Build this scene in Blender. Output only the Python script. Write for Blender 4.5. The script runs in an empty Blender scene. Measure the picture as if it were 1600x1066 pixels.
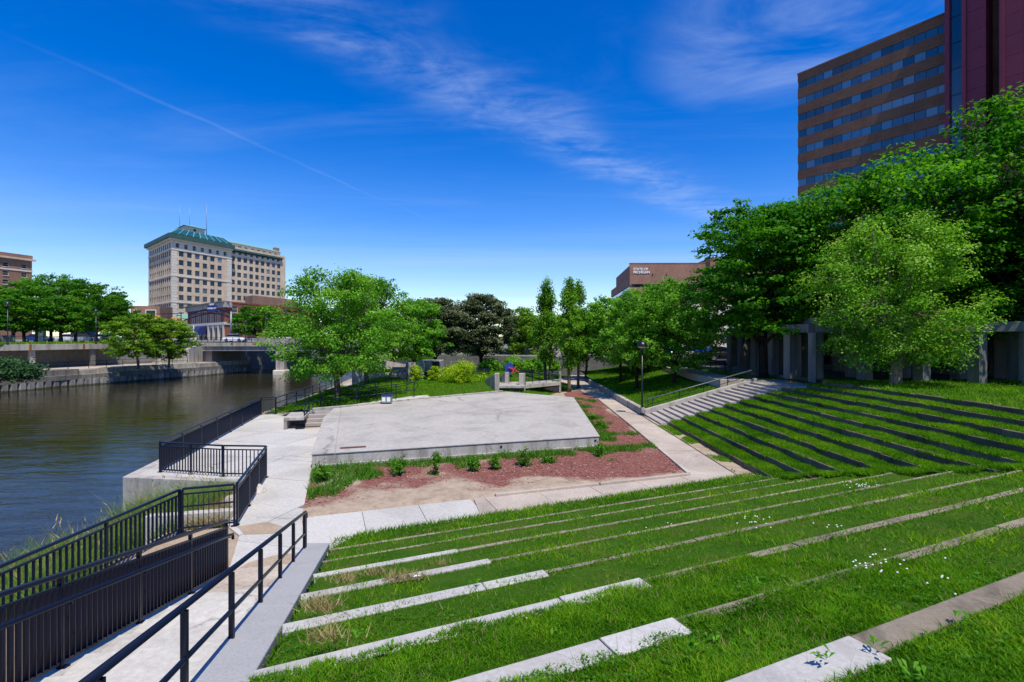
import bpy, math, random
import numpy as np
from math import radians as R, sin, cos, pi, sqrt
from mathutils import Vector, Matrix, noise

random.seed(7)
rng = np.random.default_rng(7)
scene = bpy.context.scene
col = scene.collection

# ------------------------------------------------------------------ camera
EYE = 4.8
cam_d = bpy.data.cameras.new('camera')
cam = bpy.data.objects.new('camera', cam_d)
col.objects.link(cam)
cam.location = (0, 0, EYE)
cam.rotation_euler = (R(90), 0, 0)
cam_d.sensor_width = 36.0
cam_d.lens = 18.0
cam_d.shift_y = -6 / 1600
cam_d.clip_start = 0.05
cam_d.clip_end = 6000
scene.camera = cam

# ------------------------------------------------------------------ sun and sky
SUN_EL = R(64.5)
sun_from = Vector((0.45, -0.893, 0)).normalized()      # where the sun stands, in plan
sun_dir = Vector((sun_from.x * cos(SUN_EL), sun_from.y * cos(SUN_EL), sin(SUN_EL)))
sd = bpy.data.lights.new('sun', 'SUN')
sun = bpy.data.objects.new('sun', sd)
col.objects.link(sun)
sun.location = (20, -30, 80)
sun.rotation_euler = sun_dir.to_track_quat('Z', 'Y').to_euler()
sd.energy = 4.9
sd.angle = R(0.53)
sd.color = (1.0, 0.94, 0.82)

world = bpy.data.worlds.new('World')
scene.world = world
world.use_nodes = True
wn, wl = world.node_tree.nodes, world.node_tree.links
wn.clear()


def N(tree, kind, **kw):
    n = tree.nodes.new(kind)
    for k, v in kw.items():
        if k.startswith('i_'):
            key = k[2:]
            n.inputs[int(key) if key.isdigit() else key.replace('_', ' ')].default_value = v
        else:
            setattr(n, k, v)
    return n


wt = world.node_tree
w_out = N(wt, 'ShaderNodeOutputWorld')
w_bg = N(wt, 'ShaderNodeBackground')
w_bg.inputs['Strength'].default_value = 0.145
w_sky = N(wt, 'ShaderNodeTexSky', sky_type='NISHITA', sun_disc=False)
w_sky.sun_elevation = SUN_EL
w_sky.sun_rotation = math.atan2(sun_from.x, sun_from.y)
w_sky.altitude = 300
w_sky.air_density = 1.0
w_sky.dust_density = 0.35
w_sky.ozone_density = 3.0
w_hs = N(wt, 'ShaderNodeHueSaturation', i_Saturation=1.48, i_Hue=0.518, i_Value=1.25)
wl.new(w_sky.outputs[0], w_hs.inputs['Color'])


def wmath(op, a, b=None, c=None, clamp=False):
    n = N(wt, 'ShaderNodeMath', operation=op, use_clamp=clamp)
    for i, v in enumerate((a, b, c)):
        if v is None:
            continue
        if isinstance(v, (int, float)):
            n.inputs[i].default_value = v
        else:
            wl.new(v, n.inputs[i])
    return n.outputs[0]


# cirrus: noise laid out on a flat cloud layer high above the town
w_tc = N(wt, 'ShaderNodeTexCoord')
w_sep = N(wt, 'ShaderNodeSeparateXYZ')
wl.new(w_tc.outputs['Generated'], w_sep.inputs[0])
zc = wmath('MAXIMUM', w_sep.outputs[2], 0.02)
cu = wmath('DIVIDE', w_sep.outputs[0], zc)
cv = wmath('DIVIDE', w_sep.outputs[1], zc)
w_cmb = N(wt, 'ShaderNodeCombineXYZ')
wl.new(cu, w_cmb.inputs[0]); wl.new(cv, w_cmb.inputs[1])


def streak_noise(angle, sx, sy, scale, detail=8, rough=0.6, dist=0.0, off=0.0):
    m = N(wt, 'ShaderNodeMapping')
    m.inputs['Rotation'].default_value = (0, 0, angle)
    m.inputs['Scale'].default_value = (sx, sy, 1)
    m.inputs['Location'].default_value = (off, off * .7, 0)
    wl.new(w_cmb.outputs[0], m.inputs[0])
    n = N(wt, 'ShaderNodeTexNoise', i_Scale=scale, i_Detail=detail, i_Roughness=rough, i_Distortion=dist)
    wl.new(m.outputs[0], n.inputs['Vector'])
    return n.outputs['Fac']


def smooth(v, lo, hi):
    n = N(wt, 'ShaderNodeMapRange', interpolation_type='SMOOTHSTEP', clamp=True)
    wl.new(v, n.inputs[0])
    n.inputs[1].default_value = lo; n.inputs[2].default_value = hi
    return n.outputs[0]


def line_d(nx, ny, c):
    """signed distance on the cloud layer from the line nx*u + ny*v = c"""
    return wmath('SUBTRACT', wmath('ADD', wmath('MULTIPLY', cu, nx), wmath('MULTIPLY', cv, ny)), c)


# long plume of cirrus crossing the frame from upper left to lower right
dA = line_d(-0.75, 0.66, 1.50)
wob = wmath('MULTIPLY', wmath('SUBTRACT', streak_noise(0, 1, 1, 1.3, 3), 0.5), 0.55)
bandA = smooth(wmath('ABSOLUTE', wmath('ADD', dA, wob)), 0.42, 0.0)
nA = streak_noise(R(-48), 1.0, 1.7, 1.5, 12, 0.62, 1.1)
nA2 = streak_noise(R(-70), 1.0, 4.0, 2.6, 10, 0.6, 0.9, 4.0)
nA3 = streak_noise(R(15), 1.0, 1.0, 5.5, 8, 0.62, 1.2, 9.0)
nA = wmath('ADD', wmath('ADD', wmath('MULTIPLY', nA, 0.58), wmath('MULTIPLY', nA2, 0.20)), wmath('MULTIPLY', nA3, 0.22))
cA = wmath('MULTIPLY', wmath('POWER', bandA, 1.4), smooth(nA, 0.36, 0.74))
# veil in the upper right
dB = wmath('ADD', wmath('POWER', wmath('MULTIPLY', wmath('SUBTRACT', cu, 0.95), 1.5), 2), wmath('POWER', wmath('MULTIPLY', wmath('SUBTRACT', cv, 1.65), 1.25), 2))
cB = wmath('MULTIPLY', smooth(dB, 0.75, 0.0), smooth(streak_noise(R(-30), 1.0, 1.5, 1.1, 11, 0.6, 1.0, 3.0), 0.30, 0.74))
# thin contrail
dC = wmath('ABSOLUTE', wmath('ADD', line_d(-0.943, 0.334, 2.135), wmath('MULTIPLY', wmath('SUBTRACT', streak_noise(0, 1, 1, 1.6, 3, 0.5, 0, 5.0), 0.5), 0.10)))
cC = wmath('MULTIPLY', smooth(dC, 0.028, 0.0), smooth(streak_noise(R(20), 1, 1, 0.8, 4, 0.6, 0, 8.0), 0.30, 0.62))
cC = wmath('MULTIPLY', wmath('MULTIPLY', cC, smooth(cv, 4.8, 3.2)), smooth(cv, 1.5, 2.7))
# faint high haze bands everywhere and low streaks towards the horizon
cD = smooth(streak_noise(R(-52), 0.6, 1.6, 0.7, 9, 0.64, 0.8, 11.0), 0.46, 0.86)
low = smooth(w_sep.outputs[2], 0.34, 0.02)
cE = wmath('MULTIPLY', low, smooth(streak_noise(R(8), 0.25, 1.0, 0.35, 6, 0.55, 0.3, 2.0), 0.34, 0.70))
tot = wmath('MULTIPLY', cA, 0.42)
tot = wmath('ADD', tot, wmath('MULTIPLY', cB, 0.42))
tot = wmath('ADD', tot, wmath('MULTIPLY', cC, 0.10))
tot = wmath('ADD', tot, wmath('MULTIPLY', cD, 0.11))
tot = wmath('ADD', tot, wmath('MULTIPLY', cE, 0.42), clamp=True)
w_mix = N(wt, 'ShaderNodeMix', data_type='RGBA')
wl.new(tot, w_mix.inputs['Factor'])
wl.new(w_hs.outputs[0], w_mix.inputs[6])
w_mix.inputs[7].default_value = (3.9, 4.7, 6.6, 1)
wl.new(w_mix.outputs[2], w_bg.inputs['Color'])
wl.new(w_bg.outputs[0], w_out.inputs['Surface'])

scene.view_settings.view_transform = 'Standard'
scene.view_settings.look = 'None'
scene.view_settings.exposure = 0.08
scene.view_settings.gamma = 1.0
scene.view_settings.use_curve_mapping = False
scene.render.engine = 'CYCLES'
scene.cycles.max_bounces = 8
scene.cycles.transparent_max_bounces = 8
scene.cycles.use_denoising = True


# ------------------------------------------------------------------ helpers
def at(px, py, d):
    """a point at depth d that the photograph shows at pixel (px, py)"""
    return Vector(((px - 800) / 800 * d, d, EYE + (527 - py) / 800 * d))


def onz(px, py, z):
    d = (EYE - z) * 800 / (py - 527)
    return Vector(((px - 800) / 800 * d, d, z))


WORLD = {}


def wloc(o):
    v = Vector((0, 0, 0))
    while o is not None:
        v = v + o.location
        o = o.parent
    return v


def tag(o, label=None, cat=None, group=None, kind=None):
    if label: o['label'] = label
    if cat: o['category'] = cat
    if group: o['group'] = group
    if kind: o['kind'] = kind
    return o


def thing(name, label, cat, loc=(0, 0, 0), group=None):
    o = bpy.data.objects.new(name, None)
    col.objects.link(o)
    o.location = loc
    o.empty_display_size = 0.2
    return tag(o, label, cat, group)


def link(name, mesh, parent=None, loc=None, rotz=0.0):
    o = bpy.data.objects.new(name, mesh)
    col.objects.link(o)
    if parent is not None:
        o.parent = parent
        base = wloc(parent)
    else:
        base = Vector((0, 0, 0))
    o.location = (Vector(loc) - base) if loc is not None else Vector((0, 0, 0))
    if rotz: o.rotation_euler = (0, 0, rotz)
    return o


class MB:
    def __init__(self):
        self.v, self.f, self.m, self.s = [], [], [], []

    def add(self, vs, fs, mi=0, smooth=False):
        b = len(self.v)
        self.v += [tuple(x) for x in vs]
        for f in fs:
            self.f.append(tuple(b + i for i in f)); self.m.append(mi); self.s.append(smooth)
        return self

    def box(self, c, s, rz=0.0, mi=0):
        cx, cy, cz = c; hx, hy, hz = s[0] / 2, s[1] / 2, s[2] / 2
        ca, sa = cos(rz), sin(rz)
        vs = []
        for z in (-hz, hz):
            for x, y in ((-hx, -hy), (hx, -hy), (hx, hy), (-hx, hy)):
                vs.append((cx + x * ca - y * sa, cy + x * sa + y * ca, cz + z))
        return self.add(vs, [(3, 2, 1, 0), (4, 5, 6, 7), (0, 1, 5, 4), (1, 2, 6, 5), (2, 3, 7, 6), (3, 0, 4, 7)], mi)

    def prism(self, poly, z0, z1, mi=0, top=None):
        """poly counter-clockwise in plan; z1 may be a list of heights per vertex"""
        n = len(poly)
        zt = z1 if isinstance(z1, (list, tuple)) else [z1] * n
        zb = z0 if isinstance(z0, (list, tuple)) else [z0] * n
        a = sum(poly[i][0] * poly[(i + 1) % n][1] - poly[(i + 1) % n][0] * poly[i][1] for i in range(n))
        if a < 0:
            poly = poly[::-1]; zt = list(zt)[::-1]; zb = list(zb)[::-1]
        vs = [(p[0], p[1], zb[i]) for i, p in enumerate(poly)] + [(p[0], p[1], zt[i]) for i, p in enumerate(poly)]
        fs = [tuple(range(n - 1, -1, -1)), tuple(range(n, 2 * n))]
        fs += [(i, (i + 1) % n, n + (i + 1) % n, n + i) for i in range(n)]
        return self.add(vs, fs, mi)

    def bar(self, p, q, w, h, mi=0):
        """rectangular bar from p to q; w across, h the other way (about vertical)"""
        p, q = Vector(p), Vector(q)
        d = (q - p).normalized()
        up = Vector((0, 0, 1)) if abs(d.z) < 0.95 else Vector((0, 1, 0))
        a = d.cross(up).normalized(); b = a.cross(d).normalized()
        vs = []
        for c in (p, q):
            for sa, sb in ((-1, -1), (1, -1), (1, 1), (-1, 1)):
                vs.append(c + a * (sa * w / 2) + b * (sb * h / 2))
        return self.add(vs, [(0, 1, 2, 3), (7, 6, 5, 4), (0, 4, 5, 1), (1, 5, 6, 2), (2, 6, 7, 3), (3, 7, 4, 0)], mi)

    def tube(self, pts, rs, n=8, mi=0, caps=True):
        pts = [Vector(p) for p in pts]
        if not isinstance(rs, (list, tuple)): rs = [rs] * len(pts)
        vs = []; prev = None
        for i, p in enumerate(pts):
            d = (pts[min(i + 1, len(pts) - 1)] - pts[max(i - 1, 0)]).normalized()
            if prev is None:
                ref = Vector((1, 0, 0)) if abs(d.x) < 0.8 else Vector((0, 1, 0))
                a = d.cross(ref).normalized()
            else:
                a = (prev - d * prev.dot(d)).normalized()
            prev = a
            b = d.cross(a)
            for k in range(n):
                t = 2 * pi * k / n
                vs.append(p + (a * cos(t) + b * sin(t)) * rs[i])
        fs = []
        for i in range(len(pts) - 1):
            for k in range(n):
                fs.append((i * n + k, i * n + (k + 1) % n, (i + 1) * n + (k + 1) % n, (i + 1) * n + k))
        self.add(vs, fs, mi, True)
        if caps:
            b = len(self.v) - len(vs)
            self.f.append(tuple(b + k for k in range(n - 1, -1, -1))); self.m.append(mi); self.s.append(False)
            self.f.append(tuple(b + (len(pts) - 1) * n + k for k in range(n))); self.m.append(mi); self.s.append(False)
        return self

    def lathe(self, c, prof, n=16, mi=0):
        vs = []
        for r, z in prof:
            for k in range(n):
                t = 2 * pi * k / n
                vs.append((c[0] + r * cos(t), c[1] + r * sin(t), c[2] + z))
        fs = []
        for i in range(len(prof) - 1):
            for k in range(n):
                fs.append((i * n + k, i * n + (k + 1) % n, (i + 1) * n + (k + 1) % n, (i + 1) * n + k))
        self.add(vs, fs, mi, True)
        b = len(self.v) - len(vs)
        self.f.append(tuple(b + k for k in range(n - 1, -1, -1))); self.m.append(mi); self.s.append(False)
        self.f.append(tuple(b + (len(prof) - 1) * n + k for k in range(n))); self.m.append(mi); self.s.append(False)
        return self

    def mesh(self, name, mats, off=(0, 0, 0)):
        me = bpy.data.meshes.new(name)
        ox, oy, oz = off
        me.from_pydata([(x - ox, y - oy, z - oz) for x, y, z in self.v], [], self.f)
        for m in (mats if isinstance(mats, (list, tuple)) else [mats]):
            me.materials.append(m)
        me.polygons.foreach_set('material_index', self.m)
        me.polygons.foreach_set('use_smooth', self.s)
        me.update()
        return me

    def build(self, name, mats, parent=None, bevel=0.0):
        off = wloc(parent) if parent is not None else (0, 0, 0)
        o = bpy.data.objects.new(name, self.mesh(name, mats, off))
        col.objects.link(o)
        if parent is not None: o.parent = parent
        if bevel:
            b = o.modifiers.new('bevel', 'BEVEL'); b.width = bevel; b.segments = 2; b.limit_method = 'ANGLE'
        return o


class Face:
    """a vertical facade: origin o, unit direction u in plan, outward normal n"""
    def __init__(self, o, u, flip=False):
        self.o = Vector((o[0], o[1], 0)); self.u = Vector((u[0], u[1], 0)).normalized()
        self.n = Vector((self.u.y, -self.u.x, 0))
        if flip: self.n = -self.n
        self.rz = math.atan2(self.u.y, self.u.x) + (pi if flip else 0)

    def p(self, a, z, d=0.0):
        q = self.o + self.u * a + self.n * d
        return Vector((q.x, q.y, z))

    def box(self, mb, a0, a1, z0, z1, d0, d1, mi=0):
        A, B, C, D = self.p(a0, z0, d0), self.p(a1, z0, d0), self.p(a1, z0, d1), self.p(a0, z0, d1)
        mb.prism([(A.x, A.y), (B.x, B.y), (C.x, C.y), (D.x, D.y)], z0, z1, mi)


def mesh_np(name, verts, k, mat, tint=None, smooth=False):
    """verts (n*k,3): n separate polygons of k corners each"""
    verts = np.asarray(verts, np.float32).reshape(-1, 3)
    nv = len(verts); nf = nv // k
    me = bpy.data.meshes.new(name)
    me.vertices.add(nv); me.vertices.foreach_set('co', verts.ravel())
    me.loops.add(nv); me.loops.foreach_set('vertex_index', np.arange(nv, dtype=np.int32))
    me.polygons.add(nf); me.polygons.foreach_set('loop_start', np.arange(0, nv, k, dtype=np.int32))
    if tint is not None:
        a = me.attributes.new('tint', 'FLOAT', 'POINT')
        a.data.foreach_set('value', np.repeat(np.asarray(tint, np.float32), k))
    me.materials.append(mat)
    me.update(calc_edges=True)
    return me


def grid_mesh(name, xs, ys, zf, mat):
    vs = [(x, y, zf(x, y)) for y in ys for x in xs]
    nx = len(xs)
    fs = [(j * nx + i, j * nx + i + 1, (j + 1) * nx + i + 1, (j + 1) * nx + i) for j in range(len(ys) - 1) for i in range(nx - 1)]
    me = bpy.data.meshes.new(name); me.from_pydata(vs, [], fs); me.materials.append(mat)
    me.polygons.foreach_set('use_smooth', [True] * len(fs)); me.update()
    return me


def clip_half(poly, a, b, c):
    """keep the side a*x + b*y <= c"""
    out = []
    n = len(poly)
    for i in range(n):
        p, q = poly[i], poly[(i + 1) % n]
        dp, dq = a * p[0] + b * p[1] - c, a * q[0] + b * q[1] - c
        if dp <= 0: out.append(p)
        if dp * dq < 0:
            t = dp / (dp - dq)
            out.append((p[0] + (q[0] - p[0]) * t, p[1] + (q[1] - p[1]) * t))
    return out


def area(poly):
    n = len(poly)
    return 0.5 * sum(poly[i][0] * poly[(i + 1) % n][1] - poly[(i + 1) % n][0] * poly[i][1] for i in range(n))


def slabs(parent, poly, ang, o, du, dv, z0, z1, mat, name='slab', gap=0.008, stagger=0.0):
    """paving slabs: cells of a turned grid cut to the outline, each an object"""
    ca, sa = cos(ang), sin(ang)
    us = [(p[0] - o[0]) * ca + (p[1] - o[1]) * sa for p in poly]
    vs = [-(p[0] - o[0]) * sa + (p[1] - o[1]) * ca for p in poly]
    for j in range(math.floor(min(vs) / dv), math.ceil(max(vs) / dv)):
        st = stagger * (j % 2)
        for i in range(math.floor(min(us) / du) - 1, math.ceil(max(us) / du) + 1):
            c = poly
            u0, u1, v0, v1 = (i + st) * du + gap, (i + 1 + st) * du - gap, j * dv + gap, (j + 1) * dv - gap
            ox = o[0] * ca + o[1] * sa; oy = -o[0] * sa + o[1] * ca
            for a, b, cc in ((ca, sa, u1 + ox), (-ca, -sa, -(u0 + ox)), (-sa, ca, v1 + oy), (sa, -ca, -(v0 + oy))):
                if len(c) >= 3: c = clip_half(c, a, b, cc)
            if len(c) < 3 or abs(area(c)) < 0.03: continue
            dz = random.uniform(-.004, .004)
            MB().prism(c, z0, z1 + dz).build(name, mat, parent)


def inside(poly, x, y):
    """vectorised point in polygon"""
    r = np.zeros(np.shape(x), bool); n = len(poly)
    for i in range(n):
        x0, y0 = poly[i]; x1, y1 = poly[(i + 1) % n]
        if y0 == y1: continue
        c = ((y0 > y) != (y1 > y)) & (x < (x1 - x0) * (y - y0) / (y1 - y0) + x0)
        r ^= c
    return r


# ------------------------------------------------------------------ materials
def mat_new(name):
    m = bpy.data.materials.new(name); m.use_nodes = True
    t = m.node_tree
    b = t.nodes['Principled BSDF']
    return m, t, b


def rgb(c): return (c[0], c[1], c[2], 1)


def scalec(c, k): return tuple(min(1, x * k) for x in c)


def simple(name, c, rough=0.6, metal=0.0, spec=0.5):
    m, t, b = mat_new(name)
    b.inputs['Base Color'].default_value = rgb(c)
    b.inputs['Roughness'].default_value = rough
    b.inputs['Metallic'].default_value = metal
    b.inputs['Specular IOR Level'].default_value = spec
    return m


def ramp(t, fac, stops):
    r = N(t, 'ShaderNodeValToRGB')
    while len(r.color_ramp.elements) < len(stops): r.color_ramp.elements.new(0.5)
    for e, (p, c) in zip(r.color_ramp.elements, stops):
        e.position = p; e.color = rgb(c)
    t.links.new(fac, r.inputs[0])
    return r.outputs[0]


def noise_tex(t, scale, detail=6, rough=0.6, coord='Object', stretch=None, dist=0.0):
    tc = N(t, 'ShaderNodeTexCoord')
    v = tc.outputs[coord] if coord != 'World' else N(t, 'ShaderNodeNewGeometry').outputs['Position']
    if stretch:
        mp = N(t, 'ShaderNodeMapping'); mp.inputs['Scale'].default_value = stretch
        t.links.new(v, mp.inputs[0]); v = mp.outputs[0]
    n = N(t, 'ShaderNodeTexNoise', i_Scale=scale, i_Detail=detail, i_Roughness=rough, i_Distortion=dist)
    t.links.new(v, n.inputs['Vector'])
    return n.outputs['Fac']


def mixc(t, fac, a, b, mode='MIX'):
    n = N(t, 'ShaderNodeMix', data_type='RGBA', blend_type=mode)
    for s, v in ((n.inputs['Factor'], fac), (n.inputs[6], a), (n.inputs[7], b)):
        if isinstance(v, (int, float)): s.default_value = v
        elif isinstance(v, (tuple, list)): s.default_value = rgb(v)
        else: t.links.new(v, s)
    return n.outputs[2]


def bump(t, b, h, strength=0.3, dist=0.02):
    n = N(t, 'ShaderNodeBump', i_Strength=strength, i_Distance=dist)
    t.links.new(h, n.inputs['Height']); t.links.new(n.outputs[0], b.inputs['Normal'])


def concrete(name, c, stain=0.35, big=0.35, fine=14, rough=0.85, warm=None, vary=0.12, streak=False, blotch=None, cracks=0.0, tide=False):
    """weathered concrete: broad stains, fine grain, speckles, each piece a little lighter or darker"""
    m, t, b = mat_new(name)
    n1 = noise_tex(t, big, 9, 0.65, 'World', (1, 1, 0.35) if streak else None, 0.4)
    n2 = noise_tex(t, fine, 8, 0.7, 'World')
    n3 = noise_tex(t, 60, 3, 0.6, 'World')
    base = ramp(t, n1, [(0.28, scalec(c, 1 - stain)), (0.5, c), (0.75, scalec(warm or c, 1 + stain * 0.35))])
    grain = ramp(t, n2, [(0.3, (0.78, 0.78, 0.78)), (0.65, (1.06, 1.06, 1.06))])
    out = mixc(t, 1.0, base, grain, 'MULTIPLY')
    sp = ramp(t, n3, [(0.30, (0.72, 0.70, 0.68)), (0.42, (1, 1, 1))])
    out = mixc(t, 0.7, out, sp, 'MULTIPLY')
    if streak:
        ns = noise_tex(t, 2.2, 6, 0.6, 'World', (1, 1, 0.06))
        st = ramp(t, ns, [(0.36, (0.52, 0.50, 0.47)), (0.52, (1, 1, 1))])
        out = mixc(t, 0.75, out, st, 'MULTIPLY')
    if blotch:
        nb = noise_tex(t, 0.8, 7, 0.62, 'World', None, 0.8)
        out = mixc(t, ramp(t, nb, [(0.56, (0, 0, 0)), (0.66, (0.8, 0.8, 0.8))]), out, blotch)
    if cracks:
        nd = N(t, 'ShaderNodeTexNoise', i_Scale=0.9, i_Detail=6, i_Roughness=0.7)
        gp = N(t, 'ShaderNodeNewGeometry')
        t.links.new(gp.outputs['Position'], nd.inputs['Vector'])
        vm = N(t, 'ShaderNodeVectorMath', operation='MULTIPLY_ADD')
        t.links.new(nd.outputs['Color'], vm.inputs[0]); vm.inputs[1].default_value = (1.1, 1.1, 0); t.links.new(gp.outputs['Position'], vm.inputs[2])
        vo = N(t, 'ShaderNodeTexVoronoi', feature='DISTANCE_TO_EDGE', i_Scale=cracks)
        t.links.new(vm.outputs[0], vo.inputs['Vector'])
        ck = ramp(t, vo.outputs['Distance'], [(0.0, (0.52, 0.50, 0.47)), (0.004, (0.85, 0.85, 0.85)), (0.010, (1, 1, 1))])
        gate = ramp(t, noise_tex(t, 0.35, 3, 0.5, 'World'), [(0.45, (0, 0, 0)), (0.55, (1, 1, 1))])
        out = mixc(t, gate, out, mixc(t, 1.0, out, ck, 'MULTIPLY'))
    if tide:
        gz = N(t, 'ShaderNodeSeparateXYZ'); t.links.new(N(t, 'ShaderNodeNewGeometry').outputs['Position'], gz.inputs[0])
        ad = N(t, 'ShaderNodeMath', operation='MULTIPLY_ADD'); t.links.new(n1, ad.inputs[0]); ad.inputs[1].default_value = 0.35; t.links.new(gz.outputs[2], ad.inputs[2])
        mr2 = N(t, 'ShaderNodeMapRange', clamp=True); t.links.new(ad.outputs[0], mr2.inputs[0]); mr2.inputs[1].default_value = -1.22; mr2.inputs[2].default_value = -1.10
        out = mixc(t, mr2.outputs[0], mixc(t, 1.0, out, (0.30, 0.32, 0.22), 'MULTIPLY'), out)
    oi = N(t, 'ShaderNodeObjectInfo')
    mr = N(t, 'ShaderNodeMapRange'); t.links.new(oi.outputs['Random'], mr.inputs[0])
    mr.inputs[3].default_value = 1 - vary; mr.inputs[4].default_value = 1 + vary * 0.6
    out = mixc(t, 1.0, out, mr.outputs[0], 'MULTIPLY')
    t.links.new(out, b.inputs['Base Color'])
    b.inputs['Roughness'].default_value = rough
    b.inputs['Specular IOR Level'].default_value = 0.25
    bump(t, b, n2, 0.35, 0.012)
    return m


def brickwork(name, c1, c2, mortar, sx=0.24, sy=0.08, coord='Object', vary=0.1):
    """brick courses for walls too far off to pick single bricks apart"""
    m, t, b = mat_new(name)
    geo = N(t, 'ShaderNodeNewGeometry')
    sep = N(t, 'ShaderNodeSeparateXYZ'); t.links.new(geo.outputs['Position'], sep.inputs[0])
    add = N(t, 'ShaderNodeMath', operation='ADD'); t.links.new(sep.outputs[0], add.inputs[0]); t.links.new(sep.outputs[1], add.inputs[1])
    cmb = N(t, 'ShaderNodeCombineXYZ'); t.links.new(add.outputs[0], cmb.inputs[0]); t.links.new(sep.outputs[2], cmb.inputs[1])
    br = N(t, 'ShaderNodeTexBrick', i_Scale=1.0)
    br.inputs['Brick Width'].default_value = sx; br.inputs['Row Height'].default_value = sy
    br.inputs['Mortar Size'].default_value = sy * 0.10
    br.inputs['Color1'].default_value = rgb(c1); br.inputs['Color2'].default_value = rgb(c2); br.inputs['Mortar'].default_value = rgb(mortar)
    t.links.new(cmb.outputs[0], br.inputs['Vector'])
    n = noise_tex(t, 0.25, 8, 0.65, 'World', (1, 1, 0.5))
    w = ramp(t, n, [(0.3, (0.72, 0.72, 0.72)), (0.7, (1.15, 1.12, 1.1))])
    n2 = noise_tex(t, 3.5, 6, 0.7, 'World', (1, 1, 6))
    w2 = ramp(t, n2, [(0.3, (0.75, 0.75, 0.75)), (0.7, (1.15, 1.15, 1.15))])
    out = mixc(t, 1.0, mixc(t, 1.0, br.outputs[0], w, 'MULTIPLY'), w2, 'MULTIPLY')
    t.links.new(out, b.inputs['Base Color'])
    b.inputs['Roughness'].default_value = 0.9
    b.inputs['Specular IOR Level'].default_value = 0.2
    return m


def foliage(name, dark, mid, light, trans=0.35, patch=0.0, straw=None, rough=0.5, tcol=None):
    m, t, b = mat_new(name)
    at_ = N(t, 'ShaderNodeAttribute', attribute_name='tint')
    c = ramp(t, at_.outputs['Fac'], [(0.0, dark), (0.5, mid), (1.0, light)])
    if straw:
        n = noise_tex(t, 0.9, 6, 0.7, 'World')
        c = mixc(t, ramp(t, n, [(0.35, scalec(dark, 0.9)), (0.62, mid), (0.8, light)]) if False else 0.0, c, straw)
        n2 = noise_tex(t, patch or 0.7, 5, 0.62, 'World')
        k = ramp(t, n2, [(0.30, (0.50, 0.66, 0.6)), (0.5, (1, 1, 1)), (0.72, (1.6, 1.22, 1.2))])
        c = mixc(t, 1.0, c, k, 'MULTIPLY')
        n3 = noise_tex(t, 3.2, 5, 0.7, 'World')
        k3 = ramp(t, n3, [(0.30, (0.66, 0.76, 0.7)), (0.5, (1, 1, 1)), (0.68, (1.3, 1.12, 1.2)), (0.8, (1.9, 1.25, 2.5))])
        c = mixc(t, 1.0, c, k3, 'MULTIPLY')
    t.links.new(c, b.inputs['Base Color'])
    b.inputs['Roughness'].default_value = rough
    b.inputs['Specular IOR Level'].default_value = 0.14
    tr = N(t, 'ShaderNodeBsdfTranslucent')
    tc = mixc(t, 1.0, c, tcol or (1.5, 1.5, 0.55), 'MULTIPLY')
    t.links.new(tc, tr.inputs['Color'])
    mx = N(t, 'ShaderNodeMixShader'); mx.inputs[0].default_value = trans
    t.links.new(b.outputs[0], mx.inputs[1]); t.links.new(tr.outputs[0], mx.inputs[2])
    t.links.new(mx.outputs[0], t.nodes['Material Output'].inputs['Surface'])
    return m


def ground_mat(name, cols, scale=1.2, fine=18, rough=1.0):
    m, t, b = mat_new(name)
    n1 = noise_tex(t, scale, 8, 0.68, 'World')
    n2 = noise_tex(t, fine, 6, 0.75, 'World')
    c = ramp(t, n1, [(0.25 + 0.5 * i / max(1, len(cols) - 1), k) for i, k in enumerate(cols)])
    g = ramp(t, n2, [(0.25, (0.6, 0.6, 0.6)), (0.7, (1.2, 1.2, 1.2))])
    t.links.new(mixc(t, 1.0, c, g, 'MULTIPLY'), b.inputs['Base Color'])
    b.inputs['Roughness'].default_value = rough
    b.inputs['Specular IOR Level'].default_value = 0.1
    bump(t, b, n2, 0.6, 0.03)
    return m


def glass_mat(name, c, rough=0.04, vary=0.5, spec=0.8, blinds=None):
    """window glass seen from outside by day: dark room behind a reflecting pane"""
    m, t, b = mat_new(name)
    oi = N(t, 'ShaderNodeObjectInfo')
    k = ramp(t, oi.outputs['Random'], [(0.0, scalec(c, 1 - vary)), (0.65, c), (0.84, scalec(c, 1 + vary * 1.6)), (0.90, blinds or scalec(c, 1 + vary * 2)), (1.0, scalec(c, 1 + vary * 2.2))])
    t.links.new(k, b.inputs['Base Color'])
    b.inputs['Roughness'].default_value = rough
    b.inputs['Specular IOR Level'].default_value = spec
    b.inputs['IOR'].default_value = 1.6
    return m


M = {}
M['paving'] = concrete('promenade concrete', (0.515, 0.49, 0.44), 0.20, 0.5, 10, vary=0.09, cracks=0.18)
M['path'] = concrete('old path concrete', (0.46, 0.385, 0.315), 0.22, 0.6, 12, vary=0.10, warm=(0.52, 0.46, 0.38), cracks=0.4)
M['stage'] = concrete('stage concrete', (0.43, 0.40, 0.355), 0.30, 0.5, 6, vary=0.04, cracks=0.10)
M['stage_face'] = concrete('stage face concrete', (0.46, 0.43, 0.385), 0.28, 0.8, 9, vary=0.04, streak=True, cracks=0.5, tide=True)
M['wall'] = concrete('cast concrete', (0.44, 0.40, 0.355), 0.25, 0.6, 9, vary=0.08, streak=True)
M['granite'] = concrete('grey coping stone', (0.40, 0.395, 0.385), 0.12, 1.2, 40, vary=0.04)
M['kerbstone'] = concrete('terrace stone', (0.475, 0.455, 0.425), 0.24, 1.1, 22, vary=0.14, blotch=(0.36, 0.335, 0.29))
M['oldkerb'] = concrete('old terrace stone', (0.27, 0.225, 0.165), 0.55, 1.8, 26, vary=0.2, blotch=(0.085, 0.07, 0.045), cracks=1.4)
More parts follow.
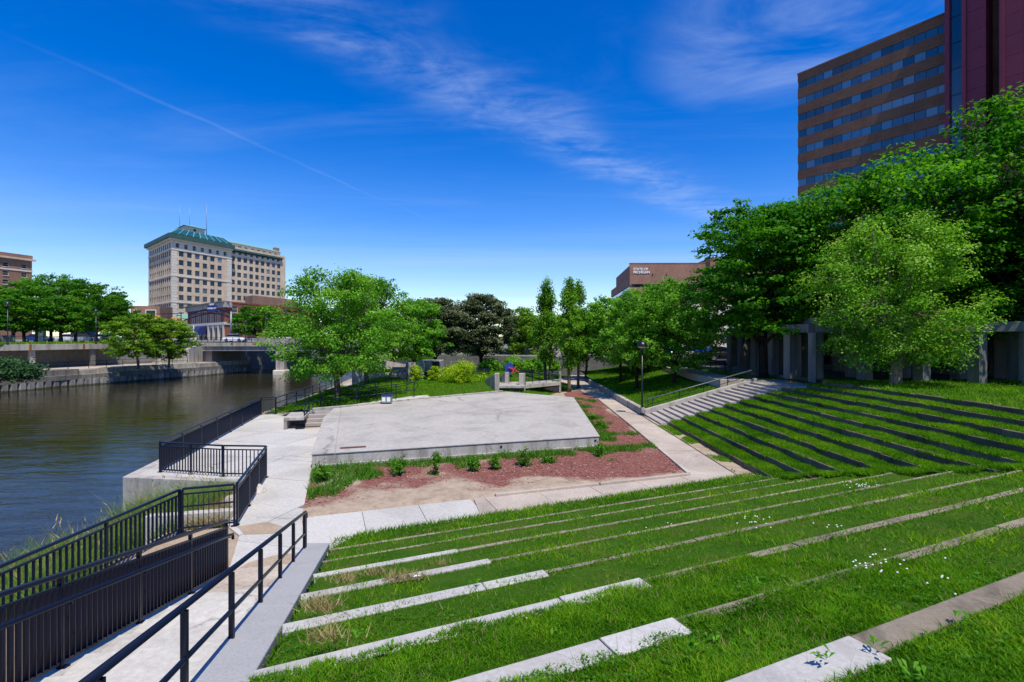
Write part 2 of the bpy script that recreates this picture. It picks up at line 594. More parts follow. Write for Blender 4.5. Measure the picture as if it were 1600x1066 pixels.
M['riser'] = concrete('shade darkened riser stone', (0.165, 0.130, 0.085), 0.55, 1.6, 10, vary=0.35, blotch=(0.06, 0.05, 0.032))  # old terrace stone in a darker tone: the risers' shade is painted in
M['pergola'] = concrete('shade darkened pergola concrete', (0.175, 0.175, 0.165), 0.3, 0.8, 9, vary=0.1, streak=True)  # base colour darkened to carry the tree shade on the columns; streaks are weathering
M['step'] = concrete('stair concrete', (0.40, 0.355, 0.315), 0.30, 0.9, 12, vary=0.12)
M['quay'] = concrete('quay concrete', (0.24, 0.22, 0.19), 0.50, 0.5, 6, vary=0.2, streak=True)
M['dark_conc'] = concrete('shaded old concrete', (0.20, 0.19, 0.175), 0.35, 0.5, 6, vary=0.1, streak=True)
M['pile'] = concrete('sheet pile coating', (0.33, 0.32, 0.30), 0.40, 0.8, 6, vary=0.30, streak=True, tide=True)
M['deckbeam'] = concrete('stained beam concrete', (0.42, 0.39, 0.33), 0.45, 0.7, 6, vary=0.05, streak=True)
M['rust'] = ground_mat('rust', [(0.20, 0.07, 0.02), (0.36, 0.13, 0.03)], 3)
M['rail'] = simple('navy black paint', (0.006, 0.010, 0.026), 0.32, spec=0.28)
M['black'] = simple('black paint', (0.008, 0.008, 0.009), 0.35)
M['grey_metal'] = simple('galvanised steel', (0.30, 0.31, 0.32), 0.5, 0.6)
M['rail_grey'] = simple('dull grey rail', (0.10, 0.11, 0.13), 0.45, 0.3)
M['white'] = simple('white paint', (0.8, 0.8, 0.78), 0.5)
M['soil'] = ground_mat('lawn soil', [(0.022, 0.068, 0.003), (0.042, 0.105, 0.005), (0.085, 0.105, 0.016)], 1.0)
M['far_lawn'] = ground_mat('far lawn', [(0.045, 0.11, 0.012), (0.06, 0.14, 0.015), (0.10, 0.16, 0.03)], 0.4, 9)
M['city'] = ground_mat('city ground', [(0.16, 0.155, 0.15), (0.22, 0.215, 0.20)], 0.05, 2)
M['asphalt'] = ground_mat('asphalt', [(0.045, 0.045, 0.048), (0.06, 0.06, 0.062)], 0.4, 30)
M['dirt'] = ground_mat('sandy dirt', [(0.30, 0.22, 0.15), (0.40, 0.31, 0.22), (0.46, 0.37, 0.27)], 1.5)
M['rock'] = concrete('limestone', (0.50, 0.46, 0.40), 0.3, 1.5, 8, vary=0.2)
M['bark'] = ground_mat('grey bark', [(0.07, 0.055, 0.04), (0.14, 0.115, 0.09)], 6, 22)
M['bark_warm'] = ground_mat('warm bark', [(0.12, 0.085, 0.05), (0.22, 0.16, 0.10)], 6, 22)
M['bark_dark'] = ground_mat('dark bark', [(0.022, 0.018, 0.014), (0.05, 0.04, 0.032)], 6, 22)
M['birch'] = ground_mat('peeling birch bark', [(0.13, 0.085, 0.055), (0.24, 0.17, 0.12), (0.36, 0.30, 0.25)], 5, 16)

M['grass'] = foliage('lawn grass', (0.030, 0.105, 0.001), (0.098, 0.285, 0.003), (0.26, 0.42, 0.018), 0.45, 0.55, straw=(0.3, 0.24, 0.1), rough=0.7)
M['tall_grass'] = foliage('bank grass', (0.06, 0.15, 0.015), (0.14, 0.27, 0.04), (0.36, 0.37, 0.14), 0.4)
M['straw'] = foliage('dry grass', (0.20, 0.15, 0.06), (0.32, 0.25, 0.11), (0.45, 0.36, 0.2), 0.2)
M['weed'] = foliage('weed leaves', (0.028, 0.110, 0.004), (0.070, 0.230, 0.008), (0.16, 0.36, 0.03), 0.34)
M['leaf_maple'] = foliage('young maple leaves', (0.030, 0.130, 0.005), (0.112, 0.320, 0.018), (0.26, 0.48, 0.06), 0.42)
M['leaf_lime'] = foliage('lime green leaves', (0.055, 0.140, 0.005), (0.135, 0.280, 0.012), (0.25, 0.40, 0.04), 0.42)
M['leaf_birch'] = foliage('birch leaves', (0.040, 0.150, 0.005), (0.150, 0.365, 0.016), (0.34, 0.53, 0.09), 0.38)
M['leaf_locust'] = foliage('locust leaves', (0.013, 0.085, 0.003), (0.046, 0.200, 0.006), (0.125, 0.340, 0.016), 0.44)
M['leaf_far'] = foliage('street tree leaves', (0.018, 0.090, 0.003), (0.050, 0.190, 0.006), (0.125, 0.295, 0.014), 0.40)
M['leaf_purple'] = foliage('dark bronze leaves', (0.034, 0.052, 0.018), (0.088, 0.118, 0.044), (0.18, 0.20, 0.095), 0.22, tcol=(1.0, 1.05, 0.5))
M['leaf_yellow'] = foliage('golden shrub leaves', (0.14, 0.26, 0.008), (0.32, 0.48, 0.012), (0.50, 0.60, 0.03), 0.42)
M['leaf_column'] = foliage('upright tree leaves', (0.044, 0.145, 0.005), (0.115, 0.295, 0.014), (0.24, 0.42, 0.045), 0.46)
M['leaf_juniper'] = foliage('juniper leaves', (0.012, 0.045, 0.014), (0.03, 0.085, 0.026), (0.06, 0.13, 0.045), 0.2)
M['flower'] = simple('clover flower', (0.72, 0.72, 0.66), 0.8)

M['brick_tower'] = brickwork('brown tower brick', (0.165, 0.082, 0.052), (0.225, 0.115, 0.072), (0.19, 0.135, 0.105), 0.4, 0.13)
M['brick_state'] = brickwork('office brick', (0.29, 0.145, 0.10), (0.36, 0.185, 0.13), (0.32, 0.23, 0.18), 0.5, 0.16)
M['brick_red'] = brickwork('old red brick', (0.27, 0.07, 0.042), (0.34, 0.095, 0.06), (0.28, 0.16, 0.12), 0.4, 0.13)
M['brick_tan'] = brickwork('tan hotel brick', (0.62, 0.475, 0.315), (0.70, 0.55, 0.385), (0.64, 0.53, 0.40), 0.5, 0.16)
M['brick_brown'] = brickwork('brown brick', (0.27, 0.15, 0.10), (0.34, 0.19, 0.125), (0.3, 0.22, 0.17), 0.5, 0.16)
M['limestone'] = concrete('pale limestone', (0.70, 0.63, 0.51), 0.15, 0.2, 3, vary=0.05)
M['cream'] = concrete('cream terracotta', (0.70, 0.62, 0.49), 0.2, 0.4, 3, vary=0.05)
M['copper'] = ground_mat('green copper', [(0.040, 0.095, 0.085), (0.065, 0.14, 0.125)], 0.6, 3, 0.6)
M['copper_light'] = ground_mat('pale green copper', [(0.16, 0.34, 0.27), (0.22, 0.42, 0.33)], 0.6, 3, 0.6)
M['maroon'] = concrete('maroon panels', (0.19, 0.034, 0.062), 0.12, 0.2, 4, rough=0.5, vary=0.10)
M['glass_blue'] = glass_mat('blue tinted glass', (0.030, 0.085, 0.150), 0.05, 0.65, 0.9, blinds=(0.11, 0.17, 0.22))
M['glass_dark'] = glass_mat('dark glass', (0.010, 0.014, 0.022), 0.08, 0.5, 0.35)
M['glass_hotel'] = glass_mat('hotel glass', (0.018, 0.028, 0.050), 0.08, 0.6, 0.4, blinds=(0.20, 0.22, 0.24))
M['glass_sky'] = glass_mat('mirror glass', (0.10, 0.22, 0.38), 0.03, 0.2, 1.0)
M['glass_roof'] = glass_mat('green roof glazing', (0.02, 0.10, 0.10), 0.06, 0.2, 0.8)
M['blind'] = simple('window blind', (0.42, 0.40, 0.36), 0.8)
M['blue'] = simple('blue paint', (0.015, 0.06, 0.36), 0.35)
M['navy'] = simple('navy sign blue', (0.010, 0.020, 0.13), 0.5)
M['red'] = simple('red paint', (0.62, 0.05, 0.05), 0.4)
M['yellow'] = simple('signal yellow', (0.72, 0.36, 0.01), 0.4)
M['tyre'] = simple('tyre rubber', (0.012, 0.012, 0.012), 0.8)
M['car_white'] = simple('white car paint', (0.75, 0.76, 0.78), 0.25)
M['car_silver'] = simple('silver car paint', (0.45, 0.47, 0.5), 0.28, 0.4)
M['car_blue'] = simple('blue car paint', (0.012, 0.045, 0.20), 0.25)
M['car_black'] = simple('black car paint', (0.010, 0.010, 0.012), 0.25)
M['sign_green'] = simple('pale green sign', (0.35, 0.62, 0.45), 0.5)
M['plate'] = ground_mat('rusty floor plate', [(0.10, 0.045, 0.035), (0.16, 0.07, 0.05)], 5)
# ================================================================== THE SETTING
WATER_Z = -1.5
STREET_L = 3.9
PLATEAU = 2.53

FD = Vector((0.9121, 0.4099, 0)); FN = Vector((-0.4099, 0.9121, 0))      # near terraces: along, and down the slope
F_S0, F_T, F_R = 12.8, 1.30, 0.317
R_X0, R_T, R_R = 8.48, 0.76, 0.23                                         # right terraces: risers run along y


def wall_x(y): return -3.99 + (11.2 - y) * 0.2539                          # inner edge of the sloping coping


def f_start(s):
    y = (s - 0.4699) / 1.0162
    return wall_x(y), y


def fp(s, a):
    """point on the near terraces: s down the slope normal, a along from the y axis"""
    return (FN.x * s + FD.x * a, FN.y * s + FD.y * a)


def fa_start(s):
    x, y = f_start(s)
    return FD.x * x + FD.y * y


# --- water, river bed, land
w = MB().add([(-420, -120, WATER_Z), (30, -120, WATER_Z), (30, 420, WATER_Z), (-420, 420, WATER_Z)], [(0, 1, 2, 3)])
m, t, b = mat_new('river water')
nA = noise_tex(t, 1.0, 5, 0.55, 'World', (0.42, 1.25, 1), 0.6)
nB = noise_tex(t, 1.0, 4, 0.55, 'World', (2.2, 4.8, 1), 0.3)
nC = noise_tex(t, 0.14, 3, 0.5, 'World')
wav = N(t, 'ShaderNodeMath', operation='ADD'); t.links.new(nA, wav.inputs[0])
ml = N(t, 'ShaderNodeMath', operation='MULTIPLY'); t.links.new(nB, ml.inputs[0]); ml.inputs[1].default_value = 0.22
t.links.new(ml.outputs[0], wav.inputs[1])
hh = N(t, 'ShaderNodeMath', operation='MULTIPLY'); t.links.new(wav.outputs[0], hh.inputs[0])
gst = N(t, 'ShaderNodeMapRange'); t.links.new(nC, gst.inputs[0]); gst.inputs[1].default_value = 0.3; gst.inputs[2].default_value = 0.7
gst.inputs[3].default_value = 0.55; gst.inputs[4].default_value = 1.15
t.links.new(gst.outputs[0], hh.inputs[1])
bump(t, b, hh.outputs[0], 0.95, 0.054)
b.inputs['Base Color'].default_value = (0.028, 0.0225, 0.002, 1)
b.inputs['Roughness'].default_value = 0.05
b.inputs['IOR'].default_value = 1.33
b.inputs['Specular IOR Level'].default_value = 0.5
M['water'] = m
tag(w.build('river_water', M['water']), kind='structure')
bed = MB().add([(-3000, -2500, -3.2), (3000, -2500, -3.2), (3000, 3000, -3.2), (-3000, 3000, -3.2)], [(0, 1, 2, 3)])
tag(bed.build('ground', M['city']), kind='structure')

# far bank waterline (plan), near to far
BANK = [(-60.5, 20), (-58.6, 50), (-58.0, 58), (-56.8, 64.6), (-55.2, 69), (-54.0, 74.8), (-50.4, 82.6), (-49.4, 89), (-47.5, 93), (-40, 130), (-36, 190)]
lb = [(x - 9, y) for x, y in BANK[:6]] + [(-54.5, 86), (-53, 103)] + [(-40, 130), (-36, 190)]
land = MB().prism(lb + [(-300, 1500), (-2500, 1500), (-2500, -300), (-90, -300)], -3, STREET_L)
tag(land.build('street_ground', M['city']), kind='structure')
wk = [(x - 0.5, y) for x, y in BANK[:8]] + [(-54.5, 86.05), (-62.9, 74.8)] + [(x - 8.9, y) for x, y in BANK[:5][::-1]]
wk = [(x - 0.5, y) for x, y in BANK[:6]] + [(-50.9, 82.6), (-50, 89), (-52.9, 89), (-54.4, 85.9), (-62.9, 74.8)] + [(x - 8.9, y) for x, y in BANK[:5][::-1]]
tag(MB().prism(wk, -3, 0.62).build('far_walkway', M['path']), kind='structure')
far_lawn = MB().prism([(-72, 40), (-66, 40), (-61.5, 76.5), (-66, 92), (-110, 92), (-130, 40)], STREET_L - .2, STREET_L + 0.02)
tag(far_lawn.build('street_lawn', M['far_lawn']), kind='structure')
tag(MB().prism([(-200, 93), (-52, 93), (-52, 101), (-200, 101)], STREET_L - .2, STREET_L + 0.03).build('street', M['asphalt']), kind='structure')
# land beyond on the right
rb = [(-21, 76), (14, 62), (18, 33.3), (40, 24), (60, -60), (2500, -300), (2500, 1500), (-30, 1500), (-26, 200), (-24, 100)]
tag(MB().prism(rb, -3, 2.30).build('street_ground', M['city']), kind='structure')
tag(MB().prism([(12, 47.5), (120, 41), (120, 52), (10, 60)], 2.2, 2.325).build('street', M['asphalt']), kind='structure')
tag(MB().prism([(-25, 68.5), (26, 80), (24, 92), (-26, 92)], 1.6, 2.36).build('street_lawn', M['far_lawn']), kind='structure')

# lower ground of the park, its outer edge is the river quay
QUAY = [(-8.75, -8), (-8.55, 12.75), (-7.3, 13.05), (-8.62, 17.32), (-10.1, 17.40), (-13.05, 17.85), (-15.95, 31.8), (-17.6, 50), (-21, 78)]
lg = QUAY + [(60, 78), (60, -60), (-6, -60)]
tag(MB().prism(lg, -3, -0.05).build('park_ground', M['dirt']), kind='structure')

# sloping bank with tall grass between railings and water
def bank_z(x, y):
    k = min(1, max(0, (-8.2 - x) / 4.6))
    return -0.20 - 1.60 * k + 0.06 * noise.noise((x * .9, y * .9, 0))
tag(link('river_bank', grid_mesh('river_bank', np.linspace(-13.2, -7.0, 26), np.linspace(-6, 17.5, 60), bank_z, M['soil'])), kind='structure')

# --- promenade slabs
prom_poly = [(-13.05, 17.85), (-10.1, 17.40), (-8.62, 17.32), (-7.25, 13.04), (-6.6, 12.4), (-5.75, 10.35), (-4.35, 10.9), (-5.6, 13.62), (-7.29, 18.62), (-9.95, 27.0),
             (-10.2, 27.1), (-11.25, 26.55), (-12.4, 29.6), (-13.2, 31.9), (-15.95, 31.8)]
promenade = tag(thing('promenade', None, None, (-10, 22, 0)), kind='structure')
slabs(promenade, prom_poly, R(-15.5) + pi / 2 + pi / 2 * 0, (-8.41, 17.5), 2.35, 3.1, -0.12, 0.0, M['paving'])
# lower walk along the river beyond the stage
walk = tag(thing('river_walk', None, None, (-14, 40, 0)), kind='structure')
slabs(walk, [(-15.5, 31.9), (-13.3, 31.95), (-14.6, 44), (-15.5, 60), (-17.4, 60), (-17.0, 50)], R(97), (-15, 32), 2.6, 4, -0.12, 0.0, M['path'])

for q_ in ([(-6.95, 12.95), (-6.35, 13.3), (-5.7, 12.9), (-5.85, 12.5), (-6.5, 12.45)], [(-5.70, 10.36), (-4.55, 10.95), (-4.75, 11.4), (-5.2, 11.25), (-5.6, 10.9)]):
    tag(MB().prism(q_, -.01, .009).build('sand_patch', M['dirt']), kind='structure')
# --- paths round the mulch bed
front = tag(thing('front_path', None, None, (0, 15, 0)), kind='structure')
fpath = [(-4.38, 10.95)] + [fp(F_S0 + 0.02, fa_start(F_S0) + .45), fp(F_S0 - .1, 16.0), (8.45, 17.55), (7.8, 17.70), (6.25, 17.86), (-5.58, 13.62)]
newp = clip_half(fpath, 1, 0.2, 1.9)
oldp = clip_half(fpath, -1, -0.2, -1.91)
slabs(front, newp, R(20), (-5.6, 13.6), 1.55, 9, -0.12, 0.0, M['paving'])
slabs(front, oldp, R(20), (-0.2, 13.6), 1.75, 9, -0.12, 0.0, M['path'])
side = tag(thing('side_path', None, None, (7, 30, 0)), kind='structure')
slabs(side, [(6.25, 17.88), (7.8, 17.72), (7.9, 31.3), (8.0, 53), (7.2, 58), (5.2, 58), (6.0, 48), (6.73, 39.6)], 0.0, (6.2, 18.3), 3, 3.4, -0.12, 0.0, M['path'])
kb = tag(thing('bed_edging', None, None, (6, 20, 0)), kind='structure')
for a, c in (((6.18, 17.92), (6.45, 27.5)), ((6.45, 27.55), (6.66, 39.5)), ((-0.5, 15.44), (2.8, 16.6)), ((2.85, 16.62), (6.15, 17.80))):
    MB().bar((a[0], a[1], 0.0), (c[0], c[1], 0.0), 0.13, 0.16).build('edging_stone', M['path'], kb, 0.01)
# cross walk beyond the stage and the plaza behind
tag(MB().prism([(4.3, 50), (6.1, 49), (7.2, 58), (8.6, 57), (12.5, 62.5), (7.5, 64), (3.0, 57)], -.1, 0.055).build('cross_walk', M['path']), kind='structure')

# --- mulch bed
BED = [(-5.55, 13.68), (-7.22, 18.6), (3.75, 22.1), (4.34, 36.2), (4.6, 44), (6.0, 46), (6.62, 39.6), (6.14, 17.95)]


def bed_z(x, y):
    return 0.035 + 0.05 * noise.noise((x * .5, y * .5, 3)) + 0.018 * noise.noise((x * 2.3, y * 2.3, 1))


def red_amount(x, y):
    """where the red mulch still lies: heavy by the right corner and along the stage, worn to sand by the path"""
    base = 0.5 + 1.15 * noise.fractal((x * .4, y * .4, 5.2), 0.8, 2.1, 5)
    edge_d = ((x - 6.14) * (-0.34) + (y - 17.95) * 0.94)          # distance behind the front path
    base += 0.62 * max(-1, min(1, (x + 2.2) / 5.0)) - 0.75 * max(0, 1 - edge_d / 0.75) + 0.25 * max(0, 1 - abs(edge_d - 2.2) / 1.2)
    base += 0.22 * max(0, min(1, (edge_d - 1.0) / 1.0))
    if y > 20: base += 0.35
    if x > 5.2: base -= 0.9 * (x - 5.2)
    return base


m, t, b = mat_new('mulch bed soil')
ra = N(t, 'ShaderNodeAttribute', attribute_name='red')
nf = noise_tex(t, 26, 6, 0.75, 'World')
nm = noise_tex(t, 2.4, 7, 0.7, 'World')
sand = ramp(t, nm, [(0.3, (0.27, 0.20, 0.14)), (0.5, (0.42, 0.325, 0.235)), (0.7, (0.50, 0.40, 0.30))])
red = ramp(t, nf, [(0.3, (0.10, 0.034, 0.026)), (0.5, (0.225, 0.088, 0.070)), (0.72, (0.37, 0.19, 0.15))])
fac = N(t, 'ShaderNodeMath', operation='ADD'); t.links.new(ra.outputs['Fac'], fac.inputs[0])
mm = N(t, 'ShaderNodeMath', operation='MULTIPLY_ADD'); t.links.new(nf, mm.inputs[0]); mm.inputs[1].default_value = 1.0; mm.inputs[2].default_value = -0.5
t.links.new(mm.outputs[0], fac.inputs[1])
fr = ramp(t, fac.outputs[0], [(0.34, (0, 0, 0)), (0.78, (1, 1, 1))])
g = ramp(t, nf, [(0.25, (0.72, 0.72, 0.72)), (0.7, (1.12, 1.12, 1.12))])
t.links.new(mixc(t, fr, mixc(t, 1.0, sand, g, 'MULTIPLY'), red), b.inputs['Base Color'])
b.inputs['Roughness'].default_value = 1.0; b.inputs['Specular IOR Level'].default_value = 0.1
bump(t, b, nf, 0.8, 0.04)
M['bed'] = m
xs = np.arange(-7.6, 7.0, 0.17); ys = np.arange(13.4, 46.5, 0.17)
vid = {}; vs = []; fs = []; reds = []
X, Y = np.meshgrid(xs[:-1] + .085, ys[:-1] + .085)
def rim(x, y):
    best = 9
    for i in range(len(BED)):
        p, q = Vector(BED[i]), Vector(BED[(i + 1) % len(BED)]); v = Vector((x, y)); e_ = q - p
        best = min(best, (v - (p + e_ * max(0, min(1, (v - p).dot(e_) / e_.dot(e_))))).length)
    return best
okc = inside(BED, X, Y)
okw = okc.copy()
for sy_ in (-2, -1, 0, 1, 2):
    for sx_ in (-2, -1, 0, 1, 2): okw |= np.roll(np.roll(okc, sy_, 0), sx_, 1)
okc = okw
for j in range(len(ys) - 1):
    for i in range(len(xs) - 1):
        if not okc[j, i]: continue
        q = []
        for a, c in ((i, j), (i + 1, j), (i + 1, j + 1), (i, j + 1)):
            if (a, c) not in vid:
                vid[(a, c)] = len(vs); x, y = float(xs[a]), float(ys[c])
                sd_ = rim(x, y) * (1 if inside(BED, np.array(x), np.array(y)) else -1); vs.append((x, y, -.07 + (bed_z(x, y) + .07) * max(0, min(1, (sd_ + .22) / .34)))); reds.append(red_amount(x, y))
            q.append(vid[(a, c)])
        fs.append(q)
me = bpy.data.meshes.new('mulch_bed'); me.from_pydata(vs, [], fs)
me.attributes.new('red', 'FLOAT', 'POINT').data.foreach_set('value', reds)
me.materials.append(M['bed']); me.polygons.foreach_set('use_smooth', [True] * len(fs)); me.update()
tag(link('mulch_bed', me), kind='structure')
# wood chips lying loose
n = 46000
px_ = rng.uniform(-7.4, 6.7, n); py_ = rng.uniform(13.6, 40, n)
ok = inside(BED, px_, py_)
pts = [(x, y, red_amount(x, y)) for x, y in zip(px_[ok], py_[ok])]
pts = [(x, y) for x, y, r in pts if r + random.uniform(-.35, .35) > 0.58]
vv = []; tt = []
for x, y in pts:
    a = random.uniform(0, 2 * pi); L = random.uniform(.025, .07); W = random.uniform(.008, .02); z = bed_z(x, y) + random.uniform(.004, .02); dz = random.uniform(-.012, .018)
    c, s = cos(a), sin(a)
    vv += [(x - c * L, y - s * L, z), (x + s * W, y - c * W, z + .006), (x + c * L, y + s * L, z + dz), (x - s * W, y + c * W, z + .004)]
    tt.append(random.random())
m, t, b = mat_new('mulch chips')
a_ = N(t, 'ShaderNodeAttribute', attribute_name='tint')
t.links.new(ramp(t, a_.outputs['Fac'], [(0, (0.13, 0.034, 0.026)), (0.55, (0.28, 0.092, 0.072)), (0.82, (0.40, 0.20, 0.15)), (1.0, (0.58, 0.44, 0.34))]), b.inputs['Base Color'])
b.inputs['Roughness'].default_value = 0.9
M['chip'] = m
tag(link('mulch_chips', mesh_np('mulch_chips', vv, 4, m, tt)), kind='stuff')

# ================================================================== STAGE
SA, SB, SC, SD, SE, SF = (-7.29, 18.67), (3.75, 22.1), (4.34, 36.2), (-0.45, 40.0), (-6.3, 35.0), (-11.7, 29.9)
SG, SH = (-9.95, 27.1), (-10.55, 29.35)
stage = thing('stage_platform', 'large low angular concrete stage platform beside the river promenade', 'stage', (-2, 29, 0))
spoly = [SA, SB, SC, SD, SE, (-10.62, 30.55), SG]
MB().prism(spoly, -0.1, 0.498).build('stage_wall', M['stage_face'], stage, 0.02)
cen = Vector((-2.5, 29))
def grow(poly, k):
    out = []
    n = len(poly)
    for i in range(n):
        p0, p1, p2 = (Vector(poly[i - 1]), Vector(poly[i]), Vector(poly[(i + 1) % n]))
        e1 = (p1 - p0).normalized(); e2 = (p2 - p1).normalized()
        n1 = Vector((e1.y, -e1.x)); n2 = Vector((e2.y, -e2.x))
        bb = (n1 + n2).normalized(); q = p1 + bb * (k / max(0.3, bb.dot(n1)))
        out.append((q.x, q.y))
    return out
e = (Vector(SB) - Vector(SA)).normalized(); nn = Vector((-e.y, e.x))
MB().bar((SA[0] - nn.x * .03, SA[1] - nn.y * .03, 0.06), (SB[0] - nn.x * .03, SB[1] - nn.y * .03, 0.06), 0.10, 0.16).build('base_course', M['stage_face'], stage, 0.01)
top = grow(spoly, 0.03)
# deck slabs split along the joints that show on the stage floor
lv = (Vector(SG) - Vector(SA)).normalized(); ln = Vector((lv.y, -lv.x))     # towards the middle of the stage
c0 = ln.x * SA[0] + ln.y * SA[1]
strip = clip_half(top, ln.x, ln.y, c0 + 0.78)
rest = clip_half(top, -ln.x, -ln.y, -(c0 + 0.80))
j1 = Vector((0.16, 1)).normalized()
k1 = j1.x * (-5.6) + j1.y * 34.1
backp = clip_half(rest, -j1.x, -j1.y, -(k1 + .03)); mainp = clip_half(rest, j1.x, j1.y, k1 - .03)
for i, pp in enumerate((strip, backp, mainp)):
    MB().prism(pp, 0.50, 0.55).build('floor_slab', M['stage'], stage, 0.012)
MB().box((-6.12, 19.72, 0.556), (0.95, 0.26, 0.012), math.atan2(e.y, e.x)).build('floor_plate', M['plate'], stage)
for a in (0.62, 0.985):
    p = Vector(SA) + (Vector(SB) - Vector(SA)) * a
    MB().box((p.x - nn.x * .012, p.y - nn.y * .012, 0.36), (0.09, 0.03, 0.06), math.atan2(e.y, e.x)).build('drain_hole', M['black'], stage)
# kerb along the back of the stage
kp = [SF, (-9.6, 31.6), (-6.3, 35.05), (-3.6, 37.4), (-0.75, 39.9)]
for a, c in zip(kp[:-1], kp[1:]):
    d_ = (Vector(c) - Vector(a)).normalized()
    MB().bar((a[0], a[1] + .12, 0.52), (c[0] - d_.x * .01, c[1] + .12 - d_.y * .01, 0.52), 0.20, 0.24).build('back_kerb', M['wall'], stage, 0.015)
# corner steps up from the promenade, with the hollow concrete block beside them
steps = thing('corner_steps', 'three short concrete steps between the promenade and the stage corner', 'steps', (-10.6, 27.7, 0))
sdir = Vector((-0.24, 0.97, 0)); sx = Vector((0.97, 0.24, 0))
for i in range(3):
    c = Vector((-10.5, 27.35, 0)) + sdir * (0.36 * i + .55)
    MB().box((c.x, c.y, 0.07 + 0.17 * i), (1.15, 0.42 + .02, 0.17), math.atan2(sx.y, sx.x)).build('step', M['step'], steps, 0.012)
for i in range(2):
    c = Vector((-10.5, 27.35, 0)) + sdir * (0.36 * i + 1.05)
    MB().box((c.x, c.y, 0.0), (1.10, 0.9, 0.14 + .3 * i), math.atan2(sx.y, sx.x)).build('step_base', M['dark_conc'], steps)
blk = thing('concrete_block', 'low hollow concrete block left of the stage corner steps', 'block', (-11.6, 27.4, 0))
hb = MB()
c = Vector((-11.62, 27.7, 0)); rz = math.atan2(sx.y, sx.x)
hb.box((c.x, c.y, 0.53), (1.0, 2.1, 0.16), rz)
for dx, w_ in ((-.42, .16),):
    q = c + sx * dx; hb.box((q.x, q.y, 0.225), (w_, 2.06, 0.448), rz)
q = c + sdir * 0.9; hb.box((q.x, q.y, 0.225), (0.66, 0.2, 0.448), rz)
hb.build('block_shell', M['wall'], blk, 0.02)

# ================================================================== NEAR TERRACES
KIND = ['lowest', 'second', 'third', 'fourth', 'fifth', 'sixth', 'seventh', 'eighth', 'ninth', 'tenth']
OLD_A = {1: -9, 2: -9}
for k_, (px_, py_) in {3: (713, 857), 4: (771, 882), 5: (850, 890), 6: (1000, 903), 7: (1045, 960), 8: (1322, 990)}.items():
    q_ = onz(px_, py_, F_R * k_); OLD_A[k_] = q_.x * FD.x + q_.y * FD.y
OLD_A[9] = OLD_A[10] = 30
NEW_W = {3: .06, 4: .09, 5: .13, 6: .18, 7: .21, 8: .25, 9: .3, 10: .3}
for k in range(1, 11):
    s0 = F_S0 - F_T * k + (.1 if k == 8 else 0); s1 = F_S0 - F_T * (k + 1)
    z = F_R * k
    a0, a1 = fa_start(s0) + 0.02, fa_start(s1) + 0.02
    far = 24.0
    # turf of this step
    aold = max(a0 + .1, OLD_A[k]); eo = {6: .13, 7: .14, 8: .22, 9: .25, 10: .25}.get(k, .06)
    qo = [fp(s0 - eo, aold), fp(s0 - eo, far), fp(s0 - .305, far), fp(s0 - .305, aold)]
    if aold < far:
        me = bpy.data.meshes.new('terrace_lawn'); me.from_pydata([(x_, y_, z - .028) for x_, y_ in qo], [], [(3, 2, 1, 0)]); me.materials.append(M['soil'])
        tag(link('terrace_lawn', me), kind='structure')
    nw = NEW_W.get(k, .05)
    q = [fp(s0 - nw, a0 + .1), fp(s0 - nw, far), fp(s1, far), fp(s1, a1)]
    me = bpy.data.meshes.new('terrace_lawn')
    me.from_pydata([(q[0][0], q[0][1], z - .03), (q[1][0], q[1][1], z - .03), (q[2][0], q[2][1], z + .17), (q[3][0], q[3][1], z + .17)], [], [(3, 2, 1, 0)])
    me.materials.append(M['soil'])
    tag(link('terrace_lawn', me), kind='structure')
    # its stones
    kw = thing('terrace_kerb', '%s pale stone kerb of the near lawn terraces counted up from the front path' % KIND[k - 1], 'kerb', (fp(s0, a0)[0], fp(s0, a0)[1], z - .3), 'stone kerbs of the near lawn terraces')
    a = a0; first = True
    while a < far - .1:
        L = random.uniform(2.3, 3.1)
        aa = min(far, a + L)
        if a < OLD_A[k] - .3 < aa: aa = OLD_A[k]
        old = a > OLD_A[k] - .4
        p, r_ = fp(s0 - .15, a + .006), fp(s0 - .15, aa - .006)
        dz = random.uniform(-.028, -.010) if old else random.uniform(-.012, .006)
        wd = {6: .13, 7: .14, 8: .22}.get(k, .06 + .02 * (k % 2)) if old else NEW_W.get(k, .3) + .06
        p, r_ = fp(s0 - wd / 2, a + .006), fp(s0 - wd / 2, aa - .006)
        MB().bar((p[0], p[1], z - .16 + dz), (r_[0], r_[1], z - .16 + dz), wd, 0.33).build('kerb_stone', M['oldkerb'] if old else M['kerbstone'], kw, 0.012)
        a = aa
tag(MB().prism([fp(F_S0 - F_T * 11, -1.4), fp(F_S0 - F_T * 11, 30), fp(-30, 30), fp(-30, -30), (-6, -20)], 2.0, 3.36).build('upper_lawn', M['soil']), kind='structure')
# lowest bank between path and first kerb
tag(MB().prism([fp(F_S0 - .02, fa_start(F_S0) + .5), fp(F_S0 - .02, 16.6), fp(F_S0 - F_T, 16.6), fp(F_S0 - F_T, fa_start(F_S0 - F_T))], -.2, [0.02, 0.02, 0.28, 0.28]).build('terrace_lawn', M['soil']), kind='structure')

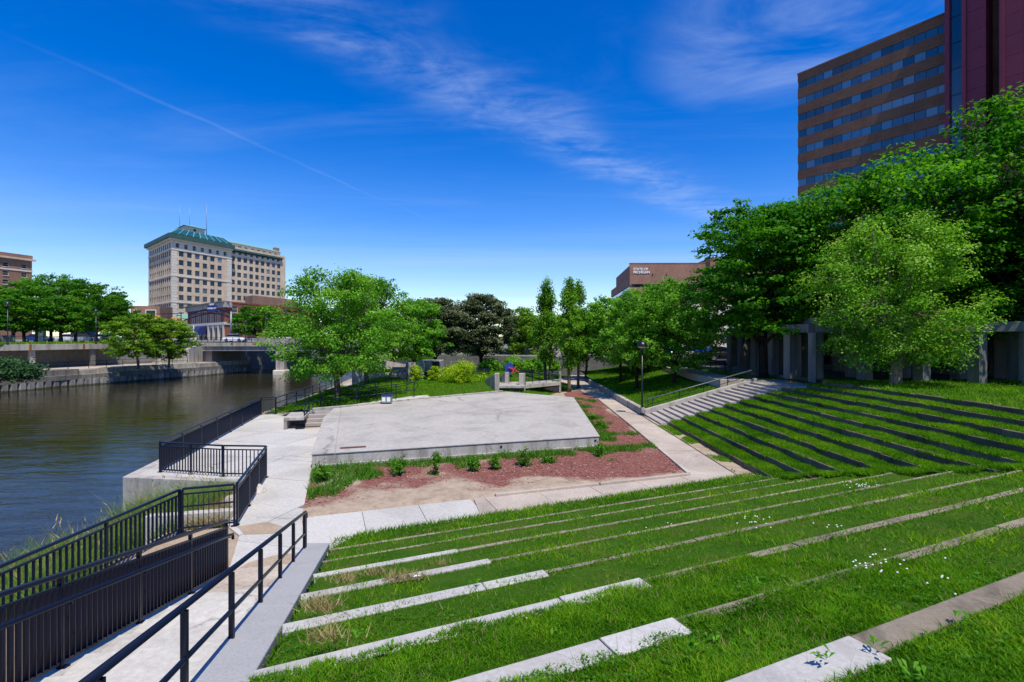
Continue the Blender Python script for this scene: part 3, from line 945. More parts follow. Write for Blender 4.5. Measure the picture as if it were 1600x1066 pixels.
# ================================================================== RIGHT TERRACES
Y_ST0, Y_ST1 = 27.7, 31.3
RK = ['lowest', 'second', 'third', 'fourth', 'fifth', 'sixth', 'seventh', 'eighth', 'ninth', 'tenth', 'topmost']
for k in range(11):
    x0 = R_X0 + R_T * k; z1 = R_R * (k + 1)
    y_top = Y_ST0 if k < 8 else (26.6 if k > 8 else 27.7)
    y_bot = max(5.0, 16.4 - 1.05 * k)
    nx_ = x0 + R_T if k < 10 else 60
    me = bpy.data.meshes.new('terrace_lawn')
    q = [(x0 + .2, y_bot - 2), (nx_, y_bot - 2), (nx_, y_top), (x0 + .2, y_top)]
    if k == 10: q = [(x0 + .2, y_bot - 2), (60, y_bot - 2), (60, 24), (40, 24), (17, 30), (x0 + .2, y_top)]
    me.from_pydata([(x, y, z1 - .02) for x, y in q], [], [tuple(range(len(q)))])
    me.materials.append(M['soil']); tag(link('terrace_lawn', me), kind='structure')
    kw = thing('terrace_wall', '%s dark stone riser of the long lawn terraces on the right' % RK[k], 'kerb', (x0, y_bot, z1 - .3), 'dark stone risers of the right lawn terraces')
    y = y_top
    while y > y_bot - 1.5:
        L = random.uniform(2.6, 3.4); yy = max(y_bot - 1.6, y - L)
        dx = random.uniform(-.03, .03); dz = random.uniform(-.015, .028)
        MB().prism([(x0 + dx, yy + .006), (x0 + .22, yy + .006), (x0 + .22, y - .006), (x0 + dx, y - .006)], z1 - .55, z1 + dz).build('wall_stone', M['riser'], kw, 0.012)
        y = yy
tag(MB().prism([(7.82, 17.72), (8.6, 14), (8.5, 27.6), (7.95, 31.2)], -.2, 0.025).build('verge', M['dirt']), kind='structure')

# stairs beside the terraces
st = thing('wide_stairs', 'flight of wide concrete stairs climbing right from the lamp post', 'stairs', (8.1, 31.2, 0))
for j in range(18):
    x0 = 8.1 + .38 * j; z1 = .115 * (j + 1)
    MB().prism([(x0, Y_ST0 + .01 + (.22 if j % 2 == 0 else 0)), (x0 + .40, Y_ST0 + .01 + (.22 if j % 2 == 0 else 0)), (x0 + .40, Y_ST1), (x0, Y_ST1)], z1 - .30, z1 + random.uniform(-.004, .004)).build('step', M['step'], st, 0.01)
ck = MB().prism([(8.1, Y_ST1 + .005), (15.0, Y_ST1 + .005), (15.0, Y_ST1 + .33), (8.1, Y_ST1 + .33)], -.1, [0.36, 2.28, 2.28, 0.36])
ck.build('cheek_wall', M['wall'], st, 0.015)
tag(MB().prism([(14.95, 27.72), (16.1, 26.65), (17.6, 28.6), (17.2, 33.2), (15.02, 33.2), (14.95, 31.0)], 1.0, 2.075).build('landing', M['path']), kind='structure')

# kerb wall along the side path
kw = thing('lawn_wall', 'low concrete wall holding the sloping lawn beside the side path', 'wall', (8, 40, 0))
yy = [31.64, 35.2, 38.8, 42.4, 46.0, 49.6, 53.0]
for a, c in zip(yy[:-1], yy[1:]):
    MB().prism([(7.92, a + .006), (8.24, a + .006), (8.24 + .01, c - .006), (7.92 + .01, c - .006)], -.1, 0.42 + random.uniform(-.006, .006)).build('wall_stone', M['wall'], kw, 0.015)
MB().prism([(7.92, 31.32), (8.09, 31.32), (8.09, 31.63), (7.92, 31.63)], -.1, 0.50).build('end_stone', M['wall'], kw, 0.015)


def slope_z(x, y):
    k = min(1, max(0, (x - 8.2) / 6.6)); k = k * k * (3 - 2 * k) * .45 + k * .55
    z = 0.36 + 1.62 * k
    z += 0.10 * noise.noise((x * .35, y * .3, 2))
    if y > 46: z = z + (1.0 - z) * min(1, (y - 46) / 14) * .55
    return min(z, 2.12)
tag(link('slope_lawn', grid_mesh('slope_lawn', np.linspace(8.1, 18.4, 42), np.linspace(31.55, 62, 70), slope_z, M['soil'])), kind='structure')
# upper ramp path on that lawn
rp = tag(thing('upper_path', None, None, (14, 38, 2)), kind='structure')
for i in range(5):
    y0 = 32.2 + 2.9 * i
    MB().prism([(13.1 + .12 * i, y0), (14.9 + .15 * i, y0), (15.05 + .15 * i, y0 + 2.88), (13.22 + .12 * i, y0 + 2.88)], 1.2, 2.11 + .01 * i).build('slab', M['path'], rp)

# ================================================================== STAIRS DOWN FROM THE CAMERA
ns = thing('riverside_stairs', 'pale concrete stairs descending between the black railing and the grey coping', 'stairs', (-5, 8, 0))
def stair_l(y): return -5.66 + (10.3 - y) * 0.147
for j in range(16):
    y0 = 10.3 - .62 * j; y1 = y0 - .608
    z1 = .14 * (j + 1)
    q = [(stair_l(y0) + .06, y0), (wall_x(y0) - .42, y0 + .35), (wall_x(y1) - .42, y1 + .35), (stair_l(y1) + .06, y1)]
    MB().prism(q, z1 - .4, z1).build('step', M['path'] if j < 3 else M['paving'], ns, 0.018)
# kerb under the railing
MB().prism([(stair_l(10.3) - .20, 10.3), (stair_l(10.3) + .055, 10.3), (stair_l(-1) + .055, -1), (stair_l(-1) - .20, -1)], -.3, [0.06, 0.06, 2.60, 2.60]).build('string_kerb', M['paving'], ns, 0.01)
cop = thing('sloping_coping', 'sloping grey granite coping between the stairs and the grass terraces', 'coping', (-4, 11.2, 0))
ys_ = [11.2, 8.9, 6.6, 4.3, 2.0, -.5]
for a, c in zip(ys_[:-1], ys_[1:]):
    za, zc = .3 + .225 * (11.2 - a), .3 + .225 * (11.2 - c)
    a_, c_ = a - .004, c + .004
    MB().prism([(wall_x(a_) - .52, a_), (wall_x(a_), a_), (wall_x(c_), c_), (wall_x(c_) - .52, c_)], [za - .13, za - .13, zc - .13, zc - .13], [za, za, zc, zc]).build('coping_stone', M['granite'], cop, 0.012)
    MB().prism([(wall_x(a) - .46, a - .05), (wall_x(a) - .04, a - .05), (wall_x(c) - .04, c - .05), (wall_x(c) - .46, c - .05)], [-.1, -.1, -.1, -.1], [za - .145, za - .145, zc - .145, zc - .145]).build('coping_base', M['granite'], cop)
# ground under the planting strip between the two railings
tag(MB().prism([(-8.52, 12.6), (-7.40, 12.92), (-6.85, 12.3), (-6.02, 10.3), (stair_l(-1) - .2, -1), (-8.7, -1)], -.2, [-.02, -.02, -.02, -.01, 0.30, -.02]).build('planting_strip', M['dirt']), kind='structure')

# ================================================================== RAILINGS
def railing(label, p, q, h=1.05, spacing=1.8, balusters=True, mids=(), group='black metal railings', post_w=0.05, end=True, bal=0.014, step=0.115, base=0.10, plates=True, handrail=None, top_r=0.028, dep=.046):
    p, q = Vector(p), Vector(q)
    rt = thing('railing', label, 'railing', p, group)
    L = (Vector((q.x, q.y, 0)) - Vector((p.x, p.y, 0))).length
    n = max(1, round(L / spacing)); rz = math.atan2(q.y - p.y, q.x - p.x)
    pm = MB().box((0, 0, h / 2), (post_w, post_w, h)).mesh('post', M['rail'])
    fm = MB().box((0, 0, .008), (.15, .11, .016)).mesh('foot_plate', M['rail'])
    for i in range(n + 1):
        c = p.lerp(q, i / n)
        link('post', pm, rt, c, rz)
        if plates: link('foot_plate', fm, rt, c, rz)
    up = Vector((0, 0, h + .012))
    MB().bar(p + up, q + up, 0.075, 0.05).build('top_rail', M['rail'], rt, 0.012)
    for mz in mids:
        MB().bar(p + Vector((0, 0, mz)), q + Vector((0, 0, mz)), 0.034, 0.034).build('middle_rail', M['rail'], rt)
    if balusters:
        b0 = Vector((0, 0, base)); MB().bar(p + b0, q + b0, 0.035, 0.035).build('bottom_rail', M['rail'], rt)
        b1 = Vector((0, 0, h - .12)); MB().bar(p + b1, q + b1, 0.035, 0.035).build('upper_rail', M['rail'], rt)
        bm = MB().box((0, 0, (h - .12 + base) / 2), (bal, dep, h - .14 - base)).mesh('baluster', M['rail'])
        m_ = max(2, round(L / step))
        for i in range(1, m_):
            link('baluster', bm, rt, p.lerp(q, i / m_), rz)
    if handrail:
        off = Vector(handrail)
        MB().tube([p + off + Vector((0, 0, -.1)), p + off + (q - p) * .002, p.lerp(q, .02) + off, q + off], top_r, 8).build('hand_rail', M['rail'], rt)
        for i in range(n + 1):
            c = p.lerp(q, (i + .04) / (n + .08))
            MB().tube([c + Vector((0, 0, off.z - .06)), c + Vector((off.x, off.y, off.z - .06)), c + off], 0.009, 6).build('bracket', M['rail'], rt)
    return rt


g = 'black baluster railings of the river promenade'
railing('long black baluster railing along the river edge of the promenade', (-12.55, 18.25, 0), (-15.5, 31.6, 0), spacing=1.95, group=g)
railing('short black baluster railing at the promenade corner over the river wall', (-12.5, 18.2, 0), (-9.98, 17.65, 0), spacing=1.3, group=g)
railing('short open black railing between the promenade corner and the reentrant angle', (-9.95, 17.65, 0), (-8.45, 17.57, 0), spacing=1.5, group=g, step=.14)
railing('black baluster railing running towards the viewer beside the pale promenade', (-8.41, 17.52, 0), (-7.02, 13.08, 0), spacing=1.5, group=g)
railing('short black railing panel over the low white wall and boulders', (-7.05, 13.0, 0), (-8.12, 12.62, 0), spacing=1.2, group=g, step=.11, mids=(.62,))
railing('level black baluster railing above the tall bank grass at lower left', (-8.15, 12.55, 0), (-8.55, 4.0, 0), spacing=2.1, group=g, bal=0.02, step=.125)
railing('narrow black gate panel where the promenade meets the river walk', (-15.5, 31.65, 0), (-14.75, 31.9, 0), spacing=.9, group=g, step=.13)
railing('plain black three rail fence along the far river walk', (-14.75, 32.0, 0), (-16.6, 50, 0), h=1.0, spacing=2.0, balusters=False, mids=(.35, .68), group='plain pipe railings')
# stair railing that climbs towards the camera, with its handrail
p0 = Vector((stair_l(10.3) - .07, 10.28, 0.05)); p1 = Vector((stair_l(1.2) - .07, 1.2, 0.05 + .2253 * 9.08))
railing('sloping black baluster railing with handrail beside the riverside stairs', p0, p1, h=1.05, spacing=1.5, group='railings of the riverside stairs', handrail=(0.13, 0, .80), step=.098, base=.08, dep=.058)
# lower handrail on the coping
rt = thing('handrail', 'two rail black handrail on the sloping grey coping', 'railing', (-4.35, 10.67, 0.3), 'railings of the riverside stairs')
def cz(y): return .3 + .225 * (11.2 - y)
def cx(y): return wall_x(y) - .455
Y0, Y1 = 10.75, 1.5
for y in (10.70, 9.25, 8.05, 6.75, 5.45, 4.15, 2.9, 1.6):
    MB().bar((cx(y), y, cz(y) - .02), (cx(y), y, cz(y) + .70), 0.05, 0.035).build('post', M['rail'], rt)
MB().bar((cx(10.55), 10.55, cz(10.55) - .02), (cx(10.55), 10.55, cz(10.55) + .70), 0.05, 0.035).build('post', M['rail'], rt)
MB().tube([(cx(10.85), 10.85, cz(10.85) + .60), (cx(10.82), 10.82, cz(10.82) + .70), (cx(10.7), 10.70, cz(10.7) + .735), (cx(Y1), Y1, cz(Y1) + .735)], .03, 8).build('top_rail', M['rail'], rt)
MB().tube([(cx(10.7), 10.7, cz(10.7) + .30), (cx(Y1), Y1, cz(Y1) + .30)], .024, 8).build('middle_rail', M['rail'], rt)
# handrail up the lawn beside the wide stairs
rt = thing('handrail', 'grey sloping handrail on the cheek wall of the wide stairs', 'railing', (8.6, 31.85, .5), 'plain pipe railings')
def hz(x): return 0.40 + (x - 8.1) * .2754
pm = MB().bar((0, 0, 0), (0, 0, .75), .035, .035).mesh('post', M['rail'])
for x in (8.45, 8.75, 10.4, 11.9, 13.4, 14.9):
    link('post', pm, rt, (x, 31.85, hz(x) - .25))
MB().tube([(8.3, 31.85, hz(8.3) + .28), (8.4, 31.85, hz(8.4) + .44), (14.9, 31.85, hz(14.9) + .47), (14.98, 31.85, hz(14.9) + .2)], .032, 8).build('top_rail', M['rail_grey'], rt)
MB().tube([(8.45, 31.85, hz(8.45) + .1), (14.9, 31.85, hz(14.9) + .12)], .016, 6).build('lower_rail', M['rail'], rt)
# pipe railings on the ramp behind the stage
for lab, off, L in (('front', 0.0, 1.0), ('rear', 1.25, 0.93)):
    rt = thing('railing', '%s black pipe railing with rounded end along the ramp behind the stage' % lab, 'railing', (-11, 31 + off, .55), 'plain pipe railings')
    a = Vector((-11.9, 30.6 + off, .52)); c = Vector((-7.5, 35.4 + off * .9, .95)) if lab == 'rear' else Vector((-6.75, 35.3, .72))
    for i in range(6):
        q = a.lerp(c, i / 5); MB().bar(q, q + Vector((0, 0, .95)), .05, .05).build('post', M['rail'], rt)
    dd = (c - a).normalized()
    MB().tube([a + Vector((0, 0, .95)), c + Vector((0, 0, .95)), c + dd * .25 + Vector((0, 0, .88)), c + dd * .32 + Vector((0, 0, .72)), c + dd * .25 + Vector((0, 0, .52)), c + Vector((0, 0, .45)), a + Vector((0, 0, .45))], .026, 8).build('top_rail', M['rail'], rt)
rt = thing('handrail', 'short navy stair rail on the corner steps of the stage', 'railing', (-11.05, 27.5, 0), 'plain pipe railings')
a, c = Vector((-11.06, 27.3, 0)), Vector((-11.45, 28.9, .5))
for q in (a, c): MB().bar(q, q + Vector((0, 0, 1.0)), .05, .05).build('post', M['rail'], rt)
MB().tube([a + Vector((.03, -.2, .8)), a + Vector((0, 0, 1.0)), c + Vector((0, 0, 1.0)), c + Vector((-.9, .1, 1.0))], .03, 8).build('top_rail', M['rail'], rt)
MB().tube([a + Vector((0, 0, .5)), c + Vector((0, 0, .5)), c + Vector((-.9, .1, .5))], .024, 8).build('middle_rail', M['rail'], rt)

# quay wall, cove wall and boulders
qw = thing('quay_wall', 'raised concrete wall under the corner of the river promenade', 'wall', (-12, 17.5, -1.5))
MB().prism([(-13.35, 17.55), (-10.1, 17.08), (-8.5, 17.0), (-8.62, 17.33), (-10.1, 17.41), (-13.04, 17.84), (-15.94, 31.8), (-16.3, 31.8)], -3, 0.01).build('wall_body', M['stage_face'], qw, 0.02)
lw = thing('low_wall', 'low pale concrete wall in the planted cove below the railing', 'wall', (-8, 13.5, -.6))
MB().bar((-9.6, 13.45, -.25), (-7.35, 14.0, -.25), 0.25, 0.75).build('wall_body', M['paving'], lw, 0.02)
def rock(name, c, s, lab, grp, seed):
    mb = MB(); r0 = random.Random(seed)
    prof = []
    n = 9; vs = []; fs = []
    for i in range(6):
        v = -pi / 2 + pi * i / 5
        for k in range(n):
            a = 2 * pi * k / n
            d = 1 + .28 * noise.noise((cos(a) * 1.3 + seed, sin(a) * 1.3, v))
            vs.append((c[0] + s[0] * cos(v) * cos(a) * d, c[1] + s[1] * cos(v) * sin(a) * d, c[2] + s[2] * sin(v) * d))
    for i in range(5):
        for k in range(n): fs.append((i * n + k, i * n + (k + 1) % n, (i + 1) * n + (k + 1) % n, (i + 1) * n + k))
    mb.add(vs, fs)
    return tag(mb.build(name, M['rock']), lab, 'rock', grp)
for i, (c, s) in enumerate((((-7.75, 14.75, -.10), (.34, .3, .26)), ((-8.25, 15.25, -.15), (.42, .34, .28)), ((-7.95, 15.9, -.06), (.36, .33, .3)), ((-8.75, 14.55, -.35), (.3, .26, .22)), ((-8.5, 16.4, -.2), (.4, .3, .25)))):
    rock('boulder', c, s, ['pale boulder closest to the low cove wall', 'widest pale boulder in the planted cove', 'pale boulder beside the baluster railing in the cove', 'smallest pale boulder lying low in the cove grass', 'pale boulder against the promenade quay wall'][i], 'boulders in the planted cove', i * 3.1)
# ================================================================== FAR BANK
def polyline_at(pl, s):
    for (a, b_) in zip(pl[:-1], pl[1:]):
        a_, b2 = Vector(a), Vector(b_); L = (b2 - a_).length
        if s <= L or b_ is pl[-1]:
            return a_ + (b2 - a_) * (s / L), (b2 - a_).normalized()
        s -= L


fw = thing('river_wall', 'far river wall of steel sheet piles under dark stepped concrete', 'wall', (-58, 58, WATER_Z))
BL = BANK[1:9]
tot_len = sum((Vector(b_) - Vector(a)).length for a, b_ in zip(BL[:-1], BL[1:]))
pmb = MB()
pmb.prism([(-.40, 0), (-.28, -.26), (.28, -.26), (.40, 0)], -1.2, 0.86)
pmesh = pmb.mesh('sheet_pile', M['pile'])
s = 0.0
while s < tot_len - .2:
    p, d = polyline_at(BL, s)
    link('sheet_pile', pmesh, fw, (p.x, p.y, WATER_Z), math.atan2(d.y, d.x))
    s += 0.93
for p_, q_ in zip(BL[:-1], BL[1:]):
    pv, qv = Vector(p_), Vector(q_); dv = (qv - pv).normalized(); nv_ = Vector((-dv.y, dv.x))
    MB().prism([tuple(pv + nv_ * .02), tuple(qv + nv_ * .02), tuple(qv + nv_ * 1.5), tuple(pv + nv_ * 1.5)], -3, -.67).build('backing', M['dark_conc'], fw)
# concrete above: a lower band and a set-back cap, in lengths
s = 0.0; i = 0
while s < tot_len - 1:
    p, d = polyline_at(BL, s + .02); q, d2 = polyline_at(BL, min(tot_len - .01, s + 5.6))
    nrm = Vector((-d.y, d.x))          # to the land side (left of the upstream direction)
    def off(v, k): return (v.x + nrm.x * k, v.y + nrm.y * k)
    MB().prism([off(p, -.14), off(q, -.14), off(q, 2.0), off(p, 2.0)], -.66, -0.02 - .05 * (i % 2)).build('lower_band', M['quay'], fw, 0.02)
    h = 0.68 if i % 3 else 0.50
    MB().prism([off(p, .30), off(q, .30), off(q, 2.4), off(p, 2.4)], -1, h).build('cap_stone', M['quay'] if i in (1, 2) else M['deckbeam'], fw, 0.02)
    s += 5.62; i += 1

# covered arcade carrying the street lawn
A0, A1 = Vector((-66.0, 58)), Vector((-59.6, 76.6))
ar = thing('arcade', 'shaded concrete arcade with stained deck beam across the river', 'arcade', (-64, 64, .6))
F = Face((-68.5, 48), (A1 - A0).normalized())
Ltot = 29.8
F.box(MB(), 0, 1, 0, 1, 0, 1)
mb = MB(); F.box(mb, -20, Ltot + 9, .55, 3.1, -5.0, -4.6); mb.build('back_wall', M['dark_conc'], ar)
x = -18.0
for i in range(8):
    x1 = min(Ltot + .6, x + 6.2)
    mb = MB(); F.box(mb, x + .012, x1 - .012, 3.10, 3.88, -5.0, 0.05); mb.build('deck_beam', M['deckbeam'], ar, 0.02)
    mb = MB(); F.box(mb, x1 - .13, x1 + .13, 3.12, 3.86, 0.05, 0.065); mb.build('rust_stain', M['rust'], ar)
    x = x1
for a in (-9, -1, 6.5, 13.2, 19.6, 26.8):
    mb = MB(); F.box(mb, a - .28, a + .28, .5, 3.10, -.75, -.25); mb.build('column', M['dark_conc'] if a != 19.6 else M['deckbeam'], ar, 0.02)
mb = MB(); F.box(mb, Ltot + .8, 40, .55, 3.84, -5.6, -5.2); mb.build('end_wall', M['dark_conc'], ar)
# far walkway fence
rt = thing('railing', 'thin dark two rail fence along the far walkway', 'railing', (-58, 66, .6), 'railings across the river')
BW = [(x_ - 1.6, y_) for x_, y_ in BANK[1:7]]
pts = []
for s_ in np.arange(0, 35, 2.4):
    p, d = polyline_at(BW, float(s_)); pts.append(p)
pm = MB().box((0, 0, .5), (.05, .05, 1.0)).mesh('post', M['rail'])
for p in pts: link('post', pm, rt, (p.x, p.y, .6))
for a, c in zip(pts[:-1], pts[1:]):
    for z in (1.6, 1.1): MB().bar((a.x, a.y, z), (c.x, c.y, z), .045, .045).build('rail', M['rail'], rt)
# street fence on the deck edge
rt = thing('fence', 'dark picket fence along the street lawn above the arcade', 'fence', (-64, 64, STREET_L), 'railings across the river')
pm = MB().box((0, 0, .55), (.06, .06, 1.1)).mesh('post', M['rail']); bm = MB().box((0, 0, .55), (.03, .03, .9)).mesh('picket', M['rail'])
for i in range(20):
    a = -6 + i * 1.95
    if a > Ltot + 1: break
    link('post', pm, rt, F.p(a, STREET_L, -1.2), F.rz)
    if a > 18:
        for k in range(1, 12): link('picket', bm, rt, F.p(a + k * .162, STREET_L, -1.2), F.rz)
for z in (.15, 1.02):
    MB().bar(F.p(-6, STREET_L + z, -1.2), F.p(Ltot + 1, STREET_L + z, -1.2), .05, .05).build('rail', M['rail'], rt)
mb = MB()
for i in range(11):
    a = -8 + 2.6 * i
    mb = MB(); F.box(mb, a, a + 2.55, STREET_L, STREET_L + 1.05 + .1 * (i % 3), -6.0, -5.7)
    mb.build('street_wall', M['dark_conc'] if i % 4 else M['wall']).parent = None
for o in [o for o in bpy.data.objects if o.name.startswith('street_wall') and o.parent is None]:
    o.name = 'wall_panel'
sw = thing('low_street_wall', 'dark low wall under the street trees beyond the arcade', 'wall', F.p(6, STREET_L, -6))
for o in [o for o in bpy.data.objects if o.name.startswith('wall_panel') and o.parent is None]:
    o.parent = sw; o.location = o.location - sw.location

# ================================================================== BRIDGE
br = thing('road_bridge', 'low concrete road bridge over the river with rusty edge beam', 'bridge', (-40, 88, 0))
Bf = Face((-52.2, 86), (1, 0.04))
mb = MB(); Bf.box(mb, 0, 36, 3.24, 3.86, -13.5, 0.30); mb.build('deck', M['deckbeam'], br, 0.02)
mb = MB()
for k in range(6): Bf.box(mb, .6, 36, 2.50, 3.24, -2.6 * k - .5, -2.6 * k)
mb.build('girder', M['wall'], br)
mb = MB(); Bf.box(mb, 12.3, 13.7, -2.2, 2.5, -13, .05); mb.build('pier', M['wall'], br, 0.04)
mb = MB(); Bf.box(mb, 12.0, 14.0, -2.2, -.75, -13.4, .6); mb.build('pier_base', M['limestone'], br, 0.15)
mb = MB(); Bf.box(mb, 26, 36, -3, 2.5, -13, -.8); mb.build('abutment', M['dark_conc'], br)
mb = MB(); Bf.box(mb, -3, 1.2, -3, 2.5, -13, -1.0); mb.build('abutment', M['wall'], br)
mb = MB(); Bf.box(mb, 9.5, 15.6, 3.86, 4.72, -.2, .22); mb.build('parapet', M['wall'], br, 0.02)
mb = MB(); Bf.box(mb, 16.5, 36, 3.86, 4.72, -.2, .22); mb.build('parapet', M['wall'], br, 0.02)
mb = MB(); Bf.box(mb, 0, 36, 3.86, 4.6, -13.4, -13.1); mb.build('parapet', M['wall'], br)
for a0, a1 in ((5.0, 5.4), (8.6, 9.3)):
    mb = MB(); Bf.box(mb, a0, a1, 3.5, 3.84, .30, .315); mb.build('rust_stain', M['rust'], br)
rt = thing('railing', 'open post railing on the road bridge parapet', 'railing', Bf.p(0, 3.86, 0), 'railings across the river')
for i in range(10):
    link('post', MB().box((0, 0, .45), (.07, .07, .9)).mesh('post', M['rail']) if i == 0 else pmr, rt, Bf.p(.1 + i * 1.03, 3.86, .1)) if i else None
    if i == 0:
        pmr = MB().box((0, 0, .45), (.07, .07, .9)).mesh('post', M['rail']); link('post', pmr, rt, Bf.p(.1, 3.86, .1))
for z in (4.74, 4.4): MB().bar(Bf.p(0, z, .1), Bf.p(9.4, z, .1), .05, .05).build('rail', M['rail'], rt)
tag(MB().prism([tuple(Bf.p(0, 0, -13)[:2]), tuple(Bf.p(36, 0, -13)[:2]), tuple(Bf.p(36, 0, -.3)[:2]), tuple(Bf.p(0, 0, -.3)[:2])], 3.80, 3.875).build('bridge_road', M['asphalt']), kind='structure')
# sloping wing wall by the bridge
wwt = thing('wing_wall', 'sloping pale concrete wing wall left of the bridge', 'wall', (-53, 83, .6))
MB().prism([(-54.4, 82.0), (-52.1, 82.6), (-51.9, 85.9), (-54.2, 85.9)], -.5, [2.2, 2.9, 3.84, 3.1]).build('wall_body', M['deckbeam'], wwt, 0.03)
MB().prism([(-56.5, 80.4), (-54.5, 81.3), (-54.3, 84.2), (-56.2, 83.2)], -.5, [.9, 2.1, 2.4, 1.2]).build('wall_body', M['deckbeam'], wwt, 0.03)

# ================================================================== BUILDINGS
def window_mesh(w, h, frame, glass, fw_=0.12, depth=0.10, sill=None, split=1):
    """(frame mesh, pane mesh); pane set back in its opening, local x across, z up, -y outwards"""
    mb = MB()
    for sx_ in (-1, 1): mb.box((sx_ * (w / 2 - fw_ / 2), -.05, h / 2), (fw_, .07, h), 0, 0)
    mb.box((0, -.05, h - fw_ / 2), (w - 2 * fw_, .07, fw_), 0, 0); mb.box((0, -.05, fw_ / 2), (w - 2 * fw_, .07, fw_), 0, 0)
    if split: mb.box((0, -.045, h * .52), (w - 2 * fw_, .06, fw_ * .7), 0, 0)
    mats = [frame]
    if sill is not None:
        mb.box((0, -.22, -.09), (w + .25, .46, .18), 0, 1); mats.append(sill)
    return mb.mesh('window', mats), MB().box((0, 0.0, h / 2), (w, .04, h)).mesh('pane', glass)


def put_window(name, wm, parent, loc, rz):
    o = link(name, wm[0], parent, loc, rz)
    p = bpy.data.objects.new('pane', wm[1]); col.objects.link(p); p.parent = o
    return o


def facade(parent, F, L, z0, z1, cols, rows, ww, wh, mat, wmesh, thick=0.30, a0=0.0, wname='window', skip=None):
    """wall with real openings: spandrel bands, piers between the windows, windows set back"""
    mb = MB(); rs = sorted(rows); prev = z0
    for r in rs:
        if r > prev + .001: F.box(mb, a0, a0 + L, prev, r, -thick, 0)
        pa = a0
        for c in sorted(cols):
            F.box(mb, pa, c - ww / 2, r, r + wh, -thick, 0); pa = c + ww / 2
            if not (skip and skip(c, r)): put_window(wname, wmesh, parent, F.p(c, r, -.24), F.rz)
        F.box(mb, pa, a0 + L, r, r + wh, -thick, 0)
        prev = r + wh
    F.box(mb, a0, a0 + L, prev, z1, -thick, 0)
    mb.build('wall', mat, parent)


def core(parent, poly, z0, z1, mat, name='core'):
    MB().prism(poly, z0, z1).build(name, mat, parent)


# ---- tall hotel with green roof (left)
k_ = 210 / 180
HC = at(268, 527, 210)                                  # front corner in plan
hu = Vector((.351, .936, 0)).normalized(); hl = Vector((-.736, .677, 0)).normalized()
hotel = thing('tall_hotel', 'tall tan hotel block with green copper roof and rooftop aerials', 'hotel', (HC.x, HC.y, STREET_L))
FL = 3.64
ZB = STREET_L
zt = EYE + (527 - 372) / 800 * 210                      # cornice level
Ff = Face((HC.x, HC.y), hu); Fl = Face((HC.x, HC.y), hl, True)
Lf_tower, Lf_wing, Ll = 28.5, 34.0, 37.0
def hp(a, c): return (HC.x + hu.x * a + hl.x * c, HC.y + hu.y * a + hl.y * c)
core(hotel, [hp(.35, .35), hp(Lf_tower - .3, .35), hp(Lf_tower - .3, Ll - .3), hp(.35, Ll - .3)], ZB, zt + .5, M['dark_conc'])
rows_h = [zt - 3.4 - FL * i for i in range(10)]
WW, WH = 2.15, 2.2
wf = window_mesh(WW, WH, M['dark_conc'], M['glass_hotel'], .07, split=0)
cols_f = [4.2 + 3.62 * i for i in range(6)]
# lower floors below the top band, then the top floor with its own rhythm
facade(hotel, Ff, Lf_tower, ZB, rows_h[0] - 1.0, cols_f, rows_h[1:], WW, WH, M['brick_tan'], wf)
facade(hotel, Ff, Lf_tower, rows_h[0] - 1.0, zt, [2.6 + 3.75 * i for i in range(7)], [rows_h[0] - .2], 1.6, 1.9, M['cream'], window_mesh(1.6, 1.9, M['limestone'], M['glass_dark'], .10))
wl_ = window_mesh(1.75, 2.2, M['dark_conc'], M['glass_dark'], .07, split=0)
facade(hotel, Fl, Ll, ZB, rows_h[0] - 1.0, [2.9 + 3.1 * i for i in range(11)], rows_h[1:], 1.75, 2.2, M['brick_tan'], wl_)
facade(hotel, Fl, Ll, rows_h[0] - 1.0, zt, [2.6 + 3.15 * i for i in range(11)], [rows_h[0] - .4], 1.75, 2.2, M['cream'], wl_)
for i, zr in enumerate((rows_h[0] - 1.0, rows_h[3] - .9, rows_h[6] - .9, rows_h[8] - .9)):
    mb = MB(); Ff.box(mb, -.25, Lf_tower + .1, zr - .25, zr + .25, 0, .25); Fl.box(mb, 0, Ll, zr - .25, zr + .25, 0, .25)
    mb.build('string_course', M['limestone'], hotel)
for a in (0, 25.9):                                     # quoined corner piers
    j = 0; z = ZB
    while z < rows_h[0] - 1.6:
        mb = MB(); w_ = 2.5 if j % 2 else 2.2
        Ff.box(mb, a + (0.0 if a == 0 else 2.6 - w_), a + (w_ if a == 0 else 2.6), z + .05, z + 1.1, .002, .12)
        mb.build('quoin', M['limestone'], hotel); z += 1.15; j += 1
# cornice and glazed green roof
mb = MB(); mb.prism([hp(-1.7, -1.7), hp(Lf_tower + 1.2, -1.7), hp(Lf_tower + 1.2, Ll + 1.5), hp(-1.7, Ll + 1.5)], zt, zt + 1.7)
mb.build('cornice', M['copper'], hotel)
mb = MB(); mb.prism([hp(-1.0, -1.0), hp(Lf_tower + .6, -1.0), hp(Lf_tower + .6, Ll), hp(-1.0, Ll)], zt - .7, zt - .002); mb.build('frieze', M['cream'], hotel)
r0 = [hp(-1.0, -1.0), hp(Lf_tower + .6, -1.0), hp(Lf_tower + .6, Ll + .8), hp(-1.0, Ll + .8)]
r1 = [hp(4.2, 4.2), hp(Lf_tower - 3, 4.2), hp(Lf_tower - 3, Ll - 4), hp(4.2, Ll - 4)]
mb = MB(); zz0, zz1 = zt + 1.72, zt + 5.2
mb.add([(x_, y_, zz0) for x_, y_ in r0] + [(x_, y_, zz1) for x_, y_ in r1], [(0, 1, 5, 4), (1, 2, 6, 5), (2, 3, 7, 6), (3, 0, 4, 7), (4, 5, 6, 7)])
roof = mb.build('roof', M['copper'], hotel)
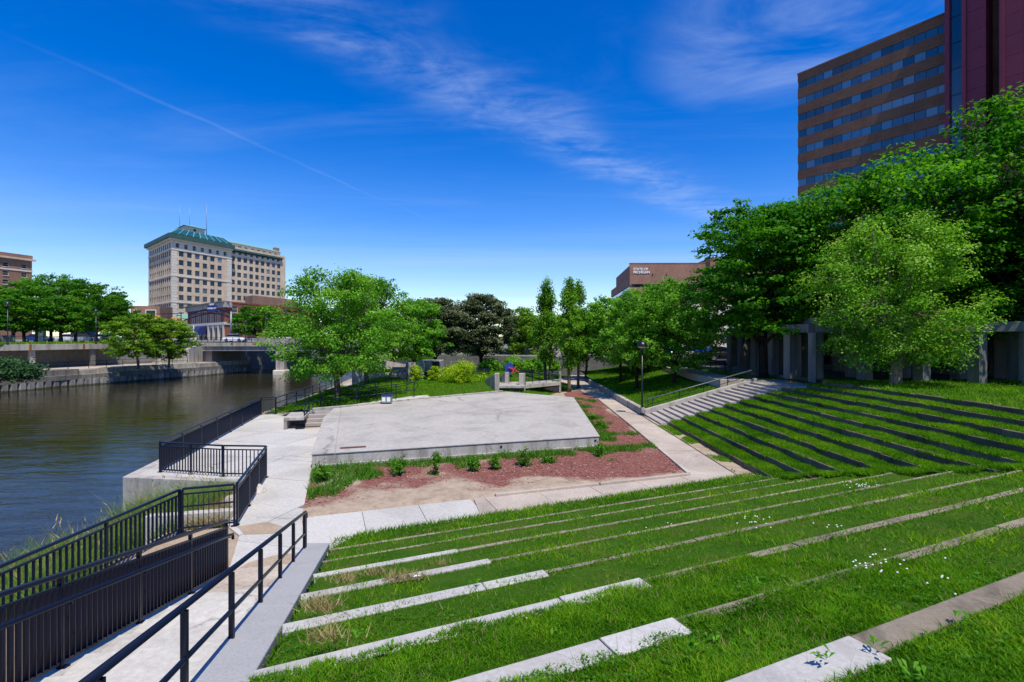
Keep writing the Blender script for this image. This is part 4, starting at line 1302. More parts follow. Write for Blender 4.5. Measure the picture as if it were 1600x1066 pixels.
for i in range(9):                                      # glazing panels on the front slope
    t0, t1 = (i + .08) / 9, (i + .92) / 9
    a, c = Vector(r0[0]).lerp(Vector(r0[1]), t0), Vector(r0[0]).lerp(Vector(r0[1]), t1)
    e_, f_ = Vector(r1[0]).lerp(Vector(r1[1]), t0), Vector(r1[0]).lerp(Vector(r1[1]), t1)
    def mix3(p, q, k, up=.16): v = p.lerp(q, k); return (v.x - hl.x * .12, v.y - hl.y * .12, zz0 + (zz1 - zz0) * k + up)
    mb = MB(); mb.add([mix3(a, e_, .08), mix3(c, f_, .08), mix3(c, f_, .88), mix3(a, e_, .88)], [(0, 1, 2, 3)])
    o_ = mb.build('roof_pane', M['glass_roof'], hotel)
    mb = MB(); mb.bar(mix3(a, e_, .02, .2), mix3(a, e_, .95, .2), .22, .22); mb.build('glazing_bar', M['copper_light'], hotel)
for i in range(11):
    t0, t1 = (i + .1) / 11, (i + .9) / 11
    a, e_ = Vector(r0[0]).lerp(Vector(r0[3]), t0), Vector(r1[0]).lerp(Vector(r1[3]), t0)
    v0, v1 = a.lerp(e_, .03), a.lerp(e_, .95)
    MB().bar((v0.x - hu.x * .1, v0.y - hu.y * .1, zz0 + .2), (v1.x - hu.x * .1, v1.y - hu.y * .1, zz0 + (zz1 - zz0) * .95 + .2), .22, .22).build('glazing_bar', M['copper_light'], hotel)
# penthouse and aerials
mb = MB(); mb.prism([hp(9, 10), hp(18.5, 10), hp(18.5, 22), hp(9, 22)], zz1 - .5, zz1 + 3.3); ph = mb.build('penthouse', M['cream'], hotel)
mb = MB(); c_ = hp(13.75, 16)
q = [hp(8.2, 9.2), hp(19.3, 9.2), hp(19.3, 22.8), hp(8.2, 22.8)]
mb.add([(x_, y_, zz1 + 3.3) for x_, y_ in q] + [(c_[0], c_[1], zz1 + 5.2)], [(0, 1, 4), (1, 2, 4), (2, 3, 4), (3, 0, 4), (3, 2, 1, 0)]); mb.build('penthouse_roof', M['copper_light'], hotel)
mb = MB(); Fp = Face(hp(9, 10), hu); Fp.box(mb, 4, 5.2, zz1 + 1.4, zz1 + 2.5, 0, .06); mb.build('penthouse_window', M['glass_dark'], hotel)
for (a, c, h) in ((10, 21, 14.5), (13.2, 16, 13.5), (19.8, 11, 15.5)):
    x_, y_ = hp(a, c); MB().tube([(x_, y_, zz1 + 1), (x_, y_, zz1 + h * .55), (x_, y_, zz1 + h)], [.16, .09, .05], 6).build('aerial', M['grey_metal'], hotel)
# lower wing on the right
z2 = zt + .3
Fw = Face(hp(Lf_tower, 2.6), hu)
core(hotel, [hp(Lf_tower - .35, 3.0), hp(Lf_tower + Lf_wing - .3, 3.0), hp(Lf_tower + Lf_wing - .3, 22), hp(Lf_tower - .35, 22)], ZB, z2 + 1.8, M['brick_tan'])
rows_w = [zt - 1.3 - FL * i for i in range(11)]
facade(hotel, Fw, Lf_wing, ZB, rows_w[0] - .8, [1.9 + 3.45 * i for i in range(9)], rows_w[1:], WW, WH, M['brick_tan'], wf)
facade(hotel, Fw, Lf_wing - 3, rows_w[0] - .8, z2, [2.4 + 3.35 * i for i in range(9)], [rows_w[0] - .3], 1.5, 1.7, M['cream'], window_mesh(1.5, 1.7, M['limestone'], M['glass_dark'], .1))
mb = MB(); Fw.box(mb, 0, Lf_wing - 2.6, z2 - .35, z2 + .45, 0, 1.25); mb.build('balcony', M['copper'], hotel)
mb = MB()
for i in range(48): Fw.box(mb, .2 + i * .65, .32 + i * .65, z2 - 1.1, z2 - .36, .5, 1.0)
mb.build('bracket', M['copper'], hotel)
Fu = Face(hp(Lf_tower, 4.6), hu)
facade(hotel, Fu, Lf_wing - 2.4, z2 + .45, z2 + 3.6, [2.8 + 3.7 * i for i in range(8)], [z2 + .8], 2.0, 1.9, M['cream'], window_mesh(2.0, 1.9, M['limestone'], M['glass_dark'], .1))
core(hotel, [hp(Lf_tower + .2, 4.95), hp(Lf_tower + Lf_wing - 2.6, 4.95), hp(Lf_tower + Lf_wing - 2.6, 20), hp(Lf_tower + .2, 20)], z2, z2 + 3.5, M['cream'])
ra_ = [hp(Lf_tower - 1, 4.0), hp(Lf_tower + Lf_wing - 2, 4.0), hp(Lf_tower + Lf_wing - 2, 21), hp(Lf_tower - 1, 21)]
rb_ = [hp(Lf_tower, 8), hp(Lf_tower + Lf_wing - 4, 8), hp(Lf_tower + Lf_wing - 4, 18), hp(Lf_tower, 18)]
mb = MB(); mb.add([(x_, y_, z2 + 3.6) for x_, y_ in ra_] + [(x_, y_, z2 + 5.0) for x_, y_ in rb_], [(0, 1, 5, 4), (1, 2, 6, 5), (2, 3, 7, 6), (3, 0, 4, 7), (4, 5, 6, 7), (3, 2, 1, 0)])
mb.build('wing_roof', M['copper_light'], hotel)
mb = MB(); Fu.box(mb, Lf_wing - 3.5, Lf_wing - 1, z2 + 2, z2 + 6.2, -4, -2); mb.build('chimney', M['brick_brown'], hotel)
mb = MB(); Fw.box(mb, Lf_wing - 2.9, Lf_wing, rows_w[0] - .8, z2 + 1.4, -16, .02); mb.build('end_pier', M['brick_tan'], hotel)
mb = MB(); Fw.box(mb, Lf_wing - 5.2, Lf_wing - 1.2, ZB, ZB + 19.2, .01, 2.2); mb.build('stair_shaft', M['brick_red'], hotel)
# pale stone base storeys
mb = MB(); Ff.box(mb, -.3, Lf_tower, ZB, ZB + 6.6, 0, .35); Fl.box(mb, 0, Ll, ZB, ZB + 6.6, 0, .35); mb.build('stone_base', M['limestone'], hotel)
for i in range(7):
    mb = MB(); Fl.box(mb, 2 + i * 4.9, 4.6 + i * 4.9, ZB, ZB + 5.0, .35, .38); mb.build('base_window', M['glass_dark'], hotel)
mb = MB(); Fl.box(mb, -1, Ll, ZB + 5.9, ZB + 6.9, .3, 1.0); Ff.box(mb, -1, 9, ZB + 5.9, ZB + 6.9, .3, 1.0); mb.build('base_cornice', M['limestone'], hotel)

# ---- red brick corner building by the bridge
BC = at(352, 527, 150); bl = Vector((-.71, .704, 0)).normalized(); bu = Vector((.26, .965, 0)).normalized()
zb1 = EYE + (527 - 470) / 800 * 150
rbld = thing('brick_building', 'red brick corner building with pale stone storefront beyond the bridge', 'building', (BC.x, BC.y, STREET_L))
Fa = Face((BC.x, BC.y), bl, True); Fb = Face((BC.x, BC.y), bu)
La, Lb_ = 42.0, 44.0
def rp_(a, c): return (BC.x + bu.x * a + bl.x * c, BC.y + bu.y * a + bl.y * c)
core(rbld, [rp_(.35, .35), rp_(Lb_ - .3, .35), rp_(Lb_ - .3, La - .3), rp_(.35, La - .3)], STREET_L, zb1 - .8, M['dark_conc'])
gz = STREET_L + 4.6
mb = MB(); Fa.box(mb, 0, La, gz, gz + .75, -.3, .25); Fb.box(mb, -.2, 5.5, gz, gz + .75, -.3, .25); mb.build('stone_band', M['limestone'], rbld)
colsA = []
for i in range(5):
    for dx in (-1.35, 1.35): colsA.append(7.0 + i * 7.0 + dx)
wA = window_mesh(1.1, 2.6, M['limestone'], M['glass_dark'], .14); wB = window_mesh(1.3, 1.5, M['limestone'], M['glass_dark'], .12, sill=M['limestone'])
facade(rbld, Fa, La, gz + .75, gz + 4.1, colsA, [gz + 1.0], 1.1, 2.6, M['brick_red'], wA)
facade(rbld, Fa, La, gz + 4.1, zb1 - 1.9, colsA, [gz + 4.55], 1.3, 1.5, M['brick_red'], wB)
for c in colsA:
    for s_ in (-.85, .85):
        mb = MB(); Fa.box(mb, c + s_ - .14, c + s_ + .14, gz + .76, gz + 3.9, .001, .06); mb.build('pilaster', M['limestone'], rbld)
mb = MB(); Fa.box(mb, -.3, La + .3, zb1 - 1.9, zb1 - .45, -.3, .55); Fb.box(mb, -.55, 2.0, zb1 - 1.9, zb1 - .45, -.3, .55); mb.build('cornice', M['wall'], rbld)
mb = MB(); Fa.box(mb, -.6, La + .6, zb1 - .45, zb1 - .05, -1, 1.1); mb.build('cornice_top', M['dark_conc'], rbld)
for i in range(8):
    mb = MB(); Fa.box(mb, 1.4 + 5.1 * i - .7, 1.4 + 5.1 * i + .7, STREET_L, gz, -.3, .2); mb.build('storefront_pier', M['limestone'], rbld)
for i in range(7):
    mb = MB(); Fa.box(mb, 2.3 + 5.1 * i, 5.6 + 5.1 * i, STREET_L + .4, gz - .9, -.2, -.14); mb.build('shop_window', M['glass_dark'], rbld)
    mb = MB(); Fa.box(mb, 2.3 + 5.1 * i, 5.6 + 5.1 * i, gz - .9, gz - .02, -.2, -.1); mb.build('shop_sign_band', M['blind'], rbld)
facade(rbld, Fb, Lb_, STREET_L, gz + 3.2, [4.6, 10.6, 17.5, 24, 31], [STREET_L + .5], 4.2, 3.6, M['brick_red'], window_mesh(4.2, 3.6, M['black'], M['glass_dark'], .14))
facade(rbld, Fb, Lb_, gz + 3.2, zb1 - .5, [3.6, 9.0, 26, 33.5], [gz + 3.6], 2.3, 2.2, M['brick_red'], window_mesh(2.3, 2.2, M['limestone'], M['glass_dark'], .12, sill=M['limestone']))
mb = MB(); Fb.box(mb, 2.0, Lb_, zb1 - .5, zb1 - .1, -.35, .12); mb.build('parapet_cap', M['brick_red'], rbld)
mb = MB(); mb.prism([rp_(13, 5), rp_(34, 5), rp_(34, 12), rp_(13, 12)], zb1 - 1, zb1 + 2.9); mb.build('roof_house', M['brick_brown'], rbld)
# awning with a white star over the corner door
aw = thing('star_awning', 'rounded navy awning with a white star on the brick corner building', 'awning', Fa.p(22, STREET_L + 3, 0))
mb = MB(); prof = [(0, 3.2), (.9, 3.1), (1.7, 2.6), (2.2, 1.6), (2.3, .5)]
vs = []; W0, W1 = 18.5, 25.5
for d_, z_ in prof: vs += [Fa.p(W0, STREET_L + 1.2 + z_, d_ + .3), Fa.p(W1, STREET_L + 1.2 + z_, d_ + .3)]
fs = [(2 * i, 2 * i + 1, 2 * i + 3, 2 * i + 2) for i in range(4)]
n0 = len(vs); vs += [Fa.p(W0, STREET_L + 1.7, .3), Fa.p(W1, STREET_L + 1.7, .3)]
fs += [(0, 2, 4, 6, 8, n0), (1, n0 + 1, 9, 7, 5, 3)]
mb.add(vs, fs); mb.build('canopy', M['navy'], aw)
mb = MB(); pts = []
for i in range(10):
    a = pi / 2 + i * pi / 5; r_ = 1.35 if i % 2 == 0 else .55
    pts.append(Fa.p(W1 - 2.0 + r_ * cos(a), STREET_L + 3.3 + r_ * sin(a), 2.66))
back = [p - Fa.n * .2 for p in pts]
mb.add(pts + back, [tuple(range(10)), tuple(range(19, 9, -1))] + [(i, (i + 1) % 10, 10 + (i + 1) % 10, 10 + i) for i in range(10)]); mb.build('star', M['white'], aw)


def text_obj(name, body, size, mat, parent, loc, rz, extrude=.03, align='CENTER', bold=0.0):
    cu_ = bpy.data.curves.new(name, 'FONT'); cu_.body = body; cu_.size = size; cu_.extrude = extrude; cu_.offset = bold
    cu_.align_x = align; cu_.align_y = 'CENTER'; cu_.space_line = .85
    tmp = bpy.data.objects.new('tmp', cu_)
    col.objects.link(tmp)
    dg = bpy.context.evaluated_depsgraph_get(); dg.update()
    me_ = bpy.data.meshes.new_from_object(tmp.evaluated_get(dg))
    bpy.data.objects.remove(tmp); me_.name = name
    me_.materials.clear(); me_.materials.append(mat)
    o = link(name, me_, parent, loc)
    o.rotation_euler = (pi / 2, 0, rz)
    return o


# arched street sign in front of it
asn = thing('street_arch', 'dark arched street sign with blue name panel before the brick building', 'sign', at(325, 531, 138))
A = [at(281, 497, 141), at(292, 492.5, 140), at(305, 488, 139), at(318, 484.5, 138), at(331, 482.6, 137), at(345, 484, 136), at(358, 489, 135), at(370, 496, 134)]
for dz in (0, -1.2):
    MB().tube([p + Vector((0, 0, dz)) for p in A], .17, 6).build('arch_bar', M['rail'], asn)
for i in range(len(A) - 1):
    MB().bar(A[i], A[i + 1] + Vector((0, 0, -1.2)), .14, .14).build('brace', M['rail'], asn)
    MB().bar(A[i], A[i] + Vector((0, 0, -1.2)), .14, .14).build('brace', M['rail'], asn)
for p in (A[0], A[-1]): MB().bar((p.x, p.y, STREET_L), p, .35, .35).build('pole', M['grey_metal'], asn)
pc = at(331.5, 479.5, 136.4); dvec = (at(345, 480, 136.4 - .9) - at(318, 480, 136.4 + .9)).normalized()
prz = math.atan2(dvec.y, dvec.x)
MB().box((pc.x, pc.y, pc.z - .45), (3.35, .3, 1.55), prz).build('name_panel', M['navy'], asn, .03)
MB().box((pc.x, pc.y, pc.z + .62), (2.0, .3, .85), prz).build('name_panel', M['navy'], asn, .03)
text_obj('lettering', 'FLINT', .72, M['white'], asn, pc + Vector((.02, -.2, .58)), prz)
text_obj('lettering', 'VEHICLE CITY', .50, M['white'], asn, pc + Vector((.02, -.2, -.45)), prz, bold=.012)

# ---- brown brick block at the left edge
LC = at(50, 527, 210); lu = Vector((.24, .97, 0)).normalized()
lz = EYE + (527 - 400) / 800 * 210
lbld = thing('brick_building', 'brown brick block with stone string course at the left edge', 'building', (LC.x, LC.y, STREET_L))
Fq = Face((LC.x - lu.x * 24, LC.y - lu.y * 24), lu)
core(lbld, [tuple((Fq.p(.3, 0, -.35))[:2]), tuple((Fq.p(23.7, 0, -.35))[:2]), tuple((Fq.p(23.7, 0, -20))[:2]), tuple((Fq.p(.3, 0, -20))[:2])], STREET_L, lz - .4, M['dark_conc'])
wq = window_mesh(2.0, 1.8, M['limestone'], M['glass_dark'], .12, sill=M['limestone'])
rows_q = [lz - 5.6 - 3.45 * i for i in range(8)]
facade(lbld, Fq, 24, STREET_L, lz - 2.2, [2.4 + 6.3 * i for i in range(4)], rows_q, 2.0, 1.8, M['brick_brown'], wq)
mb = MB(); Fq.box(mb, -.5, 24.9, lz - 2.2, lz - 1.5, -.3, .9); mb.build('cornice', M['brick_tan'], lbld)
mb = MB(); Fq.box(mb, 0, 24.2, lz - 1.5, lz, -.4, .1); mb.build('parapet', M['brick_brown'], lbld)
mb = MB(); Fq.box(mb, 0, 24.1, rows_q[1] + 2.3, rows_q[1] + 2.9, 0, .2); mb.build('string_course', M['limestone'], lbld)
mb = MB(); Fq.box(mb, 23.7, 24, STREET_L, lz - 2.2, -20, -.3); mb.build('side_wall', M['brick_brown'], lbld)
# small brown building
SCp = at(204, 527, 170); sb = thing('low_building', 'small brown building with pale window surrounds beside the hotel', 'building', (SCp.x, SCp.y, STREET_L))
Fs = Face((SCp.x, SCp.y), (1, .12))
mb = MB(); Fs.box(mb, 0, 9, STREET_L, EYE + 49 / 800 * 170, -8, 0); mb.build('wall', M['brick_brown'], sb)
for a in (1.0, 4.6):
    mb = MB(); Fs.box(mb, a, a + (1.4 if a < 2 else 3.4), 9.5, 14, 0, .12); mb.build('window_frame', M['limestone'], sb)
    mb = MB(); Fs.box(mb, a + .3, a + (1.1 if a < 2 else 3.1), 9.8, 13.7, .12, .16); mb.build('window', M['glass_dark'], sb)

# ---- state office building (centre right)
OC = at(984, 527, 170); ou = Vector((1, -.008, 0)).normalized(); ol = Vector((.0735, .997, 0)).normalized()
oz = EYE + (527 - 412) / 800 * 170
ob = thing('office_building', 'brown brick office building with white lettering on its blank top storey', 'building', (OC.x, OC.y, 2.3))
Fo = Face((OC.x, OC.y), ou); Fo2 = Face((OC.x, OC.y), ol, True)
LO = 33.0
core(ob, [(OC.x + .6, OC.y + .6), (OC.x + LO, OC.y + .6), (OC.x + LO, OC.y + 40), (OC.x + .6 + 3, OC.y + 40)], 2.3, oz - .1, M['brick_state'])
wb0 = EYE + (527 - 450.5) / 800 * 170; fl = 15.6 / 800 * 170
prev = oz
for i in range(6):
    zt_ = EYE + (527 - 444) / 800 * 170 - fl * i; zb_ = zt_ - 1.05
    mb = MB(); Fo.box(mb, 0, LO, zt_, prev, -.5, 0); mb.build('spandrel', M['brick_state'], ob)
    for j in range(11):
        mb = MB(); Fo.box(mb, j * 3 + .05, j * 3 + 2.95, zb_, zt_, -.45, -.38); mb.build('window', M['glass_dark'], ob)
    prev = zb_
mb = MB(); Fo.box(mb, 0, LO, 2.3, prev, -.5, 0); mb.build('spandrel', M['brick_state'], ob)
mb = MB(); Fo.box(mb, -.1, LO, oz, oz + .25, -.6, .1); mb.build('parapet_cap', M['brick_state'], ob)
zr = EYE + (527 - 432) / 800 * 170; prev = zr
for i in range(6):
    zt_ = EYE + (527 - 446) / 800 * 170 - fl * i; zb_ = zt_ - 1.5
    mb = MB(); Fo2.box(mb, .001, 52, zt_, prev, -.5, -.02); mb.build('spandrel', M['brick_state'], ob)
    for j in range(13):
        mb = MB(); Fo2.box(mb, j * 4 + .06, j * 4 + 3.94, zb_, zt_, -.45, -.35); mb.build('window', M['glass_sky'], ob)
    prev = zb_
mb = MB(); Fo2.box(mb, .001, 52, 2.3, prev, -.5, -.02); mb.build('spandrel', M['brick_state'], ob)
core(ob, [(OC.x + .6, OC.y + .7), (OC.x + 20, OC.y + .7), (OC.x + 20 + 3.8, OC.y + 51), (OC.x + 4.4, OC.y + 51)], 2.3, zr - .1, M['brick_state'], 'rear_core')
mb = MB(); Fo.box(mb, 25.5, 46, 2.3, EYE + (527 - 402) / 800 * 166, -14, 3.0); tw = mb.build('corner_tower', M['brick_state'], ob)
mb = MB(); Fo.box(mb, 7.4, 7.7, EYE + (527 - 429.5) / 800 * 170, EYE + (527 - 428) / 800 * 170, 0, .3); mb.build('wall_lamp', M['black'], ob)
mb = MB(); Fo.box(mb, 12.0, 12.3, EYE + (527 - 429.8) / 800 * 170, EYE + (527 - 428.3) / 800 * 170, 0, .3); mb.build('wall_lamp', M['black'], ob)
text_obj('lettering', 'STATE OF', 1.12, M['white'], ob, Fo.p(1.1, EYE + (527 - 421) / 800 * 170, .12), Fo.rz, .08, 'LEFT', .03)
text_obj('lettering', 'MICHIGAN', 1.12, M['white'], ob, Fo.p(1.1, EYE + (527 - 425.8) / 800 * 170, .12), Fo.rz, .08, 'LEFT', .03)

# ---- tall brown tower at upper right
TC = at(1246.4, 527, 100); tu = Vector((.5617, -.827, 0)).normalized()
tz = EYE + (527 - 118) / 800 * 100
tow = thing('office_tower', 'tall dark brown office tower with blue window bands at upper right', 'building', (TC.x, TC.y, 2.3))
Ft = Face((TC.x, TC.y), tu)
LT = 23.45
def tp(a, d): v = Ft.p(a, 0, d); return (v.x, v.y)
core(tow, [tp(.3, -.5), tp(LT + 8, -.5), tp(LT + 8, -22), tp(.3, -22)], 2.3, tz - .2, M['brick_tower'])
tfl = 25.35 / 800 * 100
prev = tz
for i in range(18):
    zt_ = tz - 11.2 / 800 * 100 - tfl * i; zb_ = zt_ - 1.36
    if zb_ < 3: break
    mb = MB(); Ft.box(mb, 0, LT, zt_, prev, -.45, 0); mb.build('spandrel', M['brick_tower'], tow)
    if i < 11:
        pw = LT / 15
        pane = MB().box((0, 0, .68), (pw - .07, .06, 1.36)).mesh('window', M['glass_blue']) if i == 0 else pane
        for j in range(15): link('window', pane, tow, Ft.p((j + .5) * pw, zb_, -.16), Ft.rz)
    else:
        mb = MB(); Ft.box(mb, 0, LT, zb_, zt_, -.3, -.2); mb.build('window_band', M['glass_blue'], tow)
    prev = zb_
mb = MB(); Ft.box(mb, 0, LT, 2.3, prev, -.45, 0); mb.build('spandrel', M['brick_tower'], tow)
mb = MB(); Ft.box(mb, -.06, LT, tz, tz + .35, -.6, .08); mb.build('parapet_cap', M['brick_tower'], tow)
mb = MB(); Ft.box(mb, -.02, .28, 2.3, tz - .02, -22, -.46); mb.build('side_wall', M['brick_tower'], tow)
# maroon stair tower against it
mt = thing('stair_tower', 'dark maroon panelled tower rising above the frame at the right edge', 'building', (*tp(LT + 4, 3), 2.3))
TT = tz + 8.0
mb = MB(); Ft.box(mb, LT + .02, LT + .6, 2.3, TT, -6, 2.6); mb.build('corner_fin', M['maroon'], mt)
for i in range(17):
    z0 = 6 + i * 4.0
    if z0 + 3.9 > TT: break
    mb = MB(); Ft.box(mb, LT + .6, LT + 2.2, z0, z0 + 3.9, -.5, 2.0); mb.build('glazing', M['glass_blue'], mt)
    mb = MB(); Ft.box(mb, LT + .6, LT + 2.2, z0 + 3.9, z0 + 4.0, -.5, 2.05); mb.build('mullion', M['rail'], mt)
for a0, a1, dd in ((2.72, 4.9, 2.9), (7.02, 9.2, 3.4), (11.4, 13.6, 3.4)):
    mb = MB(); Ft.box(mb, LT + a0 - .5, LT + a0 - .02, 2.3, TT, -3, dd + .25); mb.build('corner_fin', M['maroon'], mt)
    z0 = 4
    while z0 < TT - 3:
        mb = MB(); Ft.box(mb, LT + a0, LT + a1, z0, z0 + 2.86, -.5, dd); mb.build('panel', M['maroon'], mt); z0 += 2.9
    mb = MB(); Ft.box(mb, LT + a1, LT + a1 + 1.6, 2.3, TT, -4.5, -1.6); mb.build('recess', M['glass_dark'], mt)
mb = MB(); Ft.box(mb, LT + 15.2, LT + 30, 2.3, TT, -12, 3.6); mb.build('rear_mass', M['maroon'], mt)
mb = MB(); Ft.box(mb, LT + .6, LT + 15, TT - 1, TT, -12, 2.4); mb.build('cap', M['maroon'], mt)
# podium with concrete frame in the shade of the trees
pod = thing('podium', 'dark podium with concrete columns, window band and roof overhang behind the lawn trees', 'building', (28, 34, 2.3))
Pd = Face((17.5, 45), (0.62, -0.785))
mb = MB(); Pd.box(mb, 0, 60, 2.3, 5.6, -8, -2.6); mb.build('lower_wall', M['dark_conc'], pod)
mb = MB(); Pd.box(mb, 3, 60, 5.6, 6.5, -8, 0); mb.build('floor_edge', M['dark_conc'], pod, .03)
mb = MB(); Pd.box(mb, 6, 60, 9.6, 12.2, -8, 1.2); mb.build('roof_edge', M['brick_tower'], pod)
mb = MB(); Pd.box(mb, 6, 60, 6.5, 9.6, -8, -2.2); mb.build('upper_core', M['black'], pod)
for i in range(18):
    mb = MB(); Pd.box(mb, 7 + i * 2.4, 9.2 + i * 2.4, 6.9, 9.3, -2.2, -2.1); mb.build('window', M['glass_blue'], pod)
for i in range(9):
    a = 5 + i * 4.4
    mb = MB(); Pd.box(mb, a, a + .9, 2.3, 5.6, -1.6, -.5); mb.build('column', M['dark_conc'], pod, .03)
    mb = MB(); Pd.box(mb, a + 1.4, a + 3.9, 2.7, 5.2, -2.6, -2.5); mb.build('lower_window', M['glass_dark'], pod)
mb = MB(); Pd.box(mb, 26.1, 26.7, 3.9, 4.4, -.5, -.2); mb.build('meter_box', M['grey_metal'], pod)
mb = MB(); Pd.box(mb, 26.5, 26.68, 3.85, 4.42, -.2, -.18); mb.build('notice', M['white'], pod)

# ---- concrete pergola
pg = thing('pergola', 'grey concrete pergola with square columns behind the lawn terraces', 'pergola', (17, 30, 2.3))
cm = MB().box((0, 0, 1.38), (.52, .52, 2.75)).mesh('column', M['pergola'])
row1 = [(18.9, 44.0), (18.55, 41.2), (18.0, 37.8), (17.5, 34.4), (16.9, 31.1)]
row2 = [(16.85, 28.4), (19.0, 27.6), (21.2, 26.5), (22.9, 25.2), (24.4, 24.0)]
row3 = [(18.2, 32.2), (20.6, 31.0), (22.6, 29.6), (24.6, 28.2), (26.4, 26.8)]
for p in row1 + row2 + row3: link('column', cm, pg, (p[0], p[1], 2.3), .25)
for rw in (row1, row2, row3):
    for a, c in zip(rw[:-1], rw[1:]):
        a_, c_ = Vector((*a, 5.3)), Vector((*c, 5.3)); d_ = (c_ - a_).normalized()
        MB().bar(a_ + d_ * .005, c_ - d_ * .005, .5, .48).build('beam', M['pergola'], pg, .02)
for a, c in zip(row2, row3):
    MB().bar((*a, 5.72), (*c, 5.72), .25, .34).build('cross_beam', M['pergola'], pg, .02)
MB().bar((16.9, 31.1, 5.3), (16.85, 28.7, 5.3), .5, .48).build('beam', M['pergola'], pg, .02)

# ================================================================== CONCRETE WORKS BEHIND THE STAGE
# ramp structure at the back corner
rampw = thing('ramp_bridge', 'pale concrete landing with pillars and short ramp bridge behind the stage', 'ramp', (0, 42, 0))
def pblock(name, px0, px1, py0, py1, d, dep, mat=None, zb=None):
    a, c = at(px0, py1, d), at(px1, py0, d)
    mb = MB(); mb.prism([(a.x, d), (c.x, d), (c.x, d + dep), (a.x, d + dep)], a.z if zb is None else zb, c.z)
    return mb.build(name, mat or M['wall'], rampw, .015)
a, c = at(757.6, 609, 42.5), at(772, 585, 40.6)
MB().prism([(a.x, 42.5), (c.x, 40.6), (c.x + .3, 41.1), (a.x + .2, 43.4)], .2, [at(0, 593, 42.5).z, c.z, c.z, at(0, 593, 42.5).z]).build('sloping_wall', M['wall'], rampw, .02)
pblock('pillar', 773, 780, 584, 607, 40.4, .9, zb=.3)
pblock('landing', 773, 820, 602.8, 606.6, 40.6, 3.6)
pblock('landing_base', 786, 818, 606.6, 612.5, 41.2, 2.6, M['dark_conc'], zb=.2)
a, c = at(781, 590, 43.6), at(795.5, 582, 42.6)
MB().prism([(a.x, 43.9), (c.x - .35, 43.0), (c.x, 43.0), (c.x, 43.35), (a.x, 44.3)], .5, [at(0, 589, 43.9).z, c.z, c.z, c.z, at(0, 589, 43.9).z]).build('stair_wall', M['wall'], rampw, .02)
pblock('pillar', 811, 821, 584, 612, 41.3, .7, zb=.3)
a0_, a1_ = at(820.6, 607.5, 41.5), at(876.5, 602, 44.5)
b0_, b1_ = at(820.6, 601, 41.5), at(876.5, 596.6, 44.5)
MB().prism([(a0_.x, 41.5), (a1_.x, 44.5), (a1_.x - .6, 46.6), (a0_.x - .3, 43.8)], [a0_.z, a1_.z, a1_.z, a0_.z], [b0_.z, b1_.z, b1_.z, b0_.z]).build('bridge_slab', M['wall'], rampw, .02)
a2, a3 = at(850, 607, 44.2), at(875, 604, 44.6)
MB().prism([(a2.x, 44.6), (a3.x, 44.9), (a3.x, 46.3), (a2.x, 46.2)], -.1, [a2.z, a3.z - .02, a3.z - .02, a2.z]).build('support_wall', M['wall'], rampw, .02)
pblock('end_pillar', 873.5, 876.8, 580.5, 618, 44.45, .4, zb=0)
rt = thing('railing', 'thin black railing on the ramp bridge behind the stage', 'railing', (3, 44, 1), 'plain pipe railings')
for off in (0.1, 1.9):
    p, q = b0_ + Vector((.05, off, .0)), b1_ + Vector((-.15, off, 0))
    for i in range(6):
        v = p.lerp(q, i / 5); MB().bar(v, v + Vector((0, 0, 1.0)), .04, .04).build('post', M['rail'], rt)
    for z in (1.0, .66, .33): MB().bar(p + Vector((0, 0, z)), q + Vector((0, 0, z)), .035, .035).build('rail', M['rail'], rt)
p, q = at(797, 603, 43.6), at(811, 603, 43.4)
for i in range(2):
    v = p.lerp(q, i); MB().bar(v, v + Vector((0, 0, 1.0)), .04, .04).build('post', M['rail'], rt)
for z in (1.0, .5): MB().bar(p + Vector((0, 0, z)), q + Vector((0, 0, z)), .035, .035).build('rail', M['rail'], rt)

def cwall(name, lab, pts, z0, tops, th=.35, mat=None, cat='wall'):
    t_ = thing(name, lab, cat, (pts[0][0], pts[0][1], z0))
    for (p, q, h0, h1) in zip(pts[:-1], pts[1:], tops[:-1], tops[1:]):
        p_, q_ = Vector(p), Vector(q); d_ = (q_ - p_).normalized(); n_ = Vector((-d_.y, d_.x)) * th
        p_ = p_ + d_ * .004; q_ = q_ - d_ * .004
        MB().prism([tuple(p_), tuple(q_), tuple(q_ + n_), tuple(p_ + n_)], z0, [h0, h1, h1, h0]).build('wall_panel', mat or M['wall'], t_, .02)
    return t_
cwall('garden_wall', 'dappled pale concrete wall behind the lawn trees at left', [(-14.9, 47.6), (-13.2, 47.9), (-11.9, 48.1)], .3, [2.45, 2.5, 2.5])
wst = thing('garden_steps', 'dark narrow steps between two pale garden walls', 'steps', (-11, 48.5, .7))
for i in range(7):
    MB().box((-11.2 + .02 * i, 48.0 + .38 * i, .75 + .16 * i), (1.3, .4, .3)).build('step', M['step'], wst)
cwall('garden_wall', 'wedge shaped pale concrete wall right of the garden steps', [(-10.4, 50.6), (-9.6, 45.2), (-8.9, 46.0)], .3, [2.5, 1.5, 1.6])
cwall('garden_wall', 'pale concrete wall block with sloping top beside the garden steps', [(-9.55, 45.9), (-8.65, 44.2), (-8.1, 47.4)], .3, [2.2, 2.6, 2.6])
bx = thing('concrete_shelter', 'pale concrete box with dark opening behind the golden shrubs', 'shelter', (-8, 51, .7))
a = at(654, 564, 50); c = at(688, 564, 50)
MB().prism([(a.x, 50), (c.x, 50), (c.x, 52.5), (a.x, 52.5)], 1.35, a.z).build('upper_mass', M['wall'], bx, .03)
MB().prism([(a.x, 50.05), (a.x + .5, 50.05), (a.x + .5, 52.4), (a.x, 52.4)], .3, 1.345).build('pier', M['wall'], bx)
